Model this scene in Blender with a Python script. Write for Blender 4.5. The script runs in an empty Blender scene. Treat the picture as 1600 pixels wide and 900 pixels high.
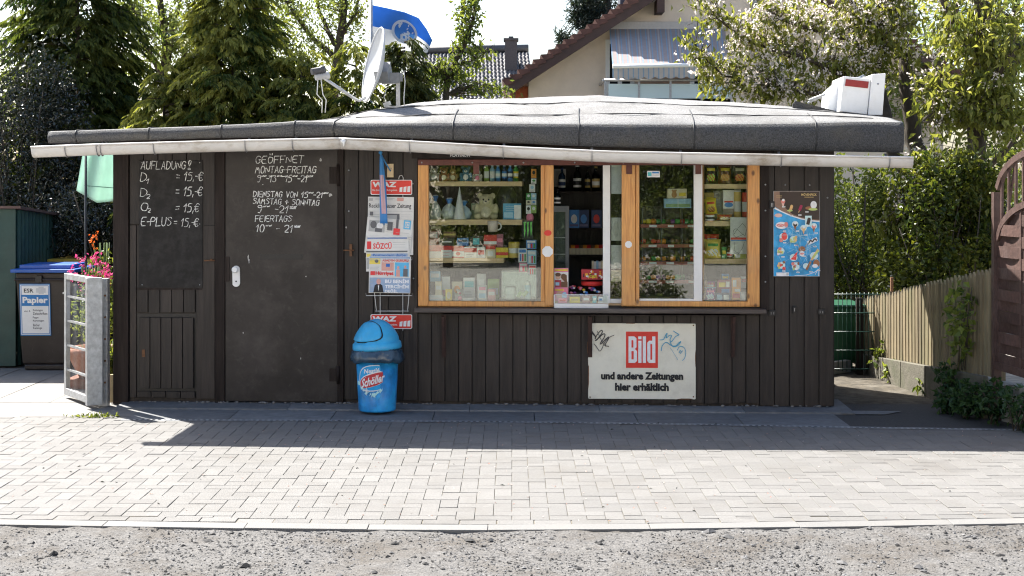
import bpy, math, random
import numpy as np
from mathutils import Vector, Matrix, noise
random.seed(11)
RNG = np.random.default_rng(11)
SC = bpy.context.scene
COL = SC.collection
R = math.radians
# ------------------------------------------------------------------ camera, sky, sun, exposure
FPX, HZ, CH, CD = 2300.0, 288.0, 1.841, 12.2        # focal length and horizon of the photograph in its pixels; eye height, distance
cam = bpy.data.cameras.new('camera'); CAM = bpy.data.objects.new('camera', cam); COL.objects.link(CAM)
CAM.location = (0, -CD, CH); CAM.rotation_euler = (R(90), 0, 0)
cam.lens = 36 * FPX / 1600; cam.sensor_width = 36; cam.shift_y = -(450 - HZ) / 1600; cam.clip_end = 3000
SC.camera = CAM
LIGHT = Vector((.585, -.645, -1.0)).normalized()      # direction the sunlight travels
EL = math.asin(-LIGHT.z); AZ = math.atan2(-LIGHT.x, -LIGHT.y)
w = bpy.data.worlds.new('World'); SC.world = w; w.use_nodes = True
nt = w.node_tree; bg = nt.nodes['Background']
sky = nt.nodes.new('ShaderNodeTexSky'); sky.sky_type = 'NISHITA'; sky.sun_disc = False
sky.sun_elevation = EL; sky.sun_rotation = AZ; sky.air_density = 1.0; sky.dust_density = 2.2; sky.ozone_density = 1.0
nt.links.new(sky.outputs[0], bg.inputs[0]); bg.inputs[1].default_value = 0.077
sl = bpy.data.lights.new('sun', 'SUN'); sl.energy = 4.6; sl.angle = R(.5); sl.color = (1, .96, .9)
SUN = bpy.data.objects.new('sun', sl); COL.objects.link(SUN); SUN.rotation_euler = LIGHT.to_track_quat('-Z', 'Y').to_euler()
SUN.location = (-20, 24, 40)
SC.view_settings.view_transform = 'Standard'; SC.view_settings.look = 'None'
SC.view_settings.exposure = 1.95; SC.view_settings.gamma = 1; SC.view_settings.use_curve_mapping = False
SC.render.engine = 'CYCLES'
SC.cycles.max_bounces = 7; SC.cycles.diffuse_bounces = 3; SC.cycles.glossy_bounces = 3; SC.cycles.transmission_bounces = 4
SC.cycles.transparent_max_bounces = 10; SC.cycles.caustics_reflective = False; SC.cycles.caustics_refractive = False
SC.cycles.use_denoising = True; SC.cycles.filter_width = 1.15

# ------------------------------------------------------------------ frames and measuring
class Frame:
    def __init__(s, loc, a): s.loc = Vector(loc); s.a = a; s.M = Matrix.Translation(s.loc) @ Matrix.Rotation(a, 4, 'Z'); s.I = s.M.inverted()
FW = Frame((0, 0, 0), 0)
KA = math.atan2(-.27, 5.947)
FK = Frame((0, -.0505, 0), KA)                        # the kiosk's front: u along it, v into it, w up
CAMK = FK.I @ Vector((0, -CD, CH))
def P(x, y, Y):                                       # world point seen at (x, y) of the photo, standing Y behind the front
    d = CD + Y
    return Vector(((x - 800) * d / FPX, Y, CH - (y - HZ) * d / FPX))
def G(x, y):                                          # ground point seen at (x, y)
    d = FPX * CH / (y - HZ)
    return Vector(((x - 800) * d / FPX, d - CD, 0))
def K(x, y, v=0.0):                                   # (u, w) on the kiosk plane v
    r = FK.I.to_3x3() @ Vector(((x - 800) / FPX, 1, -(y - HZ) / FPX))
    t = (v - CAMK.y) / r.y
    p = CAMK + r * t
    return p.x, p.z

# ------------------------------------------------------------------ materials
MATS = {}
def _new(name):
    m = bpy.data.materials.new(name); m.use_nodes = True
    return m, m.node_tree, m.node_tree.nodes['Principled BSDF']
def mat(name, col, rough=.6, var=.12, scale=9, bump=0, bscale=60, metal=0, stretch=(1, 1, 1), spec=.4, tint=0, dirt=None, dscale=3, damt=.5, trans=0, grime=None):
    if name in MATS: return MATS[name]
    m, t, b = _new(name); N = t.nodes; L = t.links
    tc = N.new('ShaderNodeTexCoord'); mp = N.new('ShaderNodeMapping'); mp.inputs['Scale'].default_value = stretch
    L.new(tc.outputs['Object'], mp.inputs[0])
    n = N.new('ShaderNodeTexNoise'); n.inputs['Scale'].default_value = scale; n.inputs['Detail'].default_value = 6; n.inputs['Roughness'].default_value = .62
    L.new(mp.outputs[0], n.inputs['Vector'])
    rp = N.new('ShaderNodeValToRGB'); rp.color_ramp.elements[0].position = .3; rp.color_ramp.elements[1].position = .7
    c = np.array(col)
    rp.color_ramp.elements[0].color = (*np.clip(c * (1 - var), 0, 1), 1); rp.color_ramp.elements[1].color = (*np.clip(c * (1 + var), 0, 1), 1)
    L.new(n.outputs[0], rp.inputs[0]); out = rp.outputs[0]
    if tint:
        at = N.new('ShaderNodeAttribute'); at.attribute_name = 'tint'
        ma = N.new('ShaderNodeMapRange'); ma.inputs[3].default_value = 1 - tint; ma.inputs[4].default_value = 1 + tint
        L.new(at.outputs['Fac'], ma.inputs[0])
        mx = N.new('ShaderNodeVectorMath'); mx.operation = 'SCALE'; L.new(out, mx.inputs[0]); L.new(ma.outputs[0], mx.inputs['Scale']); out = mx.outputs[0]
    if dirt:
        n2 = N.new('ShaderNodeTexNoise'); n2.inputs['Scale'].default_value = dscale; n2.inputs['Detail'].default_value = 8; n2.inputs['Roughness'].default_value = .7
        L.new(mp.outputs[0], n2.inputs['Vector'])
        r2 = N.new('ShaderNodeMapRange'); r2.inputs[1].default_value = .48; r2.inputs[2].default_value = .7; r2.inputs[4].default_value = damt
        L.new(n2.outputs[0], r2.inputs[0])
        mx = N.new('ShaderNodeMixRGB'); L.new(r2.outputs[0], mx.inputs[0]); L.new(out, mx.inputs[1]); mx.inputs[2].default_value = (*dirt, 1); out = mx.outputs[0]
    if grime:
        n4 = N.new('ShaderNodeTexNoise'); n4.inputs['Scale'].default_value = grime[1]; n4.inputs['Detail'].default_value = 9; n4.inputs['Roughness'].default_value = .8; n4.inputs['Distortion'].default_value = .6
        L.new(tc.outputs['Object'], n4.inputs['Vector'])
        r4 = N.new('ShaderNodeMapRange'); r4.inputs[1].default_value = .55; r4.inputs[2].default_value = .68; r4.inputs[4].default_value = grime[2]; L.new(n4.outputs[0], r4.inputs[0])
        mx = N.new('ShaderNodeMixRGB'); L.new(r4.outputs[0], mx.inputs[0]); L.new(out, mx.inputs[1]); mx.inputs[2].default_value = (*grime[0], 1); out = mx.outputs[0]
    L.new(out, b.inputs['Base Color'])
    b.inputs['Roughness'].default_value = rough; b.inputs['Metallic'].default_value = metal; b.inputs['Specular IOR Level'].default_value = spec
    b.inputs['Transmission Weight'].default_value = trans
    if bump:
        n3 = N.new('ShaderNodeTexNoise'); n3.inputs['Scale'].default_value = bscale; n3.inputs['Detail'].default_value = 5
        L.new(mp.outputs[0], n3.inputs['Vector'])
        bp = N.new('ShaderNodeBump'); bp.inputs['Strength'].default_value = bump; bp.inputs['Distance'].default_value = .01
        L.new(n3.outputs[0], bp.inputs['Height']); L.new(bp.outputs[0], b.inputs['Normal'])
    MATS[name] = m
    return m
def leafmat(name, c1, c2, trans=.45, rough=.5, spec=.25, tcol=None):
    m, t, b = _new(name); N = t.nodes; L = t.links
    at = N.new('ShaderNodeAttribute'); at.attribute_name = 'tint'
    mx = N.new('ShaderNodeMixRGB'); L.new(at.outputs['Fac'], mx.inputs[0]); mx.inputs[1].default_value = (*c1, 1); mx.inputs[2].default_value = (*c2, 1)
    L.new(mx.outputs[0], b.inputs['Base Color']); b.inputs['Roughness'].default_value = rough; b.inputs['Specular IOR Level'].default_value = spec
    tr = N.new('ShaderNodeBsdfTranslucent')
    m2 = N.new('ShaderNodeMixRGB'); m2.blend_type = 'MULTIPLY'; m2.inputs[0].default_value = 1; L.new(mx.outputs[0], m2.inputs[1]); m2.inputs[2].default_value = (*(tcol or (1.5, 1.35, .7)), 1)
    L.new(m2.outputs[0], tr.inputs[0])
    ms = N.new('ShaderNodeMixShader'); ms.inputs[0].default_value = trans; L.new(b.outputs[0], ms.inputs[1]); L.new(tr.outputs[0], ms.inputs[2])
    L.new(ms.outputs[0], N['Material Output'].inputs[0])
    MATS[name] = m
    return m
def glassmat(name, tintc=(.93, .97, .95), ior=1.52, boost=1.0, rough=0.0):
    m, t, b = _new(name); N = t.nodes; L = t.links; N.remove(b)
    fr = N.new('ShaderNodeFresnel'); fr.inputs[0].default_value = ior
    mu = N.new('ShaderNodeMath'); mu.operation = 'MULTIPLY'; mu.inputs[1].default_value = boost; mu.use_clamp = True; L.new(fr.outputs[0], mu.inputs[0])
    tr = N.new('ShaderNodeBsdfTransparent'); tr.inputs[0].default_value = (*tintc, 1)
    gl = N.new('ShaderNodeBsdfGlossy'); gl.inputs['Roughness'].default_value = rough
    ms = N.new('ShaderNodeMixShader'); L.new(mu.outputs[0], ms.inputs[0]); L.new(tr.outputs[0], ms.inputs[1]); L.new(gl.outputs[0], ms.inputs[2])
    L.new(ms.outputs[0], N['Material Output'].inputs[0])
    MATS[name] = m
    return m
def clothmat(name, col, trans=.5):
    m, t, b = _new(name); N = t.nodes; L = t.links
    n = N.new('ShaderNodeTexNoise'); n.inputs['Scale'].default_value = 14; tc = N.new('ShaderNodeTexCoord'); L.new(tc.outputs['Object'], n.inputs['Vector'])
    rp = N.new('ShaderNodeValToRGB'); c = np.array(col); rp.color_ramp.elements[0].color = (*(c * .9), 1); rp.color_ramp.elements[1].color = (*np.clip(c * 1.08, 0, 1), 1); L.new(n.outputs[0], rp.inputs[0])
    L.new(rp.outputs[0], b.inputs['Base Color']); b.inputs['Roughness'].default_value = .8; b.inputs['Specular IOR Level'].default_value = .1
    tr = N.new('ShaderNodeBsdfTranslucent'); L.new(rp.outputs[0], tr.inputs[0])
    ms = N.new('ShaderNodeMixShader'); ms.inputs[0].default_value = trans; L.new(b.outputs[0], ms.inputs[1]); L.new(tr.outputs[0], ms.inputs[2])
    L.new(ms.outputs[0], N['Material Output'].inputs[0]); MATS[name] = m
    return m
def C(r, g, b, rough=.5, var=.08, **k):               # a plain coloured print or plastic, named by its values
    r, g, b = (min(.84, c * 1.3) for c in (r, g, b))
    return mat('tone_%d_%d_%d_%d' % (r * 255, g * 255, b * 255, rough * 100), (r, g, b), rough, var, 30, **k)
def pinemat():
    m, t, b = _new('pine_wood'); N = t.nodes; L = t.links
    tc = N.new('ShaderNodeTexCoord'); mp = N.new('ShaderNodeMapping'); mp.inputs['Scale'].default_value = (1, 1, .07); L.new(tc.outputs['Object'], mp.inputs[0])
    n = N.new('ShaderNodeTexNoise'); n.inputs['Scale'].default_value = 55; n.inputs['Detail'].default_value = 5; n.inputs['Distortion'].default_value = 1.2; L.new(mp.outputs[0], n.inputs['Vector'])
    rp = N.new('ShaderNodeValToRGB'); e = rp.color_ramp.elements; e[0].position = .28; e[0].color = (.52, .21, .06, 1); e[1].position = .72; e[1].color = (.82, .42, .12, 1)
    L.new(n.outputs[0], rp.inputs[0])
    m2 = N.new('ShaderNodeMapping'); m2.inputs['Scale'].default_value = (1, 1, .6); L.new(tc.outputs['Object'], m2.inputs[0])
    vo = N.new('ShaderNodeTexVoronoi'); vo.inputs['Scale'].default_value = 9; L.new(m2.outputs[0], vo.inputs['Vector'])
    mr = N.new('ShaderNodeMapRange'); mr.inputs[1].default_value = .07; mr.inputs[2].default_value = .16; mr.inputs[3].default_value = .9; mr.inputs[4].default_value = 0; L.new(vo.outputs['Distance'], mr.inputs[0])
    mx = N.new('ShaderNodeMixRGB'); L.new(mr.outputs[0], mx.inputs[0]); L.new(rp.outputs[0], mx.inputs[1]); mx.inputs[2].default_value = (.12, .045, .018, 1)
    n2 = N.new('ShaderNodeTexNoise'); n2.inputs['Scale'].default_value = 3; n2.inputs['Detail'].default_value = 7; L.new(tc.outputs['Object'], n2.inputs['Vector'])
    r2 = N.new('ShaderNodeMapRange'); r2.inputs[1].default_value = .5; r2.inputs[2].default_value = .75; r2.inputs[4].default_value = .45; L.new(n2.outputs[0], r2.inputs[0])
    m3 = N.new('ShaderNodeMixRGB'); L.new(r2.outputs[0], m3.inputs[0]); L.new(mx.outputs[0], m3.inputs[1]); m3.inputs[2].default_value = (.45, .29, .16, 1)
    L.new(m3.outputs[0], b.inputs['Base Color']); b.inputs['Roughness'].default_value = .42
    bp = N.new('ShaderNodeBump'); bp.inputs['Strength'].default_value = .25; bp.inputs['Distance'].default_value = .004; L.new(n.outputs[0], bp.inputs['Height']); L.new(bp.outputs[0], b.inputs['Normal'])
    MATS['pine'] = m
    return m

M_ = {}
M_['dark_wood'] = mat('dark_brown_stained_boards', (0.026, 0.0195, 0.016), .55, .45, 26, .5, 40, stretch=(1, 1, .09), tint=.35, dirt=(.06, .05, .042), dscale=7, damt=.45)
M_['dark_trim'] = mat('dark_brown_trim', (.021, .015, .013), .55, .35, 26, .4, 40, stretch=(1, 1, .09), dirt=(.075, .058, .05), dscale=6, damt=.55, spec=.15)
M_['door'] = mat('door_panel_paint', (.031, .0265, .0245), .4, .35, 3, .25, 5, dirt=(.075, .064, .058), dscale=3.2, damt=.6, spec=.25, grime=((.11, .1, .09), 9, .3))
M_['board'] = mat('chalkboard_paint', (.027, .025, .0235), .6, .25, 12, .06, 60, dirt=(.055, .052, .05), dscale=6, damt=.6, spec=.15)
M_['pine'] = pinemat()
M_['shelfwood'] = mat('pale_shelf_wood', (.78, .56, .32), .5, .16, 40, .1, 60, stretch=(.08, 1, 1))
M_['white'] = mat('white_plastic', (.82, .82, .8), .4, .05, 14, dirt=(.5, .47, .42), dscale=7, damt=.35)
M_['metal'] = mat('galvanised_steel', (.42, .43, .44), .45, .25, 22, .08, 30, metal=.75, dirt=(.3, .29, .27), dscale=14, damt=.4)
M_['steel'] = mat('dull_steel', (.35, .35, .36), .45, .15, 30, metal=.8)
M_['rust'] = mat('red_brown_steel', (.13, .04, .028), .5, .3, 20, .2, 60)
M_['darkrust'] = mat('dark_rusty_paint', (.045, .022, .017), .6, .4, 20, .2, 60)
M_['rusty'] = mat('rusted_iron', (.16, .075, .035), .8, .4, 40, .3, 90)
M_['black'] = mat('black_plastic', (.012, .012, .013), .4, .2, 20)
M_['gutter'] = mat('weathered_grey_gutter', (.66, .635, .6), .5, .1, 9, .05, 30, dirt=(.27, .21, .14), dscale=4.5, damt=.9, stretch=(.6, 1, 1))
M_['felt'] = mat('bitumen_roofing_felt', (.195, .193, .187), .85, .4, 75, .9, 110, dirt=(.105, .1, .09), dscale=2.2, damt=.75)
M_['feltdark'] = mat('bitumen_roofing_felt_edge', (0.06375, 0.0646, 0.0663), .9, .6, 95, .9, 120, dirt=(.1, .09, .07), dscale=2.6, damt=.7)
M_['conc'] = mat('pale_concrete', (0.1944, 0.1858, 0.1728), .85, .14, 12, .25, 120, dirt=(.17, .155, .14), dscale=3, damt=.6)
M_['slab'] = mat('grey_concrete_slab', (.17, .175, .18), .85, .2, 14, .3, 120, tint=.2, dirt=(.1, .1, .1), dscale=2.2, damt=.6)
M_['paver'] = mat('concrete_paver', (.147, .143, .135), .85, .13, 60, .5, 130, tint=.09, dirt=(.108, .1, .088), dscale=1.4, damt=.6, grime=((.08, .075, .07), 7, .3))
M_['joint'] = mat('joint_sand', (.13, .115, .085), .95, .4, 50)
M_['kerb'] = mat('concrete_kerb', (.165, .162, .155), .85, .08, 60, .4, 200, tint=.06, dirt=(.19, .18, .16), dscale=3, damt=.5)
M_['gravel'] = mat('grey_gravel_dust', (.108, .104, .098), .95, .45, 55, 1, 90, dirt=(.062, .05, .036), dscale=1.8, damt=.85)
M_['stone'] = mat('gravel_stones', (.1, .099, .098), .85, .15, 30, tint=.9)
M_['yard'] = mat('yard_paled_for_bounce', (.42, .4, .365), .9, .15, 1.5, .2, 40, dirt=(.3, .28, .25), dscale=.4, damt=.5)  # ground behind the camera, made paler than the gravel to bounce light at the front
M_['asphalt'] = mat('dark_asphalt', (.05, .05, .05), .9, .3, 90, .5, 200)
M_['soil'] = mat('soil_paled_for_bounce', (.26, .24, .2), .95, .45, 7, .8, 30)  # garden soil lightened so it bounces light up at house wall and foliage
M_['earth'] = mat('grass_and_earth', (.07, .085, .035), .95, .45, 2.5, .8, 30)
M_['glass'] = glassmat('window_glass', boost=1.65)
M_['frost'] = mat('frosted_balcony_glass', (.52, .62, .64), .5, .03, 4)
M_['darkglass'] = mat('dark_room_behind_glass', (.012, .014, .016), .08, .2, 6)
def chalkmat():
    m, t, b = _new('white_chalk'); N = t.nodes; L = t.links; b.inputs['Base Color'].default_value = (.84, .84, .82, 1); b.inputs['Roughness'].default_value = 1; b.inputs['Specular IOR Level'].default_value = 0
    tc = N.new('ShaderNodeTexCoord'); n = N.new('ShaderNodeTexNoise'); n.inputs['Scale'].default_value = 55; n.inputs['Detail'].default_value = 8; n.inputs['Roughness'].default_value = .75; L.new(tc.outputs['Object'], n.inputs['Vector'])
    mr = N.new('ShaderNodeMapRange'); mr.inputs[1].default_value = .34; mr.inputs[2].default_value = .58; mr.inputs[3].default_value = .12; mr.inputs[4].default_value = 1; L.new(n.outputs[0], mr.inputs[0])
    tr = N.new('ShaderNodeBsdfTransparent'); ms = N.new('ShaderNodeMixShader'); L.new(mr.outputs[0], ms.inputs[0]); L.new(tr.outputs[0], ms.inputs[1]); L.new(b.outputs[0], ms.inputs[2]); L.new(ms.outputs[0], N['Material Output'].inputs[0])
    return m
M_['chalk'] = chalkmat()
M_['ink'] = mat('black_print', (.02, .02, .022), .6, .1, 40)
M_['paper'] = mat('newsprint', (.76, .75, .71), .85, .06, 12)
M_['whitep'] = mat('white_card', (.82, .82, .8), .6, .05, 12)
M_['red'] = mat('red_enamel', (.74, .045, .03), .4, .08, 12)
M_['bark'] = mat('dark_bark', (.05, .04, .03), .95, .4, 18, .8, 40, stretch=(1, 1, .3))
M_['twig'] = mat('grey_brown_twigs', (.085, .07, .05), .9, .3, 18, .3, 40)
# ------------------------------------------------------------------ building
ORG = {}; FRM = {}
class MB:
    def __init__(s): s.v = []; s.f = []; s.m = []; s.s = []; s.t = []; s.tint = 0.5
    def add(s, vs, fs, m=0, sm=False):
        o = len(s.v); s.v += [tuple(p) for p in vs]; s.t += [s.tint] * len(vs)
        for f in fs: s.f.append(tuple(i + o for i in f)); s.m.append(m); s.s.append(sm)
        return s
    def box(s, x0, x1, y0, y1, z0, z1, m=0):
        x0, x1 = min(x0, x1), max(x0, x1); y0, y1 = min(y0, y1), max(y0, y1); z0, z1 = min(z0, z1), max(z0, z1)
        return s.add([(x0, y0, z0), (x1, y0, z0), (x1, y1, z0), (x0, y1, z0), (x0, y0, z1), (x1, y0, z1), (x1, y1, z1), (x0, y1, z1)],
              [(3, 2, 1, 0), (4, 5, 6, 7), (0, 1, 5, 4), (1, 2, 6, 5), (2, 3, 7, 6), (3, 0, 4, 7)], m)
    def beam(s, a, b, wd, ht, m=0, up=(0, 0, 1)):       # box along a line
        a = Vector(a); b = Vector(b); d = (b - a).normalized(); u = Vector(up); sd = d.cross(u)
        if sd.length < 1e-4: sd = d.cross(Vector((0, 1, 0)))
        sd.normalize(); u = sd.cross(d)
        vs = [q + sd * i * wd / 2 + u * j * ht / 2 for q in (a, b) for i, j in ((-1, -1), (1, -1), (1, 1), (-1, 1))]
        return s.add(vs, [(0, 1, 2, 3), (7, 6, 5, 4), (0, 4, 5, 1), (1, 5, 6, 2), (2, 6, 7, 3), (3, 7, 4, 0)], m)
    def tube(s, pts, r, n=8, m=0, cap=True, sm=True):
        pts = [Vector(p) for p in pts]; k = len(pts)
        rs = r if isinstance(r, (list, tuple)) else [r] * k
        vs = []; pu = None
        for i, p in enumerate(pts):
            d = (pts[min(i + 1, k - 1)] - pts[max(i - 1, 0)])
            d = d.normalized() if d.length > 1e-9 else Vector((0, 0, 1))
            if pu is None:
                pu = d.orthogonal().normalized()
            else:
                pu = pu - d * pu.dot(d)
                pu = pu.normalized() if pu.length > 1e-6 else d.orthogonal().normalized()
            w_ = d.cross(pu)
            for j in range(n):
                a = 2 * math.pi * j / n
                vs.append(p + (pu * math.cos(a) + w_ * math.sin(a)) * rs[i])
        fs = [(i * n + j, i * n + (j + 1) % n, (i + 1) * n + (j + 1) % n, (i + 1) * n + j) for i in range(k - 1) for j in range(n)]
        s.add(vs, fs, m, sm)
        if cap:
            o = len(s.v) - len(vs)
            for f in (tuple(range(n - 1, -1, -1)), tuple((k - 1) * n + j for j in range(n))):
                s.f.append(tuple(i + o for i in f)); s.m.append(m); s.s.append(False)
        return s
    def lathe(s, prof, c=(0, 0, 0), n=20, m=0, sm=True, fn=None, ms=None):   # prof [(r, z)], optional fn(angle, r, z) -> r
        vs = []
        for r, z in prof:
            for j in range(n):
                a = 2 * math.pi * j / n; rr = fn(a, r, z) if fn else r
                vs.append((c[0] + rr * math.cos(a), c[1] + rr * math.sin(a), c[2] + z))
        for i in range(len(prof) - 1):
            fs = [(i * n + j, i * n + (j + 1) % n, (i + 1) * n + (j + 1) % n, (i + 1) * n + j) for j in range(n)]
            if i == 0: s.add(vs, fs, ms[i] if ms else m, sm); o = len(s.v) - len(vs)
            else:
                for f in fs: s.f.append(tuple(q + o for q in f)); s.m.append(ms[i] if ms else m); s.s.append(sm)
        return s
    def ell(s, c, r, n=12, k=8, m=0, rot=None):
        vs = []; fs = []
        for i in range(k + 1):
            th = math.pi * i / k
            for j in range(n):
                a = 2 * math.pi * j / n
                p = Vector((r[0] * math.sin(th) * math.cos(a), r[1] * math.sin(th) * math.sin(a), r[2] * math.cos(th)))
                if rot is not None: p = rot @ p
                vs.append(Vector(c) + p)
        for i in range(k):
            for j in range(n): fs.append((i * n + j, (i + 1) * n + j, (i + 1) * n + (j + 1) % n, i * n + (j + 1) % n))
        return s.add(vs, fs, m, True)
    def poly(s, pts, y, m=0):                           # flat outline (x, z) facing -y
        return s.add([(a, y, b) for a, b in pts], [tuple(range(len(pts)))], m)
    def prism(s, pts, y0, y1, m=0, me=None):            # outline (x, z) anticlockwise seen from -y, y0 the front
        n = len(pts)
        vs = [(a, y0, b) for a, b in pts] + [(a, y1, b) for a, b in pts]
        s.add(vs, [tuple(range(n)), tuple(range(2 * n - 1, n - 1, -1))], m)
        o = len(s.v) - 2 * n
        for i in range(n):
            j = (i + 1) % n; s.f.append((o + i, o + n + i, o + n + j, o + j)); s.m.append(m if me is None else me); s.s.append(False)
        return s
    def ribbon(s, pts, wd, y, m=0):                     # a flat painted stroke (x, z)
        for (a, b), (c, d) in zip(pts[:-1], pts[1:]):
            dx, dz = c - a, d - b; l = math.hypot(dx, dz)
            if l < 1e-6: continue
            ex, ez = dx / l * wd * .35, dz / l * wd * .35; px, pz = -dz / l * wd / 2, dx / l * wd / 2
            s.poly([(a - ex - px, b - ez - pz), (c + ex - px, d + ez - pz), (c + ex + px, d + ez + pz), (a - ex + px, b - ez + pz)], y, m)
            y -= .00004
        return s
    def text(s, st, x0, x1, z0, z1, y, m=0, bold=0.0, keep=False, shear=0, fn=None):   # fits the words into the rectangle
        cu = bpy.data.curves.new('words', 'FONT'); cu.body = st; cu.size = 1; cu.offset = bold; cu.resolution_u = 2; cu.shear = shear
        ob = bpy.data.objects.new('words', cu)
        me = ob.to_mesh(); vs = [v.co.copy() for v in me.vertices]; fs = [tuple(p.vertices) for p in me.polygons]
        ob.to_mesh_clear(); bpy.data.objects.remove(ob); bpy.data.curves.remove(cu)
        if not vs: return s
        ax, bx = min(v.x for v in vs), max(v.x for v in vs); ay, by = min(v.y for v in vs), max(v.y for v in vs)
        kx = (x1 - x0) / (bx - ax); kz = (z1 - z0) / (by - ay)
        if keep: kx = min(kx, kz)
        q = [(x0 + (v.x - ax) * kx, y, z0 + (v.y - ay) * kz) for v in vs]
        if fn: q = [fn(*p) for p in q]
        return s.add(q, fs, m)
    def xf(s, M, a=0):
        for i in range(a, len(s.v)): s.v[i] = tuple(M @ Vector(s.v[i]))
        return s
    def obj(s, name, mats, parent=None, label=None, cat=None, group=None, kind=None, frame=None, bev=0, seg=2, solid=0, remesh=0, sub=0, org=None):
        mats = mats if isinstance(mats, (list, tuple)) else [mats]
        me = bpy.data.meshes.new(name)
        V = np.array(s.v, dtype=np.float32)
        if parent is not None: o3 = np.array(ORG[parent.name])
        elif kind == 'structure' or kind == 'stuff': o3 = np.zeros(3)
        else:
            o3 = np.array(org) if org is not None else np.array([(V[:, 0].min() + V[:, 0].max()) / 2, (V[:, 1].min() + V[:, 1].max()) / 2, V[:, 2].min()])
        V = V - o3
        me.from_pydata(V.tolist(), [], s.f)
        for m in mats: me.materials.append(M_[m] if isinstance(m, str) else m)
        me.polygons.foreach_set('material_index', s.m); me.polygons.foreach_set('use_smooth', s.s)
        at = me.attributes.new('tint', 'FLOAT', 'POINT'); at.data.foreach_set('value', s.t)
        me.update()
        o = bpy.data.objects.new(name, me); COL.objects.link(o)
        fr = frame or FW
        if parent is not None: o.parent = parent
        else: o.location = fr.M @ Vector(o3); o.rotation_euler = (0, 0, fr.a)
        ORG[o.name] = tuple(o3)
        if remesh: d = o.modifiers.new('r', 'REMESH'); d.mode = 'VOXEL'; d.voxel_size = remesh; d.use_smooth_shade = True
        if solid: d = o.modifiers.new('s', 'SOLIDIFY'); d.thickness = solid; d.offset = 0
        if bev: d = o.modifiers.new('b', 'BEVEL'); d.width = bev; d.segments = seg; d.limit_method = 'ANGLE'; d.angle_limit = R(40)
        if sub: d = o.modifiers.new('u', 'SUBSURF'); d.levels = sub; d.render_levels = sub
        tag(o, label, cat, group, kind)
        return o
def tag(o, label=None, cat=None, group=None, kind=None):
    if label: o['label'] = label
    if cat: o['category'] = cat
    if group: o['group'] = group
    if kind: o['kind'] = kind
    return o
def thing(name, label, cat, org, frame=None, group=None):
    o = bpy.data.objects.new(name, None); COL.objects.link(o); fr = frame or FW
    o.location = fr.M @ Vector(org); o.rotation_euler = (0, 0, fr.a); o.empty_display_size = .1
    ORG[o.name] = tuple(org)
    return tag(o, label, cat, group)
def kids(o): return [c for c in bpy.data.objects if c.parent == o]
def dup(o, loc=None, rot=None, label=None, parent=None):
    c = o.copy(); COL.objects.link(c)
    if parent is not None: c.parent = parent
    if loc is not None: c.location = loc
    if rot is not None: c.rotation_euler = rot
    if label: c['label'] = label
    for k in kids(o): dup(k, parent=c)
    return c
def fbm(x, y, z=0.0): return noise.fractal(Vector((x, y, z)), 1.0, 2.0, 4)
def interp(x, pts):
    return float(np.interp(x, [p[0] for p in pts], [p[1] for p in pts]))

# leaves as many small folded blades in one crown mesh
def leaves(name, Cn, D, Nn, Ln, Wd, tint, m, parent=None, fold=.15, curl=.2, **kw):
    n = len(Cn)
    D = D / np.maximum(np.linalg.norm(D, axis=1, keepdims=True), 1e-6)
    S = np.cross(D, Nn); S /= np.maximum(np.linalg.norm(S, axis=1, keepdims=True), 1e-6)
    N2 = np.cross(S, D)
    Ln = np.broadcast_to(np.asarray(Ln, float), (n,))[:, None]; Wd = np.broadcast_to(np.asarray(Wd, float), (n,))[:, None]
    V = np.empty((n, 4, 3))
    V[:, 0] = Cn; mid = Cn + D * Ln * .48
    V[:, 1] = mid + S * Wd * .5 + N2 * Wd * fold; V[:, 3] = mid - S * Wd * .5 + N2 * Wd * fold
    V[:, 2] = Cn + D * Ln - N2 * Ln * curl
    V = V.reshape(-1, 3)
    if parent is not None: o3 = np.array(ORG[parent.name])
    elif 'kind' in kw: o3 = np.zeros(3)
    else: o3 = np.array([V[:, 0].mean(), V[:, 1].mean(), V[:, 2].min()])
    V = V - o3
    me = bpy.data.meshes.new(name)
    me.vertices.add(n * 4); me.vertices.foreach_set('co', V.astype(np.float32).ravel())
    me.loops.add(n * 4); me.loops.foreach_set('vertex_index', np.arange(n * 4, dtype=np.int32))
    me.polygons.add(n); me.polygons.foreach_set('loop_start', np.arange(0, n * 4, 4, dtype=np.int32)); me.polygons.foreach_set('loop_total', np.full(n, 4, dtype=np.int32))
    me.polygons.foreach_set('use_smooth', np.zeros(n, bool))
    me.update(calc_edges=True)
    at = me.attributes.new('tint', 'FLOAT', 'POINT'); at.data.foreach_set('value', np.repeat(np.broadcast_to(tint, (n,)), 4).astype(np.float32))
    me.materials.append(MATS[m])
    o = bpy.data.objects.new(name, me); COL.objects.link(o)
    if parent is not None: o.parent = parent
    else: o.location = Vector(o3)
    ORG[o.name] = tuple(o3)
    tag(o, kw.get('label'), kw.get('cat'), kw.get('group'), kw.get('kind'))
    return o
def rdir(n, up=0.0):
    v = RNG.normal(size=(n, 3)); v[:, 2] += up
    return v / np.linalg.norm(v, axis=1, keepdims=True)
def inball(n, shell=.5):                                # points of a ball, thinned towards its middle
    v = rdir(n); return v * (shell + (1 - shell) * RNG.random((n, 1)) ** .6)

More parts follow.
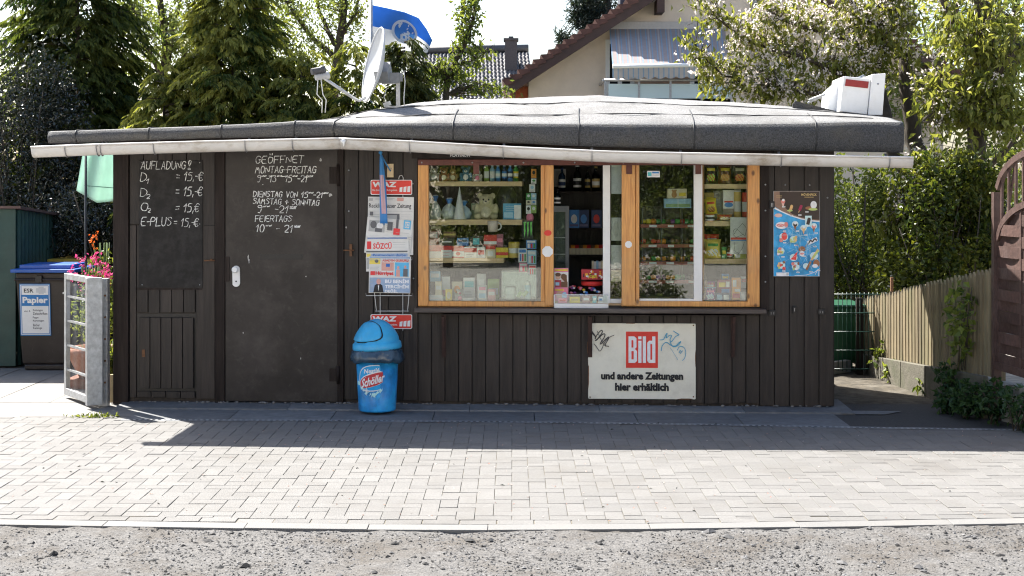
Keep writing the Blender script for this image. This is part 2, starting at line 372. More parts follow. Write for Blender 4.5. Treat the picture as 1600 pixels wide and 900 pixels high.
leafmat('cypress_leaf', (.014, .034, .009), (.19, .21, .055), .4, .55, .2, (1.25, 1.3, .6))
leafmat('cypress_gold', (.03, .055, .012), (.34, .34, .09), .44, .55, .2, (1.3, 1.3, .6))
leafmat('thuja_leaf', (.02, .036, .009), (.13, .13, .035), .3, .6, .2, (1.25, 1.3, .6))
leafmat('birch_leaf', (.08, .12, .035), (.26, .32, .1), .5, .5, .25)
leafmat('cherry_leaf', (.07, .10, .014), (.26, .275, .075), .55, .42, .35, (1.35, 1.25, .75))
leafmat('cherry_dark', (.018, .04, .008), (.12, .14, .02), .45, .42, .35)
leafmat('blossom', (.68, .62, .58), (.84, .81, .78), .55, .7, .1, (1.1, 1.05, 1.0))
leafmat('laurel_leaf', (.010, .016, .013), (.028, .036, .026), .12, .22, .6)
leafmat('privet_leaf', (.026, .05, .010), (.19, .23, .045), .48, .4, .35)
leafmat('pine_needle', (.012, .026, .022), (.045, .065, .05), .2, .5, .2)
leafmat('nettle_leaf', (.018, .05, .018), (.05, .1, .03), .35, .45, .35)
leafmat('flower_pink', (.42, .03, .15), (.62, .14, .3), .4, .6, .2, (1.2, .9, 1.0))
leafmat('flower_orange', (.5, .1, .02), (.7, .22, .04), .4, .6, .2, (1.2, .9, .8))
leafmat('fresh_leaf', (.06, .1, .02), (.2, .25, .06), .45, .45, .3)
leafmat('petal_litter', (.5, .25, .2), (.8, .7, .65), .1, .8, .1)

# hand-drawn letters: strokes on a 4 x 6 grid
GLY = {'A': '00 26 40|12 32', 'B': '00 06 36 45 34 03|34 43 41 30 00', 'D': '00 06|06 26 44 42 20 00', 'E': '46 06 00 40|03 33', 'F': '46 06 00|03 33',
       'G': '45 36 16 04 02 10 30 42 23 43', 'I': '26 20', 'L': '06 00 40', 'M': '00 16 22 36 40', 'N': '00 06 40 46', 'O': '16 04 02 10 30 42 44 36 16',
       'P': '00 06 36 45 44 33 03', 'R': '00 06 36 45 44 33 03|23 40', 'S': '45 36 16 05 14 33 42 31 10 01', 'T': '06 46|26 20', 'U': '06 02 10 30 42 46', 'V': '06 20 46',
       'Ö': '15 04 02 10 30 42 44 35 15|17 18|37 38', '0': '16 04 02 10 30 42 44 36 16', '1': '04 36 20', '2': '05 16 36 45 43 00 40', '3': '06 46 24 43 41 30 10 01',
       '5': '46 16 04 34 43 41 30 00', '9': '44 34 14 05 16 36 45 44 30 10', '=': '02 42|04 44', '-': '03 43', '+': '03 43|25 21', ',': '21 1<', '€': '45 36 16 04 02 10 30 41|<4 34|<2 32',
       '!': '14 16 36 34 22 14|21 11 10 30 31 21', '°': '15 04 13 35 46 33 15', '_': '00 40', '.': '20 21'}
def gl_pt(c2):
    f = lambda ch: -1 if ch == '<' else int(ch)
    return f(c2[0]), f(c2[1])
def chalk(mb, st, x0, x1, y0, y1, v, wd=.0075, m=0, slant=.12, rise=0):   # words in the photo's pixels x0..x1, top y0, bottom y1
    wide = {'I': .35, '1': .75, '!': .8, ',': .5, '.': .3, ' ': .75, '-': .7, '=': .8, 'M': 1.2}
    adv = [(wide.get(c, 1.0) if c != '^' else 0) * (.62 if c in '°' else 1) for c in st]
    tot = sum(a * 1.32 for a in adv) - .32; k = (x1 - x0) / tot; x = x0
    for c, a in zip(st, adv):
        if c in GLY:
            ch = (y1 - y0) * .86; yb = y1 - (y1 - y0) * .06; top = yb - ch
            if c == '°': yb = y0 + ch * .5
            for st_ in GLY[c].split('|'):
                pts = []
                for q in st_.split():
                    gx, gy = gl_pt(q)
                    fx = gx / 4 + random.uniform(-.05, .05); fy = gy / 6 + random.uniform(-.035, .035)
                    X = x + fx * a * k + slant * (fy - .5) * ch; Y = yb - fy * (yb - top) - rise * (x - x0) / (x1 - x0)
                    pts.append(K(X, Y, v))
                if len(pts) > 3:                        # round the corners a little
                    q = [pts[0]]
                    for p1, p2 in zip(pts[:-1], pts[1:]):
                        q += [tuple(.75 * i + .25 * j for i, j in zip(p1, p2)), tuple(.25 * i + .75 * j for i, j in zip(p1, p2))]
                    pts = q + [pts[-1]]
                mb.ribbon(pts, wd * random.uniform(.75, 1.15), v, m)
        x += a * 1.32 * k
    return mb
# ------------------------------------------------------------------ the setting: ground, gravel road, kerb, paving
mb = MB(); mb.poly([(-1, -1), (1, -1), (1, 1), (-1, 1)], 0); mb.v = [(x * 900, z * 900, -.09) for x, y, z in mb.v]
mb.obj('ground', 'earth', kind='structure')
KERB = [(-400, 812), (0, 819), (450, 826), (640, 827.5), (880, 828), (1200, 824), (1600, 817), (2000, 810)]     # kerb's outer edge
KG = [G(*p) for p in KERB]
def kerb_y(x):
    return float(np.interp(x, [g.x for g in KG], [g.y for g in KG]))
DRAIN = [G(-300, 655), G(200, 655.5), G(560, 657), G(800, 659), G(1100, 663), G(1360, 668), G(1600, 671.5), G(2000, 677)]
def drain_y(x): return float(np.interp(x, [g.x for g in DRAIN], [g.y for g in DRAIN]))
# gravel road: a sheet with small heaps near the camera
mb = MB(); nx, ny = 300, 90
def gz(x, y): return -.011 + .012 * fbm(x * 2.1, y * 2.1) + .007 * fbm(x * 11, y * 11, 3) + .004 * fbm(x * 37, y * 37, 5)
vs = []; X0, X1 = -5, 5
for j in range(ny + 1):
    for i in range(nx + 1):
        x = X0 + (X1 - X0) * i / nx; y = -6.2 + (kerb_y(x) + .01 + 6.2) * j / ny
        vs.append((x, y, gz(x, y)))
mb.add(vs, [(j * (nx + 1) + i, j * (nx + 1) + i + 1, (j + 1) * (nx + 1) + i + 1, (j + 1) * (nx + 1) + i) for j in range(ny) for i in range(nx)], 0, True)
mb.obj('gravel_road', 'gravel', kind='structure')
mb = MB(); mb.box(-60, 60, -30, -6.2, -.3, -.026); mb.box(-60, -5, -6.2, -4.3, -.3, -.027); mb.box(5, 60, -6.2, -4.3, -.3, -.027)
mb.obj('road_verge', 'yard', kind='structure')
# loose stones
mb = MB(); rs = random.Random(5)
for k in range(42000):
    big = rs.random()
    x = rs.uniform(-3.4, 3.4); y = rs.uniform(-5.75, kerb_y(x) - .01)
    clump = fbm(x * 1.3 + 7, y * 1.3) + .25 * fbm(x * 5, y * 5)
    if rs.random() > .55 + clump * .9 and big < .985: continue
    s_ = .0022 + .0045 * rs.random() ** 2 + (.003 if big > .9 else 0) + (.005 if big > .992 else 0) + (.006 if big > .9985 else 0) + (.008 if big > .9996 else 0)
    a = rs.random() * 6.28; e = (s_ * rs.uniform(.8, 1.9), s_ * rs.uniform(.6, 1.1), s_ * rs.uniform(.3, .75))
    z = gz(x, y) + e[2] * .35; ca, sa = math.cos(a), math.sin(a)
    mb.tint = rs.choice([0, .02, .1, .2, .5, .7, .95]) if big < .985 else rs.choice([.05, .1, .5])
    pts = []
    for p in ((1, 0, -.2), (.3, .9, .1), (-.7, .7, -.1), (-1, -.2, .15), (-.2, -1, -.1), (.7, -.7, .2), (.1, .1, 1), (-.3, .1, .8)):
        q = [c * rs.uniform(.75, 1.2) for c in p]; px_, py_ = q[0] * e[0], q[1] * e[1]
        pts.append((x + px_ * ca - py_ * sa, y + px_ * sa + py_ * ca, z + q[2] * e[2]))
    mb.add(pts, [(0, 1, 6), (1, 2, 7), (1, 7, 6), (2, 3, 7), (3, 4, 7), (4, 5, 6), (4, 6, 7), (5, 0, 6)])
mb.tint = .5
mb.obj('gravel', 'stone', kind='stuff')
# kerb stones
mb = MB(); rs = random.Random(8); x = -7.0; kw = .125
while x < 7:
    l = rs.uniform(.62, 1.0) ; x1 = x + l - .003; mb.tint = rs.random()
    ya, yb = kerb_y(x), kerb_y(x1); dz = rs.uniform(-.002, .001)
    mb.add([(x, ya, -.15), (x1, yb, -.15), (x1, yb + kw, -.15), (x, ya + kw, -.15), (x, ya, dz), (x1, yb, dz), (x1, yb + kw, dz), (x, ya + kw, dz)],
           [(3, 2, 1, 0), (4, 5, 6, 7), (0, 1, 5, 4), (1, 2, 6, 5), (2, 3, 7, 6), (3, 0, 4, 7)]); x += l
mb.tint = .5
mb.obj('kerb', 'kerb', kind='structure', bev=.0035)
# block paving in a herringbone, laid stone by stone
mb = MB(); m = .1035
def paver(x0, x1, y0, y1):
    g = .0014; c = .0019; x0 += g; x1 -= g; y0 += g; y1 -= g
    z = rs.gauss(0, .0009); tx, ty = rs.gauss(0, .0035), rs.gauss(0, .0035); cx, cy = (x0 + x1) / 2, (y0 + y1) / 2
    mb.tint = min(1, max(0, rs.gauss(.5, .28)))
    h = lambda a, b: z + (a - cx) * tx + (b - cy) * ty
    vs = [(x0, y0, -.05), (x1, y0, -.05), (x1, y1, -.05), (x0, y1, -.05)] + [(a, b, h(a, b) - .0018) for a, b in ((x0, y0), (x1, y0), (x1, y1), (x0, y1))] + \
         [(a, b, h(a, b)) for a, b in ((x0 + c, y0 + c), (x1 - c, y0 + c), (x1 - c, y1 - c), (x0 + c, y1 - c))]
    mb.add(vs, [(0, 1, 5, 4), (1, 2, 6, 5), (2, 3, 7, 6), (3, 0, 4, 7), (4, 5, 9, 8), (5, 6, 10, 9), (6, 7, 11, 10), (7, 4, 8, 11), (8, 9, 10, 11)])
x = -7.0
def sold_y(x): return kerb_y(x) + kw + .003
while x < 7:                                           # soldier course along the kerb
    paver(x, x + .2, 0, .1); o = len(mb.v) - 12; yy = sold_y(x + .1)
    for i in range(o, len(mb.v)): mb.v[i] = (mb.v[i][0], mb.v[i][1] + yy + (mb.v[i][0] - x - .1) * 0, mb.v[i][2])
    x += .2035
Y0 = -4.75
for a in range(-68, 68):
    for b in range(0, 50):
        c = (a - b) % 4
        if c not in (0, 3): continue
        x0, y0 = a * m, Y0 + b * m
        w2, h2 = (2 * m, m) if c == 0 else (m, 2 * m)
        cx = x0 + w2 / 2
        lo = sold_y(cx) + .103; hi = drain_y(cx) - .05 if cx > -3.05 else drain_y(cx) + .12
        if cx < -5.4: hi = 2.0
        y1 = min(y0 + h2, hi); ya = max(y0, lo)
        if y1 - ya < .025: continue
        paver(x0, x0 + w2, ya, y1)
mb.tint = .5
mb.obj('pavement', 'paver', kind='structure')
mb = MB(); vs = []; n = 60
for i in range(n + 1):
    x = -7 + 14 * i / n; vs += [(x, kerb_y(x) + .1, -.0045), (x, drain_y(x) - .03 if x > -3.05 else (2.0 if x < -5.4 else drain_y(x) + .14), -.0045)]
mb.add(vs, [(2 * i, 2 * i + 2, 2 * i + 3, 2 * i + 1) for i in range(n)]); mb.obj('paving_bed', 'joint', kind='structure')
mb = MB(); mb.box(-60, -7.01, -4.2, 3, -.3, 0); mb.box(7.01, 60, -4.2, -.4, -.3, 0); mb.obj('pavement_beyond', 'conc', kind='structure')
# slot drain: a rail with a row of slots
mb = MB(); x = -3.05
while x < 6:
    x1 = x + .044
    ya, yb = drain_y(x), drain_y(x1)
    mb.add([(x, ya - .05, .002), (x1, yb - .05, .002), (x1, yb - .026, .002), (x, ya - .026, .002)], [(0, 1, 2, 3)])
    mb.add([(x, ya + .0, .002), (x1, yb + .0, .002), (x1, yb + .02, .002), (x, ya + .02, .002)], [(0, 1, 2, 3)])
    mb.add([(x, ya - .026, .002), (x + .02, ya - .026, .002), (x + .02, ya + .0, .002), (x, ya + .0, .002)], [(0, 1, 2, 3)])
    x = x1
mb.obj('drain_rail', mat('drain_zinc', (.3, .31, .32), .6, .2, 30, metal=.3), kind='structure')
mb = MB(); vs = []
for i in range(41):
    x = -3.05 + 9.05 * i / 40; vs += [(x, drain_y(x) - .05, -.012), (x, drain_y(x) + .02, -.012)]
mb.add(vs, [(2 * i, 2 * i + 2, 2 * i + 3, 2 * i + 1) for i in range(40)]); mb.obj('drain_channel', 'black', kind='structure')
# slabs between the drain and the kiosk, a low footing strip along its front
mb = MB(); x = -3.02
while x < 2.3:
    l = .8; x1 = x + l - .006; mb.tint = rs.random()
    ya, yb = drain_y(x) + .022, drain_y(x1) + .022
    yc = -.30 - .045 * x if x < 2.6 else .15
    mb.add([(x, ya, 0), (x1, yb, 0), (x1, yc - .006, 0.001), (x, yc - .006, 0.001), (x, ya, -.1), (x1, yb, -.1)], [(0, 1, 2, 3), (4, 5, 1, 0)]); x += l
mb.tint = .5
mb.obj('slab_strip', 'slab', kind='structure')
mb = MB(); x = -3.25
while x < 2.55:
    l = rs.uniform(.9, 1.6); x1 = min(x + l, 2.75) - .004; mb.tint = rs.random()
    mb.add([(x, -.30 - .045 * x, -.05), (x1, -.30 - .045 * x1, -.05), (x1, .2, -.05), (x, .2, -.05), (x, -.29 - .045 * x, .014), (x1, -.29 - .045 * x1, .012), (x1, .2, .03), (x, .2, .03)],
           [(4, 5, 6, 7), (0, 1, 5, 4), (1, 2, 6, 5), (3, 0, 4, 7)]); x = x1 + .004
mb.tint = .5
mb.obj('footing_strip', 'slab', kind='structure')
# crumbling pale mortar along the foot of the wall
mb = MB()
for k in range(420):
    u = rs.uniform(-3.2, 2.58)
    if rs.random() > .25 + .9 * abs(fbm(u * 1.7, 3)): continue
    p = FK.M @ Vector((u, -.012 - rs.random() * .03, .03)); s_ = rs.uniform(.003, .013)
    mb.ell(p, (s_ * rs.uniform(.8, 2), s_ * .4, s_ * rs.uniform(.3, .9)), 6, 4)
mb.obj('mortar_crumbs', mat('lime_mortar', (.2, .195, .19), .9, .2, 60), kind='stuff')
# court on the left with pale slabs, path on the right, garden behind
mb = MB(); rs = random.Random(4)
for i in range(9):
    for j in range(6):
        x0 = -5.4 + i * .5; y0 = drain_y(-4) + .14 + j * .75; mb.tint = rs.random()
        if x0 > -3.3: continue
        mb.box(x0, min(x0 + .494, -3.02), y0, y0 + .744, -.08, rs.uniform(-.003, .001))
mb.tint = .5
mb.obj('court_slabs', 'conc', kind='structure')
mb = MB(); mb.add([(2.1, drain_y(2.1) + .015, -.004), (2.66, drain_y(2.66) + .015, -.004), (6, drain_y(6) + .015, -.004), (6, .155, -.004), (2.66, .155, -.004), (2.1, -.2, -.004)], [(0, 1, 2, 3, 4, 5)]); mb.obj('asphalt_patch', 'asphalt', kind='structure')
mb = MB(); mb.add([(2.64, -.42, .003), (2.98, -.44, .003), (3.16, -.27, .003), (2.66, -.24, .003)], [(0, 1, 2, 3)]); mb.obj('slab_patch', 'slab', kind='structure')
mb = MB(); mb.box(2.6, 6.0, .15, 4.4, -.1, -.004); mb.obj('path', mat('earthy_path', (.06, .05, .035), .95, .6, 9, .9, 40, dirt=(.15, .135, .11), dscale=5, damt=.7), kind='structure')
mb = MB(); mb.box(-60, 60, 3.3, 60, -.3, -.02); mb.obj('garden', 'soil', kind='structure')
# petals, bud scales and leaf crumbs on the paving
n = 330; X = RNG.uniform(-4.4, 4.4, n); Yp = RNG.uniform(-4.3, -.8, n)
ok = np.array([y > kerb_y(x) + .1 and y < drain_y(x) for x, y in zip(X, Yp)]); n = int(ok.sum())
leaves('fallen_petals', np.stack([X[ok], Yp[ok], np.full(n, .004)], 1), RNG.normal(size=(n, 3)) * [1, 1, .1], np.tile([0, 0, 1.0], (n, 1)) + RNG.normal(size=(n, 3)) * .2, RNG.uniform(.006, .02, n), RNG.uniform(.005, .012, n), RNG.random(n) ** 2, 'petal_litter', kind='stuff')
n = 60; X = RNG.uniform(-4.4, 4.4, n); Yp = RNG.uniform(-5.2, -.8, n)
leaves('leaf_crumbs', np.stack([X, Yp, np.where(Yp < -4.2, -.03, .005)], 1), RNG.normal(size=(n, 3)) * [1, 1, .15], np.tile([0, 0, 1.0], (n, 1)) + RNG.normal(size=(n, 3)) * .3, RNG.uniform(.012, .035, n), RNG.uniform(.008, .016, n), RNG.random(n), 'laurel_leaf', kind='stuff')
# weeds by the gate foot
g0 = G(150, 652); n = 160
leaves('weeds', np.array(g0) + RNG.normal(size=(n, 3)) * [.09, .03, 0] + [0, 0, .004], rdir(n, .6), rdir(n), RNG.uniform(.02, .05, n), .012, RNG.random(n), 'privet_leaf', kind='stuff')

# ------------------------------------------------------------------ the kiosk
KU0, KW0 = K(180, 632); KU1, _ = K(1303, 640)
KIOSK = thing('kiosk', 'long low kiosk clad in dark brown boards under a felt roof with a grey gutter', 'kiosk', ((KU0 + KU1) / 2, 0, 0), FK)
def part(mb, name, mats, **k): return mb.obj(name, mats, parent=k.pop('parent', KIOSK), **k)
WX0, WZ1 = K(653, 250); WX1, WZ0 = K(1187, 479)
DX0, DZ1 = K(352, 231); DX1, DZ0 = K(528, 629)
rs = random.Random(21)
mb = MB()
mb.box(KU0 + .02, DX0, .022, .06, .02, 2.16); mb.box(DX1, WX0, .022, .06, .02, 2.16); mb.box(WX1, KU1 - .02, .022, .06, .02, 2.16)
mb.box(WX0, WX1, .022, .06, .02, WZ0 - .0); mb.box(WX0, WX1, .022, .06, WZ1, 2.16)
mb.box(DX0, DX1, .022, .06, DZ1, 2.16)
def boards(u0, u1, z0, z1, wd=.118):
    n = max(1, round((u1 - u0) / wd)); k = (u1 - u0) / n
    for i in range(n):
        mb.tint = rs.random(); d = rs.uniform(-.002, .002)
        mb.box(u0 + i * k + .003, u0 + (i + 1) * k - .003, d, .022, z0 + rs.uniform(0, .012), z1)
Hx0, Hz1 = K(213, 492); Hx1, Hz0 = K(305, 610)
boards(KU0 + .12, DX0 - .085, 1.5, 2.15); boards(KU0 + .12, Hx0, .05, 1.5); boards(Hx1 + .006, DX0 - .085, .05, 1.5); boards(Hx0, Hx1, .05, Hz0 - .01); boards(Hx0, Hx1, Hz1 + .012, 1.5, .1)
boards(DX1 + .05, WX0, .045, 2.15, .115); boards(WX0, WX1, .04, WZ0 - .07, .112); boards(WX0, WX1, WZ1 + .04, 2.15); boards(WX1, KU1 - .0, .02, 2.15, .113)
mb.tint = .5
part(mb, 'wall', 'dark_wood', bev=.003)
mb = MB()                                               # the rest of the shell: sides, back, floor, ceiling
KD = 1.68
mb.box(KU0, KU0 + .05, .061, KD, 0, 2.2); mb.box(KU1 - .05, KU1, .061, KD, 0, 2.2); mb.box(KU0, KU1, KD, KD + .05, 0, 2.2)
mb.box(KU0 + .05, KU1 - .05, .061, KD, .0, .05); mb.box(KU0 + .05, KU1 - .05, .07, KD, 2.12, 2.16)
for i in range(14):
    mb.box(KU0 - .012, KU0, .062 + i * .115, .062 + i * .115 + .109, .02, 2.16); mb.box(KU1, KU1 + .012, .062 + i * .115, .062 + i * .115 + .109, .02, 2.16)
part(mb, 'side_wall', 'dark_wood')
for x0, x1, z0, z1 in ((KU0 - .014, KU0 + .115, .01, 2.16), (DX0 - .082, DX0 - .002, .02, 2.16), (DX1 + .002, DX1 + .05, .03, 2.16), (WX1 + .003, WX1 + .075, WZ0 - .03, WZ1 + .02)):
    mb = MB(); mb.box(x0, x1, -.016, .021, z0, z1); part(mb, 'trim_board', 'dark_trim', bev=.004)
# door
mb = MB(); mb.box(DX0, DX1, -.004, .021, DZ0 + .005, DZ1)
DOOR = part(mb, 'door', 'door', bev=.004)
mb = MB(); a, b = K(351, 401); c, d = K(359, 440); mb.box(a, c, -.012, -.0045, d, b); part(mb, 'lock_plate', 'dark_trim', parent=DOOR)
mb = MB(); a, b = K(363.5, 415); c, d = K(375.5, 448)
pts = []
for i in range(16):
    t = 2 * math.pi * i / 16; pts.append(((a + c) / 2 + math.cos(t) * (c - a) / 2, (b - (c - a) / 2 if math.sin(t) > 0 else d + (c - a) / 2) + math.sin(t) * (c - a) / 2))
mb.prism(pts, -.015, -.0045); mb.tube([((a + c) / 2 - .004, -.015, b - .032), ((a + c) / 2 - .004, -.045, b - .032), ((a + c) / 2 - .004, -.052, b - .032)], [.012, .027, .02], 18)
mb.ell(((a + c) / 2, -.0155, d + .045), (.007, .003, .007), 10, 6, 1)
part(mb, 'door_handle', ['white', 'black'], parent=DOOR)
mb = MB(); a, b = K(407, 397); c, d = K(473, 405.5); mb.box(a, c, -.009, -.0045, d, b); part(mb, 'letter_slot', 'black', parent=DOOR)
for y0, y1 in ((257, 291), (572, 600)):
    mb = MB(); a, b = K(524.5, y0, -.02); c, d = K(532, y1, -.02); mb.tube([((a + c) / 2, -.02, d), ((a + c) / 2, -.02, b)], .013, 10); mb.box(a - .055, (a + c) / 2, -.012, -.0045, d + .02, b - .02)
    part(mb, 'hinge', 'dark_trim', parent=DOOR)
mb = MB(); v = -.0065
for st, x0, x1, y0, y1, r_ in (('GEÖFFNET', 400, 474, 243, 256, 1), ('MONTAG-FREITAG', 399, 494, 259, 271, 0), ('9°°-13°° 15°°-21°°', 402, 488, 273, 285, 0),
        ('DIENSTAG VON 15°°-21°°', 396, 512, 298, 308, -2), ('SAMSTAG + SONNTAG', 396, 499, 309, 319, -3), ('9°° -21°°', 402, 462, 320, 333, -1), ('FEIERTAGS', 399, 456, 336, 347, 0), ('10°° - 21°°', 400, 468, 350, 363, -1)):
    chalk(mb, st, x0, x1, y0, y1, v, .0064, rise=r_)
for x0, y0, x1, y1 in ((410, 288.5, 411, 288.5), (478, 277, 488, 276), (420, 275, 427, 275), (440, 276, 448, 275), (500, 303, 508, 302), (453, 326, 462, 326), (460, 355, 468, 355)):
    mb.ribbon([K(x0, y0, v), K(x1, y1, v)], .006, v)
part(mb, 'chalk_writing', 'chalk', parent=DOOR)
SCF = mat('scuffed_paint', (.45, .44, .42), .8, .4, 60)
for x, y, s_, l in ((516, 305, .016, .03), (501, 250, .012, .03), (388, 403, .006, .06), (389, 408, .006, .04), (541, 355, .006, .02), (478, 432, .005, .012), (470, 560, .004, .02), (380, 520, .004, .016)):
    mb = MB(); u, z = K(x, y, v); mb.poly([(u + s_ * math.cos(t) * rs.uniform(.5, 1.2), z + l * .5 * math.sin(t) * rs.uniform(.6, 1.2)) for t in [i * 2 * math.pi / 9 for i in range(9)]], v); part(mb, 'scuff_mark', SCF, parent=DOOR)
# hatch low on the left
mb = MB(); n = 5; a, b = K(218, 496); c, d = K(303, 607); k = (c - a) / n
for i in range(n): mb.box(a + i * k + .003, a + (i + 1) * k - .003, -.014, .008, d, b)
HATCH = part(mb, 'hatch', 'dark_wood', bev=.003)
mb = MB(); mb.box(Hx0 - .005, Hx1 + .005, .0165, .0215, Hz0 - .008, Hz1 + .01); part(mb, 'hatch_gap_shade', 'black')  # black sheet paints the shade in the gap round the hatch
mb = MB(); u, z = K(224, 552, -.02); mb.box(u - .012, u + .012, -.022, -.0145, z - .03, z + .03); part(mb, 'latch', 'rusty', parent=HATCH)
# battens under and over the hatch, hasps and rusty bolts
mb = MB(); a, b = K(214, 449); c, d = K(316, 453); mb.box(a, c, -.008, .0, d, b); part(mb, 'batten', 'dark_trim')
for x, y in ((330, 407), (548, 391)):
    mb = MB(); u, z = K(x, y, -.02); mb.box(u - .01, u + .01, -.024, -.001, z - .05 * (x > 400), z + .04 * (x > 400) + .012); mb.tube([(u - .06, -.022, z), (u + .03, -.022, z)], .006, 8); part(mb, 'bolt', 'rusty')
# ---- roof
EDGE = [(75, 205), (310, 197), (430, 191), (470, 188.5), (500, 189), (560, 192), (710, 191), (900, 193), (1100, 193.5), (1250, 192), (1350, 189), (1412, 190)]
CREST = [(75, 203.5), (310, 195), (440, 187.5), (490, 184), (530, 175), (570, 172), (620, 165), (690, 159), (810, 157.5), (940, 153), (1050, 158), (1200, 165), (1260, 169), (1385, 181), (1412, 186)]
FOOT = [(60, 224), (310, 216), (530, 212), (700, 218), (900, 228), (1100, 233), (1412, 238)]
VE = -.42
RU0, _ = K(75, 200, VE); RU1, _ = K(1412, 200, VE)
def upx(u):                                             # photo x of the front edge at u
    p = FK.M @ Vector((u, VE, 2.3)); return 800 + p.x * FPX / (CD + p.y)
nu = 150
us = [RU0 + (RU1 - RU0) * i / nu for i in range(nu + 1)]
prof = []                                               # rows from the foot of the fascia over the edge to the back
rows = [('f', 0), ('f', .3), ('f', .65), ('f', .9), ('e', 0), ('t', .05), ('t', .12), ('t', .25), ('t', .45), ('t', .7), ('t', 1.0), ('t', 1.35), ('t', 1.8)]
vs = []
for u in us:
    x = upx(u); ze = K(x, interp(x, EDGE), VE)[1]; zf = K(x, interp(x, FOOT), VE)[1]
    zc = K(x, interp(x, CREST), 1.3)[1]
    flat = 1 - min(1, max(0, (x - 430) / 130))
    zc = zc * (1 - flat) + (ze + .012) * flat
    for kx, t in rows:
        w_ = .008 * fbm(u * 2.6, t * 3 + ord(kx)) + .004 * fbm(u * 9, t * 5 + ord(kx))
        if kx == 'f': vs.append((u, VE + .012 - .03 * math.sin(t * 2.2) + w_, zf + (ze - .03 - zf) * t + (w_ * .5 if t else 0)))
        elif kx == 'e': vs.append((u, VE + .012 + w_, ze - .006 + w_ * .3))
        else:
            q = t / 1.3; s_ = min(1, q); s_ = 1 - (1 - s_) ** 1.5 if t <= 1.3 else 1
            dip = 0 if t < .04 else .012 * fbm(u * 1.3 + 4, t * 1.5)
            vs.append((u, VE + .02 + t * .97, ze + (zc - ze) * s_ + dip * (1 - flat) + w_ * .3))
nr = len(rows); mb = MB(); fs = []
mb.add(vs, [])
for i in range(nu):
    for j in range(nr - 1):
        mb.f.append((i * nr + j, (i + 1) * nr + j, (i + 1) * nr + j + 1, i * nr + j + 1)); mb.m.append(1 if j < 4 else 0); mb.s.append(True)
b0 = len(mb.v)                                          # back and underside, end faces
for i, u in enumerate(us): mb.v += [(u, 1.78, 2.17), (u, VE + .02, vs[i * nr][2] - .002)]; mb.t += [.5, .5]
for i in range(nu):
    mb.f.append((i * nr + nr - 1, (i + 1) * nr + nr - 1, b0 + 2 * i + 2, b0 + 2 * i)); mb.m.append(1); mb.s.append(False)
    mb.f.append((b0 + 2 * i, b0 + 2 * i + 2, b0 + 2 * i + 3, b0 + 2 * i + 1)); mb.m.append(2); mb.s.append(False)
    mb.f.append((b0 + 2 * i + 1, b0 + 2 * i + 3, (i + 1) * nr, i * nr)); mb.m.append(1); mb.s.append(False)
mb.f.append(tuple([j for j in range(nr)] + [b0, b0 + 1])); mb.m.append(1); mb.s.append(False)
mb.f.append(tuple([nu * nr + j for j in range(nr)][::-1] + [b0 + 2 * nu + 1, b0 + 2 * nu])); mb.m.append(1); mb.s.append(False)
def roofz(u, v):
    i = min(nu, max(0, round((u - RU0) / (RU1 - RU0) * nu))); best = None
    col = vs[i * nr + 4:(i + 1) * nr]
    return float(np.interp(v, [c[1] for c in col], [c[2] for c in col]))
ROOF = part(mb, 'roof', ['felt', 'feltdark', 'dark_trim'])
mb = MB()                                               # overlaps of the felt sheets, tar lines
for x in (118, 236, 345, 458, 524, 710, 902, 1086, 1277):
    u = K(x, 200, VE)[0]; i = min(nu - 1, max(1, round((u - RU0) / (RU1 - RU0) * nu)))
    path = [Vector(vs[i * nr + j]) + Vector((rs.uniform(-.004, .004), -.004 if j < 5 else 0, .003)) for j in range(nr - 4)]
    mb.tube(path, .0055, 5)
for t_row, a0, a1 in ((7, .36, .98), (9, .3, .96)):
    path = [Vector(vs[i * nr + t_row]) + Vector((0, .02 * math.sin(i * .35) + .015 * fbm(i * .13, 2), .004)) for i in range(int(nu * a0), int(nu * a1))]
    mb.tube(path, [.004 + .004 * abs(fbm(i * .4, 9)) for i in range(len(path))], 5)
part(mb, 'felt_seam', mat('tar_seam', (.028, .028, .028), .6, .3, 30), parent=ROOF)
# moss and dirt crumbs on the felt edge
mb = MB()                                               # raised flap of loose felt by the sign box
a, b = K(1243, 158, .5); pts = [K(1238, 163, .5), K(1243, 157.5, .5), K(1256, 161, .5), K(1285, 168, .5), K(1318, 177, .5), K(1240, 176, .5)]
mb.prism(pts[::-1], .5, .53); part(mb, 'loose_felt_flap', 'feltdark', parent=ROOF)
# ---- gutter: two runs of half round
GUT = [(49, 230), (150, 226), (310, 221.5), (440, 218.5), (530, 216.5), (640, 221), (800, 230), (950, 237), (1100, 240), (1300, 244), (1427, 246)]
GV = -.5
def gutter(x0, x1, jog=0):
    mb = MB(); n = 40; k = 12; vs2 = []; r = .062
    for i in range(n + 1):
        x = x0 + (x1 - x0) * i / n; u, z = K(x, interp(x, GUT) + jog, GV - .05)
        rr = r
        for j in range(k + 1):
            a = math.pi * j / k; vs2.append((u, GV - math.cos(a) * rr, z - math.sin(a) * rr * 1.35))
        for j in range(k, -1, -1):
            a = math.pi * j / k; vs2.append((u, GV - math.cos(a) * (rr - .004), z - math.sin(a) * (rr * 1.35 - .004)))
    q = 2 * (k + 1)
    mb.add(vs2, [(i * q + j, i * q + (j + 1) % q, (i + 1) * q + (j + 1) % q, (i + 1) * q + j) for i in range(n) for j in range(q)], 0, True)
    for i in (0, n):
        o = i * q; mb.f.append(tuple(o + j for j in (range(k + 1) if i == n else range(k, -1, -1)))); mb.m.append(0); mb.s.append(False)
    mb.tube([Vector(vs2[i * q]) + Vector((0, -.004, .0)) for i in range(n + 1)], .008, 6)
    return part(mb, 'gutter', 'gutter')
GA = gutter(49, 532); GB = gutter(530, 1427)
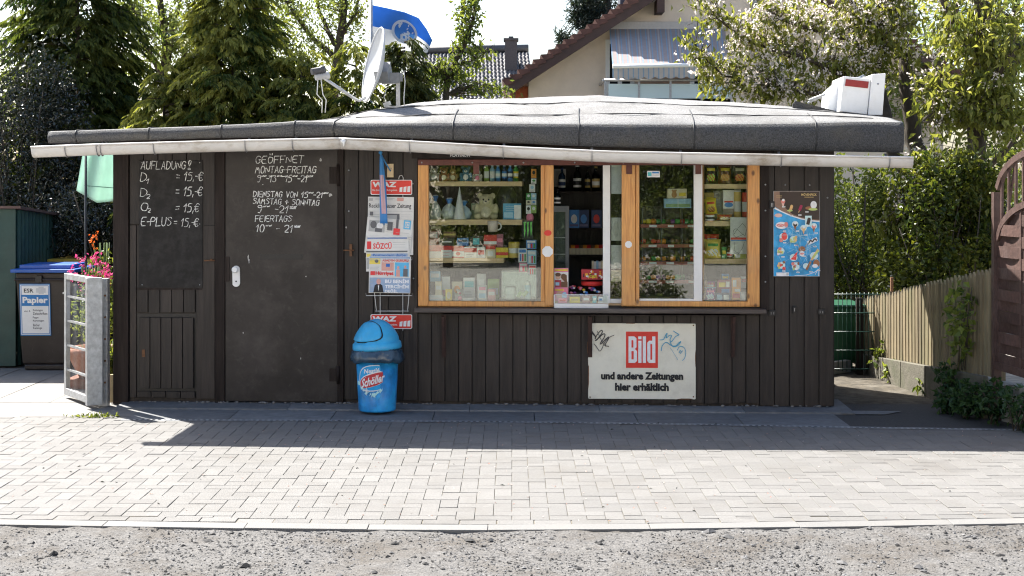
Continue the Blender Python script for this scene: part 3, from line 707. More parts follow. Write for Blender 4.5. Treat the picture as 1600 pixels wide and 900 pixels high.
for x in (102, 151, 157, 240, 383, 457, 640, 786, 925, 1065, 1221, 1390):
    u, z = K(x, interp(x, GUT), GV - .05); mb = MB(); pts = []
    for j in range(13):
        a = math.pi * j / 12; pts.append((u, GV - math.cos(a) * .0655, z + .004 - math.sin(a) * .0655 * 1.34))
    for p, q in zip(pts[:-1], pts[1:]): mb.beam(p, q, .019, .004, up=(1, 0, 0))
    mb.beam((u, GV + .065, z), (u, VE + .03, z + .03), .019, .004)
    part(mb, 'gutter_bracket', 'steel', parent=GA if x < 500 else GB)
mb = MB(); u, z = K(536, 222, -.57); mb.tube([(u, -.57, z + .02), (u + .006, -.572, z - .01), (u + .004, -.57, z - .035)], [.012, .009, .004], 8); mb.ell((u, -.57, z + .01), (.022, .006, .016)); part(mb, 'gutter_sealant', 'white', parent=GB)
# ---- window: red rail, posts, sill, ledge
mb = MB(); a, b = K(653, 250, -.02); c, d = K(1188, 258, -.02); mb.box(a, c, -.028, .03, d, b + .004); RAIL = part(mb, 'window_rail', 'rust', bev=.003)
for x in (744, 983, 1091):
    mb = MB(); a, b = K(x - 4.5, 254, -.035); c, d = K(x + 4.5, 272, -.035); mb.box(a, c, -.036, -.029, d, b); part(mb, 'rail_tab', 'rust', parent=RAIL)
def wpost(x0, x1, v0, v1, name='window_post', y0=257, y1=478):
    mb = MB(); a, b = K(x0, y0, v0); c, d = K(x1, y1, v0); mb.box(a, c, v0, v1, d, b); return part(mb, name, 'pine', bev=.004)
wpost(653, 669.5, -.02, .06); wpost(845, 851.5, -.004, .05); PA = wpost(851.8, 865, -.022, .05); PB = wpost(971.5, 992.5, -.022, .05); wpost(992.8, 999, -.004, .05); wpost(1168.5, 1187, -.02, .06); wpost(1096.5, 1100.5, .14, .2)
for y0, y1, x0, x1, vv in ((470.5, 479.5, 653, 865, -.012), (470.5, 479.5, 971, 1187, -.012)):
    mb = MB(); a, b = K(x0, y0, vv); c, d = K(x1, y1, vv); mb.box(a, c, vv, .06, d, b); part(mb, 'window_bottom_rail', 'pine', bev=.004)
mb = MB(); a, b = K(648, 481, -.09); c, d = K(1197, 490, -.09); mb.box(a, c, -.13, .07, d, b); LEDGE = part(mb, 'ledge', mat('worn_ledge_wood', (.075, .06, .052), .5, .5, 30, .4, 60, stretch=(.08, 1, 1), dirt=(.16, .14, .13), dscale=6, damt=.6), bev=.005)
mb = MB(); a, b = K(690, 490.4, -.1); c, d = K(1158, 494, -.1); mb.box(a, c, -.115, .0, d, b - .001); part(mb, 'ledge_batten', 'dark_trim', parent=LEDGE)
for x in (692, 922, 1147):
    mb = MB(); a, b = K(x, 494, -.1); u, z = K(x, 556, 0); mb.beam((a, -.1, b), (a, -.014, z), .03, .022, up=(1, 0, 0)); mb.box(a - .018, a + .018, -.016, -.003, z - .01, b); part(mb, 'ledge_bracket', 'darkrust', parent=LEDGE)
# panes
def pane(x0, x1, y0, y1, v, name='window_pane'):
    mb = MB(); a, b = K(x0, y0, v); c, d = K(x1, y1, v); mb.box(a, c, v, v + .005, d, b); return part(mb, name, 'glass')
pane(669, 845.5, 257, 471, .02); pane(954, 972, 257, 472, .062, 'sliding_pane'); SL = pane(999, 1084, 258, 470, .03, 'sliding_pane'); pane(1099, 1169, 258, 470, .05)
def wbar(x0, x1, y0, y1, v0, v1, par=None, name='sash_bar'):
    mb = MB(); a, b = K(x0, y0, v0); c, d = K(x1, y1, v0); mb.box(a, c, v0, v1, d, b); return part(mb, name, 'white', parent=par or KIOSK, bev=.003)
wbar(942, 953.5, 257, 474, .05, .085); wbar(953.6, 972, 467, 474, .052, .083); wbar(1084, 1097.5, 258, 471, .022, .055, SL); wbar(999, 1084, 466.5, 471, .024, .05, SL)
# white dots and screws
for x, y, r, v in ((855.5, 393, 8.8, -.0245), (982, 382, 5.6, -.0245)):
    mb = MB(); u, z = K(x, y, v); mb.prism([(u + r / 188 * math.cos(i * math.pi / 4 + .39), z + r / 188 * math.sin(i * math.pi / 4 + .39)) for i in range(8)], v, v + .002); part(mb, 'round_cover', 'whitep', parent=PA if x < 900 else PB)
mb = MB(); u, z = K(856, 364, -.0245); mb.prism([(u + .031 * math.cos(i * .4), z + .024 * math.sin(i * .4)) for i in range(16)], -.0245, -.0225)
for k in (-1, 1): mb.poly([(u - .018, z - .003 + k * .008), (u + .018, z - .003 + k * .008), (u + .016, z + .004 + k * .008), (u - .016, z + .004 + k * .008)], -.0232, 1)
part(mb, 'round_sticker', ['red', 'whitep'], parent=PA)
for x, y, v in ((659, 254, -.031), (738, 254, -.031), (818, 254, -.031), (898, 254, -.031), (974, 254, -.031), (1038, 254, -.031), (1113, 254, -.031), (1183, 254, -.031), (1196, 288.5, -.02), (1196, 329, -.02), (1196, 400.5, -.02), (1196, 440.5, -.02), (1227, 289, -.006), (1265, 289, -.006), (1293, 309, -.006),
        (645, 287, -.006), (645, 397, -.006), (646, 435, -.006), (545, 266, -.02), (545, 330, -.02)):
    mb = MB(); u, z = K(x, y, v); mb.ell((u, v + .002, z), (.0075, .006, .0075), 8, 6); part(mb, 'screw', 'metal')
for x, y, w_, h_ in ((1273, 321 - 0, 0, 0), (1206.5, 489, 5, 4.5), (1241, 483.5, 3, 5), (1283, 487, 5, 4.5), (1206, 320, 4, 5.5)):
    if not w_: continue
    mb = MB(); a, b = K(x - w_, y - h_, -.01); c, d = K(x + w_, y + h_, -.01); mb.box(a, c, -.03, -.003, d, b); mb.box(a + .012, a + .017, -.034, -.03, d + .012, b - .014, 1); mb.box(c - .018, c - .013, -.034, -.03, d + .012, b - .014, 1)
    part(mb, 'shutter_catch', ['black', 'steel'], bev=.003)
mb = MB(); a, b = K(605, 256, -.0045); c, d = K(615, 277, -.0045); mb.box(a, c, -.012, -.003, d, b); u, z = K(611, 263, -.013); mb.ell((u, -.0135, z), (.005, .003, .005), 8, 5, 1); part(mb, 'switch_plate', [C(.55, .42, .25), 'steel'], bev=.002)
mb = MB(); a, b = K(702, 239, -.03); c, d = K(736, 246, -.03); mb.box(a, c, -.034, -.029, d, b, 1); mb.text('PLATINUM', a + .01, c - .01, d + .006, b - .006, -.0346, 0, .02); part(mb, 'sticker', ['whitep', 'black'])
# bent shade bracket over the window is dark; soffit board
mb = MB(); mb.box(WX0 - .05, WX1 + .12, -.01, .021, WZ1 + .012, WZ1 + .07); part(mb, 'lintel_board', 'dark_trim')
# shelves in the windows, back shelves, counter
def shelf(x0, x1, y0, y1, v0, v1, m='shelfwood'):
    mb = MB(); a, b = K(x0, y0, v0); c, d = K(x1, y1, v0); mb.box(a, c, v0, v1, d, b); return part(mb, 'shelf', m, bev=.002)
shelf(669, 816, 283.5, 291, .12, .38); shelf(669, 816, 343, 351.5, .12, .38); shelf(669, 787, 403, 411, .12, .38); shelf(666, 866, 471, 480, .062, .5)
shelf(1101, 1169, 287.5, 295, .14, .4); shelf(1101, 1169, 345.5, 353.5, .14, .4); shelf(1101, 1169, 404.5, 412.5, .14, .4); shelf(972, 1170, 471, 480, .062, .6)
shelf(866, 971, 471, 480, .062, .6)
for y in (299, 356.5, 398): shelf(856, 948, y, y + 3.5, 1.3, 1.6, 'dark_trim')
for y in (299, 356.5, 398, 440): shelf(952, 1180, y, y + 4, 1.3, 1.66, 'dark_trim')
mb = MB(); a = K(669, 300, .4)[0]; c = K(816, 300, .4)[0]; mb.box(a, c, .39, .4, K(700, 291, .4)[1], K(700, 252, .4)[1]); mb.box(a, c, .39, .4, K(700, 351, .4)[1], K(700, 292, .4)[1])
part(mb, 'interior_shade_back', mat('interior_shade_brown', (.05, .042, .033), .8, .3, 9))  # back board coloured dark to stand in for the unlit interior
# ------------------------------------------------------------------ signs and things on the front
class Flat:                                             # paints in photo pixels on the kiosk plane v
    def __init__(s, v): s.mb = MB(); s.v = v; s.k = 0
    def nv(s): s.k += 1; return s.v - .0004 * s.k
    def q(s, x0, x1, y0, y1, m): 
        v = s.nv(); a, b = K(x0, y0, s.v); c, d = K(x1, y1, s.v); s.mb.poly([(a, d), (c, d), (c, b), (a, b)], v, m); return s
    def p(s, pts, m):
        v = s.nv(); P2 = [K(x, y, s.v) for x, y in pts]
        ar = sum(a[0] * b[1] - b[0] * a[1] for a, b in zip(P2, P2[1:] + P2[:1]))
        s.mb.poly(P2 if ar > 0 else P2[::-1], v, m); return s
    def e(s, x, y, rx, ry, m, n=18, a0=0, a1=6.2832): return s.p([(x + rx * math.cos(a0 + (a1 - a0) * i / n), y + ry * math.sin(a0 + (a1 - a0) * i / n)) for i in range(n)], m)
    def t(s, st, x0, x1, y0, y1, m, bold=0, shear=0):
        v = s.nv(); a, b = K(x0, y0, s.v); c, d = K(x1, y1, s.v); s.mb.text(st, a, c, d, b, v, m, bold, shear=shear); return s
    def line(s, pts, wd, m):
        v = s.nv(); s.mb.ribbon([K(x, y, s.v) for x, y in pts], wd, v, m); return s
    def plate(s, x0, x1, y0, y1, th, m, rnd=0):
        a, b = K(x0, y0, s.v); c, d = K(x1, y1, s.v)
        if rnd:
            r = rnd / 188.5; pts = []
            for cx, cz, a0 in ((c - r, b - r, 0), (a + r, b - r, 90), (a + r, d + r, 180), (c - r, d + r, 270)):
                pts += [(cx + r * math.cos(R(a0 + i * 22.5)), cz + r * math.sin(R(a0 + i * 22.5))) for i in range(5)]
            s.mb.prism(pts, s.v, s.v + th, m)
        else: s.mb.box(a, c, s.v, s.v + th, d, b, m)
        return s
def lines(f, x0, x1, y0, y1, n, m, wd=.0022, gap=0):    # rows of tiny print
    for i in range(n):
        y = y0 + (y1 - y0) * (i + .5) / n; f.line([(x0, y), (x1 - random.uniform(0, (x1 - x0) * .25), y)], wd, m)

# chalkboard with top-up prices
f = Flat(-.0115); f.plate(217, 316.5, 250.5, 450, .011, 0)
cb = f.mb.obj('chalkboard', 'board', label='plain dark chalkboard with handwritten phone top-up prices left of the door', cat='chalkboard', frame=FK, bev=.002)
mb = MB(); v = -.0125
for st, x0, x1, y0, y1 in (('AUFLADUNG', 221, 290, 251, 265), ('!', 293, 299, 250, 266), ('D', 220, 229, 269, 284), ('1', 229, 233, 279, 287), ('= 15,-€', 276, 317, 268, 283), ('D', 220, 230, 293, 308), ('2', 229, 234, 303, 311),
        ('= 15,-€', 275, 316, 291, 307), ('O', 221, 231, 316, 330), ('2', 231, 235, 325, 332), ('= 15,€', 275, 311, 317, 332), ('E-PLUS', 221, 268, 338, 354), ('= 15,-€', 272, 310, 340, 355)):
    chalk(mb, st, x0, x1, y0, y1, v, .0062)
mb.obj('chalk_writing', 'chalk', parent=cb)
mb = MB()
for x, y in ((222, 254), (312, 254), (222, 352), (312, 350), (222, 445), (312, 445)):
    u, z = K(x, y, -.012); mb = MB(); mb.ell((u, -.012, z), (.005, .003, .005), 8, 5); mb.obj('screw', 'metal', parent=cb)

# enamel newspaper sign under the window
CRM = mat('cream_enamel', (.82, .79, .66), .38, .04, 10, dirt=(.4, .35, .25), dscale=3, damt=.35)
f = Flat(-.014); f.plate(919, 1087, 505, 624, .006, 0, 1.5)
f.q(978, 1028, 518, 575, 1)
wv = f.nv()
def bl(pts, m=2): f.p(pts, m)
# the four tall letters, drawn as blocks with their counters in red
f.q(982, 987.5, 525.5, 567, 2); f.p([(982, 525.5), (991, 525.5), (994.5, 528.5), (994.5, 542.5), (992, 545.3), (995.3, 548.5), (995.3, 564), (992, 567), (982, 567)], 2); f.q(986.6, 989.6, 531.5, 543, 1); f.q(986.6, 990, 548.5, 561.5, 1)
f.q(997.3, 1002.3, 525.5, 530, 2); f.q(997.3, 1002.3, 532.3, 567, 2); f.q(1004.3, 1009.3, 525.5, 567, 2)
f.p([(1011.3, 535.5), (1014, 532.3), (1024, 532.3), (1024, 567), (1014, 567), (1011.3, 564)], 2); f.q(1019, 1024, 525.5, 567, 2); f.q(1016.2, 1019, 537.5, 562, 1)
f.t('und andere Zeitungen', 939, 1067.5, 581, 597, 3, .05); f.t('hier erhältlich', 961, 1045, 598, 611, 3, .05)
def squig(pts, wd, m):
    q = [pts[0]]
    for a, b, c in zip(pts[:-2], pts[1:-1], pts[2:]):
        for t in (.25, .5, .75, 1): 
            p = [(1 - t) ** 2 * (a[i] + b[i]) / 2 + 2 * t * (1 - t) * b[i] + t * t * (b[i] + c[i]) / 2 for i in (0, 1)]; q.append(tuple(p))
    f.line(q + [pts[-1]], wd, m)
squig([(924, 516), (928, 522), (932, 527), (929, 530), (934, 521), (940, 515), (942, 518), (936, 527), (929, 533), (933, 531), (941, 522), (946, 521), (944, 528), (937, 537), (939, 538), (946, 530), (952, 525), (950, 531), (944, 540), (951, 541)], .007, 4)
squig([(928, 537), (933, 543), (937, 550), (941, 544), (945, 533), (953, 526), (959, 524)], .005, 4); squig([(925, 520), (931, 526)], .011, 4); squig([(933, 517), (940, 533), (946, 541)], .004, 4)
squig([(1031, 531), (1037, 531), (1040, 523), (1043, 519), (1040, 530), (1046, 523), (1050, 524), (1046, 531), (1049, 535), (1054, 527), (1058, 524), (1062, 523), (1055, 519), (1052, 517)], .006, 5)
squig([(1033, 548), (1034, 540), (1041, 533), (1048, 540), (1056, 541), (1060, 536), (1065, 532), (1059, 541), (1050, 542), (1047, 534)], .006, 5); squig([(1058, 547), (1061, 541), (1068, 541), (1072, 549), (1070, 560), (1066, 563)], .005, 5)
squig([(1061, 551), (1063, 547)], .006, 5); squig([(1063, 552), (1066, 548)], .006, 5); squig([(1047, 543), (1053, 552), (1059, 562)], .0025, 5)
EN = f.mb.obj('enamel_sign', [CRM, 'red', C(.72, .7, .66), 'ink', C(.05, .045, .045, .7), C(.05, .28, .42, .7)], label='cream enamel sign with red logo, black German lettering and scribbled graffiti under the window', cat='sign', frame=FK)
for x, y in ((1083.5, 508.5), (922, 620.5), (1083.5, 620), (923, 509)):
    mb = MB(); u, z = K(x, y, -.016); mb.ell((u, -.0146, z), (.006, .003, .006), 8, 5); mb.obj('screw', 'rusty', parent=EN)
mb = MB()
for x, y, rx, ry in ((919, 543, 1.6, 14), (919.5, 590, 1.2, 20), (1070, 623.5, 12, 1.2), (985, 505.2, 10, .8), (1086.6, 560, .6, 14)):
    u, z = K(x, y, -.0148); mb.poly([(u + rx / 188 * math.cos(i * .5) * random.uniform(.6, 1.1), z + ry / 188 * math.sin(i * .5) * random.uniform(.6, 1.1)) for i in range(12)], -.0147)
mb.obj('rust_edge', 'rusty', parent=EN)

# ice cream poster
GB1 = mat('poster_blue', (.045, .4, .78), .3, .35, 14)
f = Flat(-.018); f.plate(1208.5, 1281, 298.5, 432, .014, 0)
f.q(1209, 1280.5, 299, 431.5, 1)
f.p([(1209, 299), (1280.5, 299), (1280.5, 345), (1268, 344), (1252, 341), (1236, 336), (1222, 330), (1209, 322)], 3)
f.p([(1218, 299.3), (1280.5, 299.3), (1280.5, 343.5), (1268, 342.5), (1252, 339.5), (1238, 334.5), (1226, 324), (1219, 312)], 2)
f.p([(1209, 326), (1222, 332), (1236, 338), (1252, 343), (1268, 346), (1280.5, 347), (1280.5, 345), (1268, 344), (1252, 341), (1236, 336), (1222, 330), (1209, 323)], 4)
f.t('MÖVENPICK', 1252, 1276, 301.5, 306, 5, .02); f.line([(1257, 308), (1271, 308)], .004, 5); lines(f, 1213, 1223, 305, 309, 2, 5, .0025)
def cone(x, y, s_, m1, m2=6):
    f.p([(x - 2.6 * s_, y), (x + 2.6 * s_, y), (x, y + 9 * s_)], m2); f.e(x, y - 1.2 * s_, 3.4 * s_, 3.2 * s_, m1); f.e(x + .3, y - 3.4 * s_, 2.2 * s_, 2 * s_, 4)
def lolly(x, y, s_, a, m1, m2=6):
    ca, sa = math.cos(a), math.sin(a); tr = lambda p: (x + (p[0] * ca - p[1] * sa) * s_, y + (p[0] * sa + p[1] * ca) * s_)
    f.p([tr(p) for p in ((-.7, 4), (.7, 4), (.7, 9), (-.7, 9))], m2); f.p([tr(p) for p in ((-2.6, 5), (2.6, 5), (2.6, -4), (1.4, -6), (-1.4, -6), (-2.6, -4))], m1)
def glow(x, y, r): f.e(x, y, r, r * .9, 9)
def price(x, y): f.q(x, x + 5, y, y + 2, 4); f.line([(x + 1, y + 1), (x + 4, y + 1)], .002, 2)
cone(1223.5, 316, 1, 7, 8); price(1222, 322); lolly(1236, 325, .85, .3, 6); f.e(1234, 329, 4.5, 1.5, 10); price(1234, 336); lolly(1250.5, 325, .85, .4, 11); price(1247, 335)
f.e(1262, 322, 3.5, 5, 2); f.e(1264, 325, 6, 2.6, 12); f.e(1271, 320, 5, 6, 4); f.e(1270, 327, 7, 2, 10); price(1258, 330)
f.q(1257.5, 1268, 337, 354, 9); lolly(1263, 346, 1.0, .25, 2, 4)
f.e(1216, 336.5, 6, 3, 8)
for x, y, fn in ((1222, 352, 0), (1242, 352, 1), (1255, 358, 2), (1271, 355, 3), (1222, 370, 4), (1239, 374, 5), (1269, 376, 6), (1219, 392, 7), (1252, 391, 8), (1239, 401, 9), (1271, 397, 10), (1220, 414, 11), (1242, 416, 12), (1262, 415, 13), (1274, 413, 14)):
    if fn == 6: f.p([(1260, 377), (1275, 370), (1277, 376), (1262, 383)], 4); squig([(1262, 381), (1266, 374), (1268, 379), (1272, 372), (1275, 375)], .01, 2)
    elif fn in (1, 2, 3): glow(x, y - 2, 5.2); cone(x, y, .95, (2, 6, 7)[fn - 1], (12, 6, 12)[fn - 1])
    elif fn == 0: f.e(x - 1, y, 9.5, 5.5, 4); f.e(x - 3, y, 6, 2.6, 7); f.e(x + 6, y - 1, 3, 4.5, 7); f.line([(x - 7, y + 1), (x - 3, y - 1), (x + 1, y)], .003, 4)
    elif fn == 4: glow(x + 2, y, 7); f.e(x + 3, y - 1, 4.6, 6, 13); f.e(x - 2, y + 5, 3, 3.4, 7)
    elif fn == 8: f.e(x, y - 2, 5.5, 4.5, 12); f.line([(x - 5, y - 6), (x - 8, y - 10)], .005, 12); f.line([(x + 5, y - 6), (x + 8, y - 10)], .005, 12); f.e(x, y + 5, 4, 4.5, 4); f.e(x, y + 5, 3, 1.6, 7)
    elif fn == 9: glow(x, y + 1, 6); f.p([(x - 5, y + 4), (x + 6, y - 9), (x + 4, y + 5)], 13)
    elif fn == 10: glow(x, y + 2, 6.4); f.p([(x - 6, y + 8), (x + 5, y - 9), (x + 8, y - 6), (x - 3, y + 10)], 6); f.p([(x - 3, y + 4), (x + 6, y - 7), (x + 8, y - 5), (x - 1, y + 6)], 10)
    elif fn == 13: glow(x - 4, y, 5); f.p([(x - 5, y + 5), (x + 2, y - 8), (x + 5, y - 6), (x - 2, y + 7)], 12)
    elif fn == 14: f.e(x, y - 2, 5, 6, 12); f.e(x - 2, y + 2, 4.5, 3, 4)
    else:
        glow(x, y, 6)
        for i in range(7): f.e(x + random.uniform(-4.5, 4.5), y + random.uniform(-5, 5), random.uniform(1.5, 2.8), random.uniform(1.5, 2.8), random.choice([4, 7, 10, 13, 6, 12]))
    price(x + 1, y + 8)
for i in range(26): f.line([(1210 + random.random() * 58, 350 + random.random() * 76)] * 1 + [(1225 + random.random() * 50, 350 + random.random() * 76)], .0012, 9)
f.q(1211.5, 1231, 425, 430.5, 4); f.q(1227, 1230.5, 426, 429.5, 14); f.line([(1240, 430), (1258, 429), (1270, 425), (1279, 419)], .004, 4); f.line([(1272, 428), (1276, 420), (1277, 430)], .004, 4)
f.mb.obj('ice_cream_poster', ['steel', GB1, C(.03, .016, .012, .3), C(.22, .13, .09, .3), C(.78, .74, .68, .4), C(.55, .4, .16), C(.65, .4, .16), C(.6, .2, .17), C(.75, .42, .36), C(.5, .66, .76), C(.42, .5, .16), C(.28, .02, .06), C(.28, .12, .05), C(.7, .06, .05), C(.4, .4, .4)],
         label='tall blue ice cream price poster hanging on dark boards right of the window', cat='poster', frame=FK)

# newspaper rack with two red signs
RK = thing('newspaper_rack', 'wire newspaper rack between door and window with a red sign above and below', 'newspaper rack', (*K(611, 512, 0)[:1], 0, K(611, 512, 0)[1]), FK)
def rsign(y0, y1):
    f = Flat(-.03); f.plate(579, 644, y0, y1, .004, 1, 2.5); f.v = -.031; f.plate(580.2, 642.8, y0 + 1, y1 - 1.2, .001, 0, 2)
    f.t('WAZ', 582, 620, y0 + 3, y0 + 11.5, 1, .05, .08); f.t('Die Zeitung des Ruhrgebiets.', 582, 621, y0 + 14.5, y0 + 18.5, 1, .01)
    for i in range(3): f.p([(624 + i * 6.2, y0 + 19), (628.5 + i * 6.2, y0 + 19), (629 + i * 6.2, y0 + 11 - i * .8), (624.5 + i * 6.2, y0 + 12 - i * .8)], 1)
    f.mb.obj('sign_plate', ['red', 'whitep'], parent=RK)
rsign(281, 304.5); rsign(491, 514)
mb = MB(); W = lambda x, y, v: (K(x, y, v)[0], v, K(x, y, v)[1])
for x in (594, 629.5): mb.tube([W(x, 300, -.02), W(x, 480, -.02), W(x, 517, -.024)], .0028, 6)
for x0, x1 in ((583, 588), (641, 637)):
    mb.tube([W(x0, 440, -.1), W(x1, 484, -.06), W(x1, 487, -.02)], .0028, 6)
mb.tube([W(586, 486, -.05), W(639, 486, -.05)], .0026, 6)
for y in (368, 402, 458): mb.tube([W(572, y, -.03), W(572, y + 4, -.1), W(644, y + 4, -.1), W(644, y, -.03)], .0024, 6)
mb.tube([W(623, 280, -.022), W(624, 275, -.022), W(628, 274, -.022), W(630, 278, -.022), W(629.5, 300, -.022)], .0028, 6)
mb.obj('wire_frame', 'white', parent=RK)
NEWS = 'newspapers in the wire rack'
GRY, DGR = C(.36, .36, .35, .8), C(.12, .12, .125, .8)
PAPM = ['paper', 'ink', GRY, DGR, C(.6, .05, .05, .7), C(.03, .12, .36, .7), C(.62, .5, .1, .7), C(.1, .38, .6, .7), C(.55, .3, .25, .7), C(.68, .68, .66, .8), C(.25, .33, .45, .7)]
def newspaper(lab, x0, x1, y0, y1, v, draw, rot=0, fold=1):
    f = Flat(v); f.plate(x0, x1, y0, y1, .012, 0); f.v = v - .0006
    draw(f)
    u, z = K((x0 + x1) / 2, (y0 + y1) / 2, v)
    if rot: f.mb.xf(Matrix.Translation((u, 0, z)) @ Matrix.Rotation(R(rot), 4, 'Y') @ Matrix.Translation((-u, 0, -z)))
    f.mb.xf(Matrix.Translation((u, v, z)) @ Matrix.Rotation(R(-3), 4, 'X') @ Matrix.Translation((-u, -v, -z)))
    return f.mb.obj('newspaper', PAPM, label=lab, cat='newspaper', group=NEWS, frame=FK)
def d1(f):
    f.t('Recklinghäuser Zeitung', 576, 642, 318, 327, 1, .012); f.line([(575, 330), (644, 330)], .002, 2); lines(f, 576, 600, 334, 346, 4, 2); f.q(602, 624, 334, 350, 3); f.q(604, 620, 336, 350, 2); lines(f, 627, 644, 334, 350, 5, 2)
    f.q(576, 582, 310, 314, 2); f.q(620, 630, 309, 314, 8); lines(f, 586, 616, 309, 313, 2, 2); lines(f, 576, 640, 351, 395, 14, 2); f.q(578, 583, 331, 337, 3)
newspaper('regional newspaper topmost in the rack with a black old-style title', 574.5, 646, 307.5, 398, -.035, d1, .5)
def d0(f): lines(f, 576, 640, 352, 418, 16, 2); f.q(612, 640, 372, 388, 2)
newspaper('plain grey edge of a newspaper showing lowest on the left behind the front papers', 572, 640, 380, 424, -.042, d0, -.6)
def d2(f):
    f.q(575, 600, 346, 364, 2); f.e(582, 353, 5, 6, 3); f.e(592, 354, 5, 5, 9); f.q(585, 596, 358, 364, 3); lines(f, 602, 616, 345, 364, 6, 2); f.q(629, 640, 342, 356, 7); f.q(631, 638, 344, 354, 0); f.t('LKZ', 631.5, 637.5, 346, 352, 7, .03)
    f.line([(619, 343), (619, 360)], .02, 3); f.q(614, 624, 356, 366, 4); lines(f, 618, 642, 360, 392, 7, 2); f.q(604, 612, 347, 360, 3); f.q(576, 640, 374, 390, 2)
newspaper('newspaper hung askew with a grey photo and a pale blue corner box', 571.5, 643, 341.5, 398, -.055, d2, 5)
def d3(f):
    f.q(574, 636, 371, 373.5, 5); f.t('SÖZCÜ', 583, 612, 378, 389, 4, .03); f.q(573.5, 580, 377, 389, 4); lines(f, 614, 637, 377, 388, 3, 2); f.line([(573, 393), (636, 393)], .012, 3); f.q(573, 579, 396, 401, 6); f.q(580, 637, 396, 401.5, 10); f.t('Postmodern darbe', 583, 634, 396.5, 401, 5, .02)
    f.q(573, 592, 403, 420, 2)
newspaper('foreign newspaper with a red title between the askew paper and the front one', 572, 638.5, 368.5, 424, -.075, d3, -.4)
def d4(f):
    f.q(577, 640.5, 401, 404, 10); f.q(577, 594, 404, 413, 6); f.e(588, 408, 3, 3, 3); f.t('ASAD’IN GURURU', 597, 638, 404.5, 409, 4, .03); f.q(596, 615, 410, 423, 8); f.q(603, 609, 412, 417, 5); f.q(617, 638.5, 410, 432, 7); f.q(619, 625, 421, 432, 8); f.e(622, 418, 2, 2.5, 8); f.q(630, 637, 420, 432, 3); f.e(633, 417, 2, 2.5, 8)
    lines(f, 578, 594, 415, 423, 4, 2); f.q(579, 586, 424, 430, 4); f.t('Hürriyet', 587, 615, 424, 431.5, 4, .04); f.q(578, 641, 434, 457, 10); f.t('BU BENİM', 602, 639, 435, 442.5, 9, .04); f.t('TERCİHİM', 602, 639, 443.5, 450.5, 9, .04); f.t('DEĞİL', 602, 622, 451.5, 457, 9, .04)
    f.p([(584, 457), (586, 446), (592, 442), (598, 446), (600, 457)], 1); f.e(592, 440, 3.6, 4.6, 8); f.p([(591, 446), (593, 446), (592, 455)], 9); lines(f, 578, 584, 436, 455, 8, 2)
newspaper('front newspaper with a red and blue cover and a man in a suit', 576.5, 641.5, 400.5, 458, -.095, d4, .6)

# folded umbrella hanging before the rack
UM = thing('umbrella', 'thin folded umbrella, blue with a pink panel, hanging before the newspaper rack', 'umbrella', (K(600, 350, -.12)[0], -.12, K(600, 350, -.12)[1]), FK)
mb = MB(); mb.tube([W(594.5, 238, -.12), W(596, 247, -.12), W(599, 300, -.125), W(600, 352, -.125)], .005, 8); mb.ell(W(594.5, 238.5, -.12), (.016, .016, .016), 10, 8); mb.tube([W(595, 241, -.12), W(601, 252, -.1), W(607, 262, -.06), W(610, 267, -.016)], .006, 8)
mb.obj('handle', C(.04, .2, .42), parent=UM)
mb = MB(); n = 14; path = [W(595.5 + 4.5 * t, 243 + 106 * t, -.122) for t in [i / n for i in range(n + 1)]]; vs2 = []; kk = 18
for i, p in enumerate(path):
    t = i / n; r0 = .010 + .015 * math.sin(min(1, t * 1.6) * math.pi / 2) * (1 if t < .8 else 1 + .25 * (t - .8) / .2)
    for j in range(kk):
        a = 2 * math.pi * j / kk; r_ = r0 * (1 + .28 * math.sin(3 * a + t * 3) + .12 * math.sin(7 * a)); vs2.append((p[0] + r_ * math.cos(a), p[1] + r_ * .7 * math.sin(a), p[2]))
o = len(mb.v); mb.add(vs2, [])
for i in range(n):
    for j in range(kk):
        mb.f.append((i * kk + j, i * kk + (j + 1) % kk, (i + 1) * kk + (j + 1) % kk, (i + 1) * kk + j)[::-1]); mb.m.append(0 if i < 4 or i > 11 or j % 6 > 3 else 1); mb.s.append(True)
mb.f.append(tuple(n * kk + j for j in range(kk))); mb.m.append(0); mb.s.append(False)
mb.obj('canopy', [C(.035, .17, .4, .5), C(.42, .27, .3, .5)], parent=UM)

# waste bin
BV = -.34; bu, bz = K(589.5, 648, BV)
BIN = thing('waste_bin', 'bright blue plastic waste bin with a dark liner beneath a tilted swing lid', 'waste bin', (bu, BV, .02), FK)
H = .48; rb, rt = .150, .172
def brad(z): return rb + (rt - rb) * z / H
mb = MB(); mb.lathe([(0, .022), (rb - .01, .022), (rb, .03), (rb, .04), (rt, H), (rt - .006, H), (rb - .012, .05), (0, .05)], (bu, BV, 0), 40); BODY = mb.obj('body', mat('blue_bin_print', (.02, .26, .62), .32, .5, 5, dirt=(.05, .5, .82), dscale=6, damt=.7, grime=((.03, .09, .15), 9, .45)), parent=BIN)
def onbin(x, y, z):                                     # wrap a flat drawing round the body
    k = y; r_ = brad(z) + .0022 + k; a = (x - bu + .012) / (brad(z))
    return (bu - .012 + r_ * math.sin(a), BV - r_ * math.cos(a), z)
mb = MB(); cz = .30; cu_ = bu - .012
def disc(rx, rz, lift, m, sh=0, cx=0, cz_=0, tilt=0, n=28, rings=4):
    vs3 = []; 
    for i in range(rings + 1):
        for j in range(n):
            a = 2 * math.pi * j / n; q = (abs(math.cos(a)) ** 2.6 + abs(math.sin(a)) ** 2.6) ** (-1 / 2.6) if sh else 1
            x = cx + rx * q * math.cos(a) * i / rings; z = cz_ + rz * q * math.sin(a) * i / rings + tilt * (rx * q * math.cos(a) * i / rings)
            vs3.append(onbin(cu_ + x, lift, cz + z))
    mb.add(vs3, [(i * n + j, i * n + (j + 1) % n, (i + 1) * n + (j + 1) % n, (i + 1) * n + j) for i in range(rings) for j in range(n)], m, True)
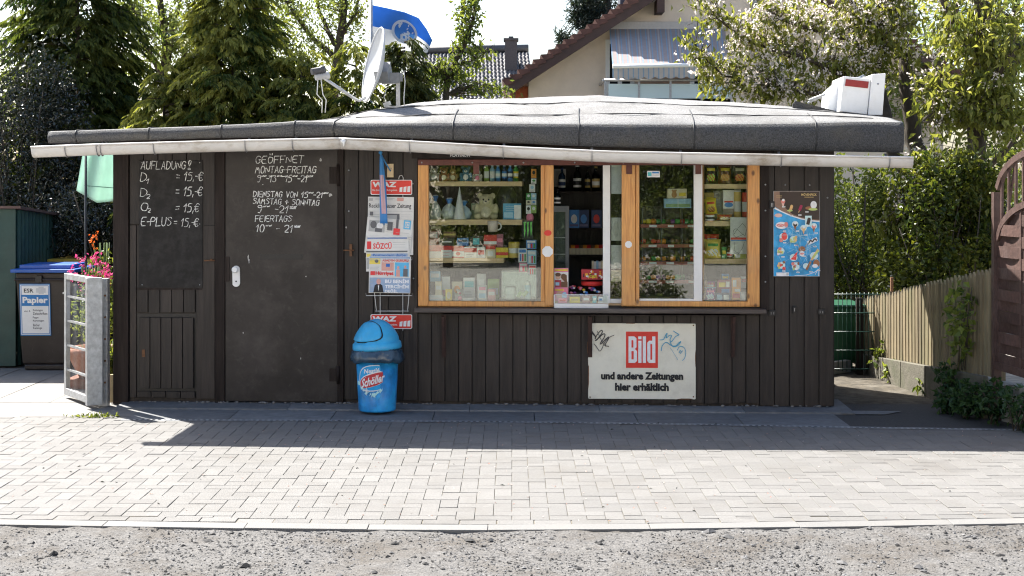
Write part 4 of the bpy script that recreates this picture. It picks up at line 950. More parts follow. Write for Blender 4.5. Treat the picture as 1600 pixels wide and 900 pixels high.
disc(.124, .105, .0005, 0, 1, 0, 0, .08); disc(.117, .098, .001, 1, 1, 0, 0, .08); disc(.112, .056, .0016, 0, 1, -.002, -.012, .3); disc(.108, .05, .0022, 2, 1, -.004, -.016, .3)
def tl(st, x0, x1, z0, z1, tilt, lift, m, bold, sh):
    a = len(mb.v); mb.text(st, cu_ + x0, cu_ + x1, cz + z0, cz + z1, lift, m, bold, shear=sh)
    for i in range(a, len(mb.v)):
        x, y, z = mb.v[i]; mb.v[i] = onbin(x, y, z + (x - cu_) * tilt)
tl('Nestlé', -.072, .052, .042, .078, .1, .0028, 0, .03, .1); tl('Schöller', -.098, .094, -.052, .016, .3, .003, 0, .03, .25)
for i in range(50):
    a = random.uniform(-1.2, .9); x = .135 * math.sin(a * 1.3); z = -.12 - .02 * math.cos(a * 2) + abs(x) * .5; s_ = random.uniform(.0015, .004)
    mb.add([onbin(cu_ + x + random.uniform(-.02, .02) + p * s_, .0012 + i * 1e-5, cz + z + random.uniform(-.02, .02) + q * s_) for p, q in ((-1, 0), (0, -1), (1, 0), (0, 1))], [(0, 1, 2, 3)], 3)
for p, q in ((0, 1), (1, 0), (.7, .7), (.7, -.7)):
    x, z = -.052, -.10; l = .045 if p * q == 0 else .02; w3 = .0035
    mb.add([onbin(cu_ + x + a * p * l + b * q * w3, .0034 + p * .0002, cz + z + a * q * l - b * p * w3) for a, b in ((-1, 0), (0, -1), (1, 0), (0, 1))], [(0, 1, 2, 3)], 0)
LOGO = mb.obj('logo', [C(.74, .76, .78, .35), C(.02, .3, .6, .35), C(.45, .035, .04, .35), C(.4, .65, .8, .4)], parent=BODY)
mb = MB(); mb.lathe([(rt + .006, H - .05), (rt + .028, H - .06), (rt + .043, H - .055), (rt + .04, H - .02), (rt + .028, H + .02), (rt + .014, H + .05), (rt - .004, H + .055)], (bu, BV, 0), 72, fn=lambda a, r, z: r + .016 * noise.noise(Vector((math.cos(a) * 4, math.sin(a) * 4, z * 30))) + .01 * noise.noise(Vector((math.cos(a) * 11, math.sin(a) * 11, z * 40))))
for i in range(len(mb.v)):
    x, y, z = mb.v[i]; mb.v[i] = (x, y, z + .02 * noise.noise(Vector((x * 14, y * 14, z * 6))))
mb.obj('bin_liner', mat('dark_blue_liner', (.035, .07, .11), .22, .3, 20, .3, 40, spec=.6), parent=BIN, solid=.001)
LZ = H + .035
mb = MB(); M2 = Matrix.Translation((bu, BV, LZ)) @ Matrix.Rotation(R(-3), 4, 'Y')
a0 = len(mb.v)
prof = [(.192, 0), (.197, .012), (.194, .05), (.186, .056), (.180, .06)] + [(.176, .09), (.166, .115), (.152, .142), (.134, .168), (.112, .193), (.088, .213), (.06, .228), (.035, .236), (.016, .24), (0, .241)]
def lidr(a, r, z):                                     # flattened where the flap sits, front left
    if z > .075:
        c_ = math.cos(a - R(222)); k_ = max(0, c_) ** 2 * (z - .075) / .19
        return r * (1 - .16 * k_)
    return r
mb.lathe(prof, (0, 0, 0), 56, fn=lidr); mb.xf(M2); LIDM = mat('blue_lid_plastic', (.05, .42, .75), .34, .12, 8, dirt=(.16, .4, .55), dscale=7, damt=.45, grime=((.05, .14, .2), 13, .4))
LID = mb.obj('lid', LIDM, parent=BIN, solid=.002)
for nm_, mm_, grow, lift, th in (('flap_groove_shade', 'black', 1.07, .003, .002), ('flap', LIDM, 1.0, .0065, .006)):  # black patch below the flap paints the shade of its groove
    mb = MB(); nz, na = 14, 24; vs3 = []; zc_ = .148; hz_ = .076 * grow
    for i in range(nz + 1):
        z = zc_ - hz_ + 2 * hz_ * i / nz
        r_ = float(np.interp(z, [p[1] for p in prof], [p[0] for p in prof])); hw = R(60) * grow * math.sqrt(max(0.03, 1 - ((z - zc_) / (hz_ * 1.01)) ** 4))
        for j in range(na + 1):
            a = R(232) + hw * (2 * j / na - 1); rr = lidr(a, r_, z) + lift; vs3.append((rr * math.cos(a), rr * math.sin(a), z + lift * .6))
    mb.add(vs3, [(i * (na + 1) + j, i * (na + 1) + j + 1, (i + 1) * (na + 1) + j + 1, (i + 1) * (na + 1) + j) for i in range(nz) for j in range(na)], 0, True); mb.xf(M2)
    mb.obj(nm_, mm_, parent=LID, solid=th)
# ------------------------------------------------------------------ goods in the windows
LW, RW, SV = 'goods in the large left window', 'goods in the right window', 'goods in the serving window'
def goods(mb, name, mats, lab, cat, grp=None, **k): return mb.obj(name, mats, label=lab, cat=cat, frame=FK, group=grp, **k)
def carton(name, lab, cat, x0, x1, y0, y1, v, dep, c, deco=(), grp=None, par=None):
    if deco and isinstance(deco[0], str): deco = (deco,)
    f = Flat(v); f.plate(x0, x1, y0, y1, dep, 0); f.v = v - .0004
    mats = [c]
    for k, d in enumerate(deco):
        kind, col = d[0], d[-1]; mats.append(col); w_, h_ = x1 - x0, y1 - y0
        Q = lambda a, b, e, g: f.q(x0 + a * w_, x0 + b * w_, y0 + e * h_, y0 + g * h_, k + 1)
        if kind == 'r': Q(*d[1:5])
        elif kind == 'e': f.e(x0 + d[1] * w_, y0 + d[2] * h_, d[3] * w_, d[4] * h_, k + 1)
        elif kind == 't': f.t(d[1], x0 + d[2] * w_, x0 + d[3] * w_, y0 + d[4] * h_, y0 + d[5] * h_, k + 1, .03)
        elif kind == 'l':
            for i in range(d[1]): f.line([(x0 + .15 * w_, y0 + (d[2] + (d[3] - d[2]) * i / max(1, d[1] - 1)) * h_), (x0 + random.uniform(.6, .88) * w_, y0 + (d[2] + (d[3] - d[2]) * i / max(1, d[1] - 1)) * h_)], .002, k + 1)
    return goods(f.mb, name, mats, lab, cat, grp)
def packet(lab, x0, x1, y0, y1, v, cols, grp, name='crisp_packet', cat='crisp packet', tilt=0, pat=0):
    mb = MB(); a, b = K(x0, y0, v); c, d = K(x1, y1, v); nx_, nz_ = 12, 14; w_, h_ = c - a, b - d; rr = random.Random(int(x0 * 7 + y0))
    for sgn in (-1, 1):
        vs3 = []
        for j in range(nz_ + 1):
            for i in range(nx_ + 1):
                s_, t = i / nx_ * 2 - 1, j / nz_ * 2 - 1
                bul = .3 * w_ * (1 - s_ ** 4) ** .5 * (1 - abs(t) ** 3.5) + .003
                wr = .02 * w_ * noise.noise(Vector((s_ * 3 + x0, t * 3, v * 9))) * (1 - t ** 6)
                vs3.append((a + w_ * (s_ + 1) / 2 - .06 * w_ * s_ * (1 - abs(t)), v + .3 * w_ + sgn * bul + wr, d + h_ * (t + 1) / 2))
        fs3 = [(j * (nx_ + 1) + i, j * (nx_ + 1) + i + 1, (j + 1) * (nx_ + 1) + i + 1, (j + 1) * (nx_ + 1) + i) for j in range(nz_) for i in range(nx_)]
        o = len(mb.v); mb.add(vs3, [])
        for idx, fc in enumerate(fs3):
            j, i = divmod(idx, nx_); s_, t = (i + .5) / nx_ * 2 - 1, (j + .5) / nz_ * 2 - 1
            m_ = 0
            if sgn < 0:
                if abs(t) > .88: m_ = 1 if pat else 0
                elif (s_ / .75) ** 2 + ((t - .42) / .2) ** 2 < 1: m_ = 2
                elif (s_ / .7) ** 2 + ((t + .35) / .38) ** 2 < 1: m_ = 1 if (i + j) % 3 else 3
                elif pat and (i * 3 + j * 5) % 7 == 0: m_ = 3
            mb.f.append(tuple(q + o for q in (fc if sgn < 0 else fc[::-1]))); mb.m.append(m_); mb.s.append(True)
    if tilt: mb.xf(Matrix.Translation((a, v, d)) @ Matrix.Rotation(R(tilt), 4, 'Y') @ Matrix.Translation((-a, -v, -d)))
    return goods(mb, name, cols, lab, cat, grp)
def bottle(lab, x, y0, y1, r, v, glass, labc, cap, grp, neck=.33, name='bottle', shoulder=.62, lab_z=(.15, .5)):
    u, zb = K(x, y1, v); zt = K(x, y0, v)[1]; h = zt - zb; r = r / 188.5
    b = thing(name, lab, 'bottle', (u, v, zb), FK, grp)
    mb = MB(); mb.lathe([(0, 0), (r, 0), (r, h * shoulder), (r * .85, h * (shoulder + .07)), (r * neck, h * (shoulder + .17)), (r * neck, h * .93), (r * neck * 1.15, h * .93), (0, h * .93)], (u, v, zb), 16); mb.obj('glass_body', glass, parent=b)
    mb = MB(); z0, z1 = h * lab_z[0], h * lab_z[1]; mb.lathe([(r * 1.02, z0), (r * 1.02, z0 + (z1 - z0) * .25), (r * 1.02, z0 + (z1 - z0) * .7), (r * 1.02, z1)], (u, v, zb), 16, ms=[0, 1, 0]); mb.obj('bottle_label', list(labc), parent=b)
    mb = MB(); mb.lathe([(0, h * .925), (r * neck * 1.25, h * .925), (r * neck * 1.25, h), (0, h)], (u, v, zb), 14); mb.obj('cap', cap, parent=b)
    return b
def can(lab, x, y0, y1, r, v, cols, grp, name='can', cat='can'):
    u, zb = K(x, y1, v); zt = K(x, y0, v)[1]; h = zt - zb; r = r / 188.5
    mb = MB(); mb.lathe([(0, .0), (r * .9, 0), (r, h * .06), (r, h * .3), (r, h * .62), (r, h * .92), (r * .9, h), (r * .85, h * .985), (0, h * .985)], (u, v, zb), 20, ms=[0, 0, 1, 2, 1, 3, 3, 3])
    return goods(mb, name, cols, lab, cat, grp)
def plush(name, lab, x, y1, s_, v, m1, m2, ears='round', grp=LW, tall=1.0, extra=None):
    u, z = K(x, y1, v); s_ = s_ / 188.5
    t = thing(name, lab, 'soft toy', (u, v, z), FK, grp)
    mb = MB(); mb.ell((u, v, z + .42 * s_ * tall), (.42 * s_, .36 * s_, .44 * s_ * tall)); mb.ell((u, v - .03 * s_, z + 1.02 * s_ * tall), (.36 * s_, .34 * s_, .34 * s_))
    for k in (-1, 1):
        if ears == 'round': mb.ell((u + k * .3 * s_, v, z + 1.3 * s_ * tall), (.15 * s_, .09 * s_, .15 * s_))
        if ears == 'long': mb.ell((u + k * .17 * s_, v, z + 1.5 * s_ * tall), (.08 * s_, .06 * s_, .3 * s_))
        mb.ell((u + k * .45 * s_, v - .1 * s_, z + .55 * s_ * tall), (.14 * s_, .16 * s_, .3 * s_)); mb.ell((u + k * .38 * s_, v - .26 * s_, z + .16 * s_), (.2 * s_, .28 * s_, .17 * s_))
    mb.obj('body', m1, parent=t, remesh=max(.004, s_ * .045))
    mb = MB(); mb.ell((u, v - .33 * s_, z + .95 * s_ * tall), (.16 * s_, .1 * s_, .12 * s_)); mb.ell((u, v - .35 * s_, z + .4 * s_ * tall), (.25 * s_, .06 * s_, .26 * s_)); mb.obj('muzzle', m2, parent=t)
    for k in (-1, 1):
        mb = MB(); mb.ell((u + k * .13 * s_, v - .335 * s_, z + 1.1 * s_ * tall), (.04 * s_, .03 * s_, .045 * s_), 8, 6); mb.obj('eye', 'black', parent=t)
    mb = MB(); mb.ell((u, v - .43 * s_, z + .99 * s_ * tall), (.06 * s_, .03 * s_, .04 * s_), 8, 6); mb.obj('nose', 'black', parent=t)
    return t
fur = lambda n, c: mat(n, c, .95, .2, 40, .6, 160)
WH, RD, YE, BL, NV, GR, BKc, OR, PK, TQ, BR, LG, GD, LB, PU, CR = (C(.7, .7, .68), C(.55, .035, .03), C(.7, .5, .04), C(.05, .2, .5), C(.02, .04, .12), C(.05, .25, .06), C(.015, .015, .017), C(.65, .25, .03), C(.65, .2, .3), C(.08, .4, .45), C(.12, .06, .03), C(.3, .45, .12), C(.45, .33, .1), C(.3, .5, .65), C(.2, .06, .25), C(.62, .55, .4))
# -- left window, top shelf
plush('plush_owl', 'pale plush toy with a big eye, far left on the top shelf', 678, 283.5, 17, .2, fur('cream_fur', (.5, .46, .4)), WH, 'round')
plush('plush_lion', 'orange brown plush toy beside the pale big-eyed one on the top shelf', 694, 283.5, 16, .2, fur('ginger_fur', (.35, .16, .06)), CR, 'round')
plush('plush_giraffe', 'small tan plush toy with upright ears near the middle of the top shelf', 708, 283.5, 15, .24, fur('tan_fur', (.42, .25, .1)), CR, 'long')
plush('plush_mouse', 'blue and white plush toy on the top shelf, right of the tan long-eared one', 728, 283.5, 17, .2, fur('blue_fur', (.06, .2, .32)), WH, 'round')
plush('plush_rabbit', 'white plush toy with long ears on the top shelf, beside the first bottle', 746, 283.5, 14, .2, fur('white_fur', (.6, .57, .52)), PK, 'long')
for x, c1, c2, lb in ((760, LG, WH, 'greenish spray bottle, first of the row of bottles on the top shelf'), (769, LB, WH, 'pale blue bottle with white label on the top shelf'), (778, BL, LB, 'mid blue bottle standing on the top shelf between two paler ones'), (788, NV, BL, 'dark blue bottle on the top shelf'), (797, BL, NV, 'bright blue bottle right of the dark blue one on the top shelf'), (806, GR, YE, 'green bottle with a yellow band at the right end of the top shelf')):
    bottle(lb, x, 258, 283.5, 3.9, .22, c1, (c2, WH), WH, LW, .45, 'spray_bottle', .7, (.2, .62))
# -- second shelf
CELL = mat('crinkled_cellophane', (.6, .64, .66), .15, .3, 24, .9, 60, spec=.8)
for x0, x1, y0, c2, lb in ((671, 688, 308, WH, 'white gift basket in crinkled film, far left on the second shelf'), (690, 713, 312, WH, 'wide white gift parcel in film behind the silver party hat'), (714, 735, 316, LB, 'pale blue wrapped gift parcel with ribbon beside the cream teddy bear')):
    mb = MB(); a, b = K(x0, y0, .2); c, d = K(x1, 342.5, .2); cx = (a + c) / 2; hw = (c - a) / 2
    mb.lathe([(0, 0), (hw, 0), (hw * 1.05, (b - d) * .35), (hw * .8, (b - d) * .6), (hw * .25, (b - d) * .8), (hw * .5, (b - d) * 1.05), (hw * .3, (b - d) * 1.1)], (cx, .24, d), 20, fn=lambda A, r, z: r * (1 + .14 * math.sin(A * 5 + z * 40)), ms=[0, 0, 0, 0, 1, 0])
    goods(mb, 'gift_parcel', [CELL if c2 is WH else C(.4, .52, .62, .25), BL], lb, 'gift parcel', LW)
mb = MB(); u, z = K(718, 342.5, .15); mb.lathe([(.055, 0), (.05, .01), (.002, .27), (0, .272)], (u, .15, z), 20); goods(mb, 'party_hat', C(.66, .66, .64, .25), 'pale pointed cone hat on the second shelf left of the teddy bear', 'party hat', LW)
plush('teddy_bear', 'cream teddy bear with dark nose sitting on the second shelf', 760, 342.5, 33, .22, fur('teddy_fur', (.62, .55, .36)), fur('teddy_muzzle', (.66, .6, .44)), 'round', tall=.86)
mb = MB(); u, z = K(791, 342.5, .26); mb.lathe([(.07, 0), (.09, .05), (.085, .2), (.055, .27), (0, .28)], (u, .28, z), 20); goods(mb, 'thermos_flask', C(.02, .02, .025, .3), 'black rounded flask behind the blue box on the second shelf', 'flask', LW)
carton('gift_box', 'blue and white square box on the second shelf right of the teddy', 'box', 786, 814, 318, 342.8, .16, .08, C(.08, .3, .5), (('r', .62, 1, .1, .95, WH), ('r', .05, .55, .55, .9, LB), ('l', 3, .2, .45, WH)), LW)
# -- third shelf: boxes
for i, (x0, x1, y0, c, dc, lb) in enumerate(((670, 689, 383, RD, (('r', 0, 1, .5, 1, WH)), 'red and white cigarette carton at the left end of the third shelf'),
        (689.5, 706, 384, WH, (('r', 0, 1, .0, .35, RD), ('l', 2, .55, .8, RD)), 'white cigarette carton with a red top, second on the third shelf'), (706.5, 725, 384.5, RD, (('r', 0, 1, .45, .9, WH), ('e', .5, .65, .2, .16, RD)), 'red cigarette carton with a white band and red disc'),
        (725.5, 745, 386, WH, (('r', 0, 1, .1, .5, RD), ('l', 2, .7, .85, BKc)), 'white carton with a wide red stripe under the black watch box'), (745.5, 758, 386, WH, (('r', .1, .9, .3, .7, RD),), 'narrow white carton with a red patch on the third shelf'),
        (759, 774, 384, CR, (('r', 0, 1, 0, .3, RD), ('r', .2, .8, .45, .85, WH)), 'cream tub shaped carton with a red lid on the third shelf'), (775, 794, 387, YE, (('r', 0, 1, .45, .75, RD)), 'yellow carton with a red band right on the third shelf'))):
    carton('cigarette_carton', lb, 'carton', x0, x1, y0, 402.8, .14, .09, c, dc, LW)
for x0, x1, y0, y1, v, c, dc, lb in ((671, 685, 361, 382.8, .16, C(.2, .02, .03), (('r', .1, .9, .05, .5, WH), ('l', 5, .1, .45, RD)), 'dark red packet striped with white on the carton far left'), (687, 709, 372, 383.5, .16, BKc, (('r', .15, .85, .4, .6, WH),), 'flat black box lying on the white cartons of the third shelf'),
        (693, 712, 362, 371.6, .2, BR, (('r', 0, 1, .3, .6, GD),), 'brown box stacked on the flat black box'), (735, 753, 369, 385.6, .17, BKc, (('r', .22, .78, .2, .8, TQ),), 'black box with a turquoise picture on top of the striped carton'), (714, 732, 372, 384, .2, BL, (('r', .1, .9, .2, .5, NV),), 'dark blue box left of the turquoise picture box'), (756, 776, 367, 383.6, .19, RD, (('r', 0, 1, .6, .9, WH),), 'red box on the cream tub carton')):
    carton('small_box', lb, 'box', x0, x1, y0, y1, v, .07, c, dc, LW)
can('yellow lidded jar at the right end of the third shelf', 803, 378, 402.8, 9, .2, [GD, C(.55, .42, .12), WH, YE], LW, 'jar', 'jar')
mb = MB(); u, z = K(770, 362, .1); mb.lathe([(0, 0), (.038, 0), (.045, .09), (.04, .09), (.034, .008), (0, .008)], (u, .1, z), 20, ms=[0, 1, 0, 0, 0]); mb.tube([(u + .04 + .03 * math.sin(t), .1, z + .045 + .03 * math.cos(t)) for t in [i * math.pi / 8 for i in range(9)]], .006, 6); goods(mb, 'mug', [WH, C(.65, .55, .5)], 'white mug hanging under the second shelf before the third', 'mug', LW)
# -- right column of the left window: packs hanging in strips
k = 0
for x0, x1, y0, y1, c, c2, lb in ((830, 838, 264, 278, OR, BKc, 'orange tobacco pack, top of the hanging column by the pine post'), (830, 838, 279, 287, WH, GR, 'white tobacco pack under the orange one in the hanging column'), (822, 829.5, 302, 312, GR, WH, 'green and white pack in the left hanging strip'), (830, 838, 302, 312, LB, WH, 'pale blue pack in the right hanging strip'), (822, 829.5, 312.8, 320, CR, BKc, 'cream pack in the left strip below the green one'), (830, 838, 312.8, 320, WH, BL, 'white and blue pack in the right strip below the pale blue one'), (822, 829.5, 321, 334, WH, BKc, 'lowest white pack of the left hanging strip'), (830, 838, 321, 333, LG, WH, 'lowest pale green pack of the right hanging strip'), (827, 836, 288, 300, WH, LB, 'white pack between the upper and lower packs of the hanging column')):
    carton('tobacco_pack', lb, 'pack', x0, x1, y0, y1, .1, .02, c, (('e', .5, .4, .3, .22, c2), ('l', 2, .75, .9, BKc)), LW)
f = Flat(.08); f.plate(816, 832.5, 345, 374, .003, 0)
for i in range(3):
    x = 818 + i * 5; f.p([(x, 347.5), (x + 3.4, 346.5), (x + 2.6, 353), (x + 3.2, 360), (x + 1.6, 372 - i), (x + .8, 360), (x + 1, 353)], 1)
goods(f.mb, 'drink_sticker', [BKc, C(.16, .6, .12)], 'black card with three bright green claw marks in the left window', 'sticker')
mb = MB(); u, z = K(828, 345, .13); mb.ell((u, .13, z + .025), (.032, .03, .04)); goods(mb, 'rubber_ball', PK, 'pink ball resting above the green claw card', 'ball', LW)
for x0, x1, y0, y1, c, c2, lb in ((822, 838, 375, 389, BL, WH, 'blue hanging card with a white shoe shape'), (810, 823, 388, 410, WH, BL, 'white blister card with blue lighters, left of its pair'), (824, 838, 391, 413, LB, WH, 'pale blue blister card right of the white lighter card'), (811, 824, 411, 425, PK, WH, 'pink blister card below the white lighter card'), (826, 838, 414, 430, C(.5, .5, .52), RD, 'grey and red blister card low by the pine post')):
    carton('blister_card', lb, 'card', x0, x1, y0, y1, .1, .008, c, (('r', .1, .9, .08, .3, c2), ('r', .15, .35, .4, .92, c2), ('r', .45, .62, .4, .92, RD), ('r', .72, .9, .4, .92, GR)), LW)
# -- floor of the left window
for x0, x1, y0, y1, v, c, dc, lb in ((671, 692, 461, 470.8, .1, WH, (('l', 2, .3, .7, LB),), 'flat white box at the lower left corner of the left window'), (680, 690, 440, 460.8, .12, CR, (('r', .1, .9, .3, .6, WH),), 'tall cream box standing on the flat white box'), (696, 706, 452, 470.8, .14, YE, (('e', .5, .5, .3, .3, CR),), 'small yellow pack on the window floor'), (747, 760, 446, 470.8, .12, WH, (('r', .1, .9, .5, .8, LB), ('r', .1, .9, .1, .3, PK)), 'white candle box standing on the window floor'), (762, 774, 452, 470.8, .14, C(.6, .3, .3), (('r', .1, .9, .2, .5, WH),), 'dusty pink box beside the white candle box')):
    carton('small_box', lb, 'box', x0, x1, y0, y1, v, .05, c, dc, LW)
mb = MB(); u, z = K(732, 471, .16); mb.lathe([(0, 0), (.05, 0), (.062, .03), (.05, .035), (0, .036)], (u, .16, z), 20); goods(mb, 'dish', WH, 'small white dish on the window floor left of the candle box', 'dish', LW)
plush('plush_lamb', 'tiny white plush toy on the window floor beside the yellow pack', 719, 471, 14, .16, fur('lamb_fur', (.6, .58, .54)), PK, 'round')
for x0, x1, y0, y1, v, c, dc, lb in ((672, 688, 424, 440, .2, LB, (('r', .1, .9, .2, .6, WH),), 'pale blue box stacked behind the tall cream box'), (690, 703, 432, 470.8, .26, WH, (('r', .1, .9, .55, .8, PK),), 'tall white box behind the small yellow pack'), (706, 722, 440, 470.8, .3, CR, (('e', .5, .4, .3, .2, OR),), 'cream box with an orange spot at the back of the window floor'), (724, 742, 434, 470.8, .32, WH, (('r', .1, .9, .15, .4, TQ), ('l', 3, .6, .85, BKc)), 'white box with a turquoise band behind the white dish'),
        (745, 759, 428, 470.8, .34, C(.5, .5, .5), (('r', .2, .8, .2, .5, WH),), 'grey box behind the white candle box'), (762, 780, 436, 470.8, .34, LG, (('r', .1, .9, .4, .7, WH),), 'pale green box behind the dusty pink box'), (672, 690, 352, 361, .3, BR, (('r', .1, .9, .2, .6, CR),), 'brown box lying at the back left of the third shelf'), (776, 786, 366, 386.8, .2, C(.3, .1, .15), (('r', .1, .9, .3, .6, PK),), 'dark pink bottle-shaped box on the yellow carton'), (736, 750, 318, 343, .3, C(.25, .3, .2), (('r', .1, .9, .1, .4, CR),), 'green and cream box behind the teddy bear')):
    carton('small_box', lb, 'box', x0, x1, y0, y1, v, .05, c, dc, LW)
T = thing('glass_tank', 'square glass tank full of small things in the lower right of the left window', 'glass tank', (K(808, 471, .18)[0], .18, K(808, 471, .18)[1]), FK)
mb = MB(); a, b = K(784, 424, .12); c, d = K(838, 471, .12)
for q in ((a, c, .12, .124), (a, c, .276, .28)): mb.box(q[0], q[1], q[2], q[3], d, b)
for q in ((a, a + .004), (c - .004, c)): mb.box(q[0], q[1], .1245, .2755, d, b)
mb.obj('glass_wall', 'glass', parent=T)
mb = MB(); 
for x_, y_ in ((a, .12), (c, .12), (a, .28), (c, .28)): mb.tube([(x_, y_, d), (x_, y_, b)], .004, 6)
mb.tube([(a, .12, b), (c, .12, b), (c, .28, b), (a, .28, b), (a, .12, b)], .004, 6); mb.obj('edge_frame', 'white', parent=T)
mb = MB(); u, z = K(800, 468, .17); mb.lathe([(0, 0), (.04, 0), (.048, .05), (.045, .1), (0, .102)], (u - .02, .18, z), 18, ms=[0, 1, 0, 0]); goods(mb, 'storage_tin', [WH, C(.5, .5, .5)], 'white round tin inside the glass tank', 'tin', LW)
mb = MB(); mb.tube([(u + .05, .18, z + .02), (u + .07, .18, z + .06), (u + .1, .18, z + .04), (u + .13, .18, z + .07)], [.018, .022, .022, .014], 10); goods(mb, 'rubber_snake', LG, 'lime green rubber toy curled inside the glass tank', 'toy', LW)
mb = MB(); mb.lathe([(0, 0), (.025, 0), (.025, .12), (.012, .15), (0, .152)], (u + .13, .2, z), 14, ms=[0, 1, 0, 0]); goods(mb, 'candle', [WH, LB], 'upright white and blue candle behind the green rubber toy', 'candle', LW)
# -- serving window: bottles, fridge, magazines, sweets
DGL = mat('dark_bottle_glass', (.008, .012, .01), .08, .2, 10, spec=.7); BGL = mat('blue_bottle_glass', (.012, .03, .07), .08, .2, 10, spec=.7)
for x, y0, y1, r, gm, lc, cp, nk, lb in ((878, 262, 298.7, 6, BGL, (WH, NV), NV, .35, 'blue glass bottle, leftmost on the high back shelf'), (902, 258, 298.7, 6.8, DGL, (WH, BKc), WH, .4, 'big dark bottle with a white striped label in the middle of the high back shelf'), (918, 262, 298.7, 4.6, DGL, (GD, BKc), BKc, .36, 'slim dark bottle right of the big striped one'), (931, 260, 298.7, 6.6, DGL, (C(.5, .36, .14), WH), GD, .34, 'dark bottle with a tan label beside the white sash')):
    bottle(lb, x, y0, y1, r, 1.42, gm, lc, cp, SV, nk)
bottle('squat brown bottle with a white label standing on the fridge', 871, 296, 321.5, 5.4, .62, DGL, (WH, BKc), BKc, SV, .4)
carton('picture_frame', 'pale framed card leaning at the back, high on the left of the serving window', 'picture', 866, 884, 264, 292, 1.5, .02, C(.3, .29, .27), (('r', .1, .9, .1, .9, C(.2, .19, .18)), ('e', .5, .5, .25, .3, C(.35, .33, .3))), SV)
FR = thing('drinks_fridge', 'narrow dark glass-front drinks fridge inside the serving window', 'fridge', (K(868, 475, .6)[0], .6, .06), FK)
mb = MB(); a, b = K(846, 322, .6); c, d = K(889, 475, .6); mb.box(a, c, .63, 1.05, .06, b); mb.obj('cabinet', C(.05, .055, .06, .4), parent=FR, bev=.005)
mb = MB(); mb.box(a, c, .6, .628, b - .05, b); mb.box(a, a + .03, .6, .628, .1, b - .051); mb.box(c - .03, c, .6, .628, .1, b - .051); mb.box(a + .031, c - .031, .6, .628, .1, .16); DR = mb.obj('door_frame', C(.14, .15, .155, .35), parent=FR)
mb = MB(); mb.box(a + .031, c - .031, .612, .616, .161, b - .051); mb.obj('door_glass', 'glass', parent=DR)
mb = MB(); mb.box(a + .031, c - .031, .6295, .632, .161, b - .051); mb.obj('inner_panel', C(.03, .045, .042, .3), parent=FR)
for y in (372, 398, 424):
    mb = MB(); z = K(868, y, .62)[1]; mb.box(a + .032, c - .032, .618, .628, z, z + .008); mb.obj('rack', 'steel', parent=FR)
for i, (x, y1, c_, lb) in enumerate(((872, 372, GR, 'green can on the top rack of the fridge'), (880, 372, RD, 'red can on the top rack of the fridge'), (871, 398, LG, 'lime green bag of leaves on the middle rack of the fridge'), (880, 398, YE, 'yellow can on the middle rack of the fridge'), (872, 424, BL, 'blue can on the lowest rack of the fridge'), (880, 424, WH, 'white can on the lowest rack of the fridge'))):
    pass
f = Flat(.1); f.plate(866, 888, 419, 471, .01, 0); f.v = .0994
f.q(866, 888, 419, 425, 1); f.line([(868, 422), (886, 422)], .014, 3); f.e(872, 432, 4, 5, 4); f.e(872, 429, 4.4, 3, 5); f.e(881, 434, 4, 5, 4); f.p([(876.5, 434), (877, 429), (881, 427.5), (885.5, 430), (886, 441), (883, 441)], 6); f.q(867, 877, 437.5, 449, 2); f.q(877, 887, 440, 449, 5); f.q(866, 888, 449, 471, 1); f.e(874, 460, 5, 6, 4); f.e(882, 462, 4, 6, 7); f.q(868, 874, 441, 446, 7); f.line([(868, 453), (880, 453)], .012, 3)
goods(f.mb, 'magazine', [C(.6, .6, .58), PK, C(.3, .04, .06), YE, C(.55, .36, .27), BR, BR, LB], 'colourful magazine with two faces leaning left in the serving hatch', 'magazine', SV)
T = thing('lollipop_drum', 'red drum of sweets with a printed lid in the serving hatch', 'sweet drum', (K(925, 445, .3)[0], .3, K(925, 445, .3)[1]), FK)
u, z = K(925, 446, .3); mb = MB(); mb.lathe([(0, 0), (.085, 0), (.092, .012), (.092, .035), (.078, .038), (0, .038)], (u, .3, z), 28); mb.obj('base', RD, parent=T)
f = Flat(.22); f.plate(908.5, 942, 421, 437, .1, 0); f.v = .2194
for i in range(26): f.e(910 + random.random() * 30, 423 + random.random() * 12, random.uniform(.8, 2.2), random.uniform(.8, 2), random.choice([1, 2, 3, 4]))
f.t('JOJO', 919, 932, 430, 435, 1, .04); f.mb.obj('printed_box', [C(.4, .03, .04), YE, WH, OR, BKc], parent=T)
for i, c in enumerate((CR, WH, LB, WH, CR)):
    mb = MB(); a, b = K(924.5 + i * 3.6, 408 + (i % 2), .5); c2, d = K(927.8 + i * 3.6, 420.8, .5); mb.box(a, c2, .5, .6, d, b); goods(mb, 'paperback', c, 'thin pale paperback upright in the row behind the red drum', 'book', 'pale paperbacks behind the sweet drum')
T = thing('counter_tray', 'white counter tray with a clear glass rim across the serving hatch', 'tray', (K(907, 482, .0)[0], .0, K(907, 482, .0)[1]), FK)
mb = MB(); a, b = K(866, 474, -.04); c, d = K(950, 483, -.04); mb.box(a, c, -.04, .2, d, b - .03); mb.box(a, c, -.046, -.04, d, b); mb.obj('tray', 'white', parent=T, bev=.002)
mb = MB(); a, b = K(866, 460.5, -.04); c, d = K(950, 474, -.04); mb.box(a, c, -.044, -.041, d + .001, b); mb.obj('glass_rim', 'glass', parent=T)
mb = MB()
for x_ in (a, c): mb.tube([(x_, -.043, d - .04), (x_, -.043, b)], .004, 6)
mb.tube([(a, -.043, b), (c, -.043, b)], .004, 6); mb.obj('rim_frame', 'white', parent=T)
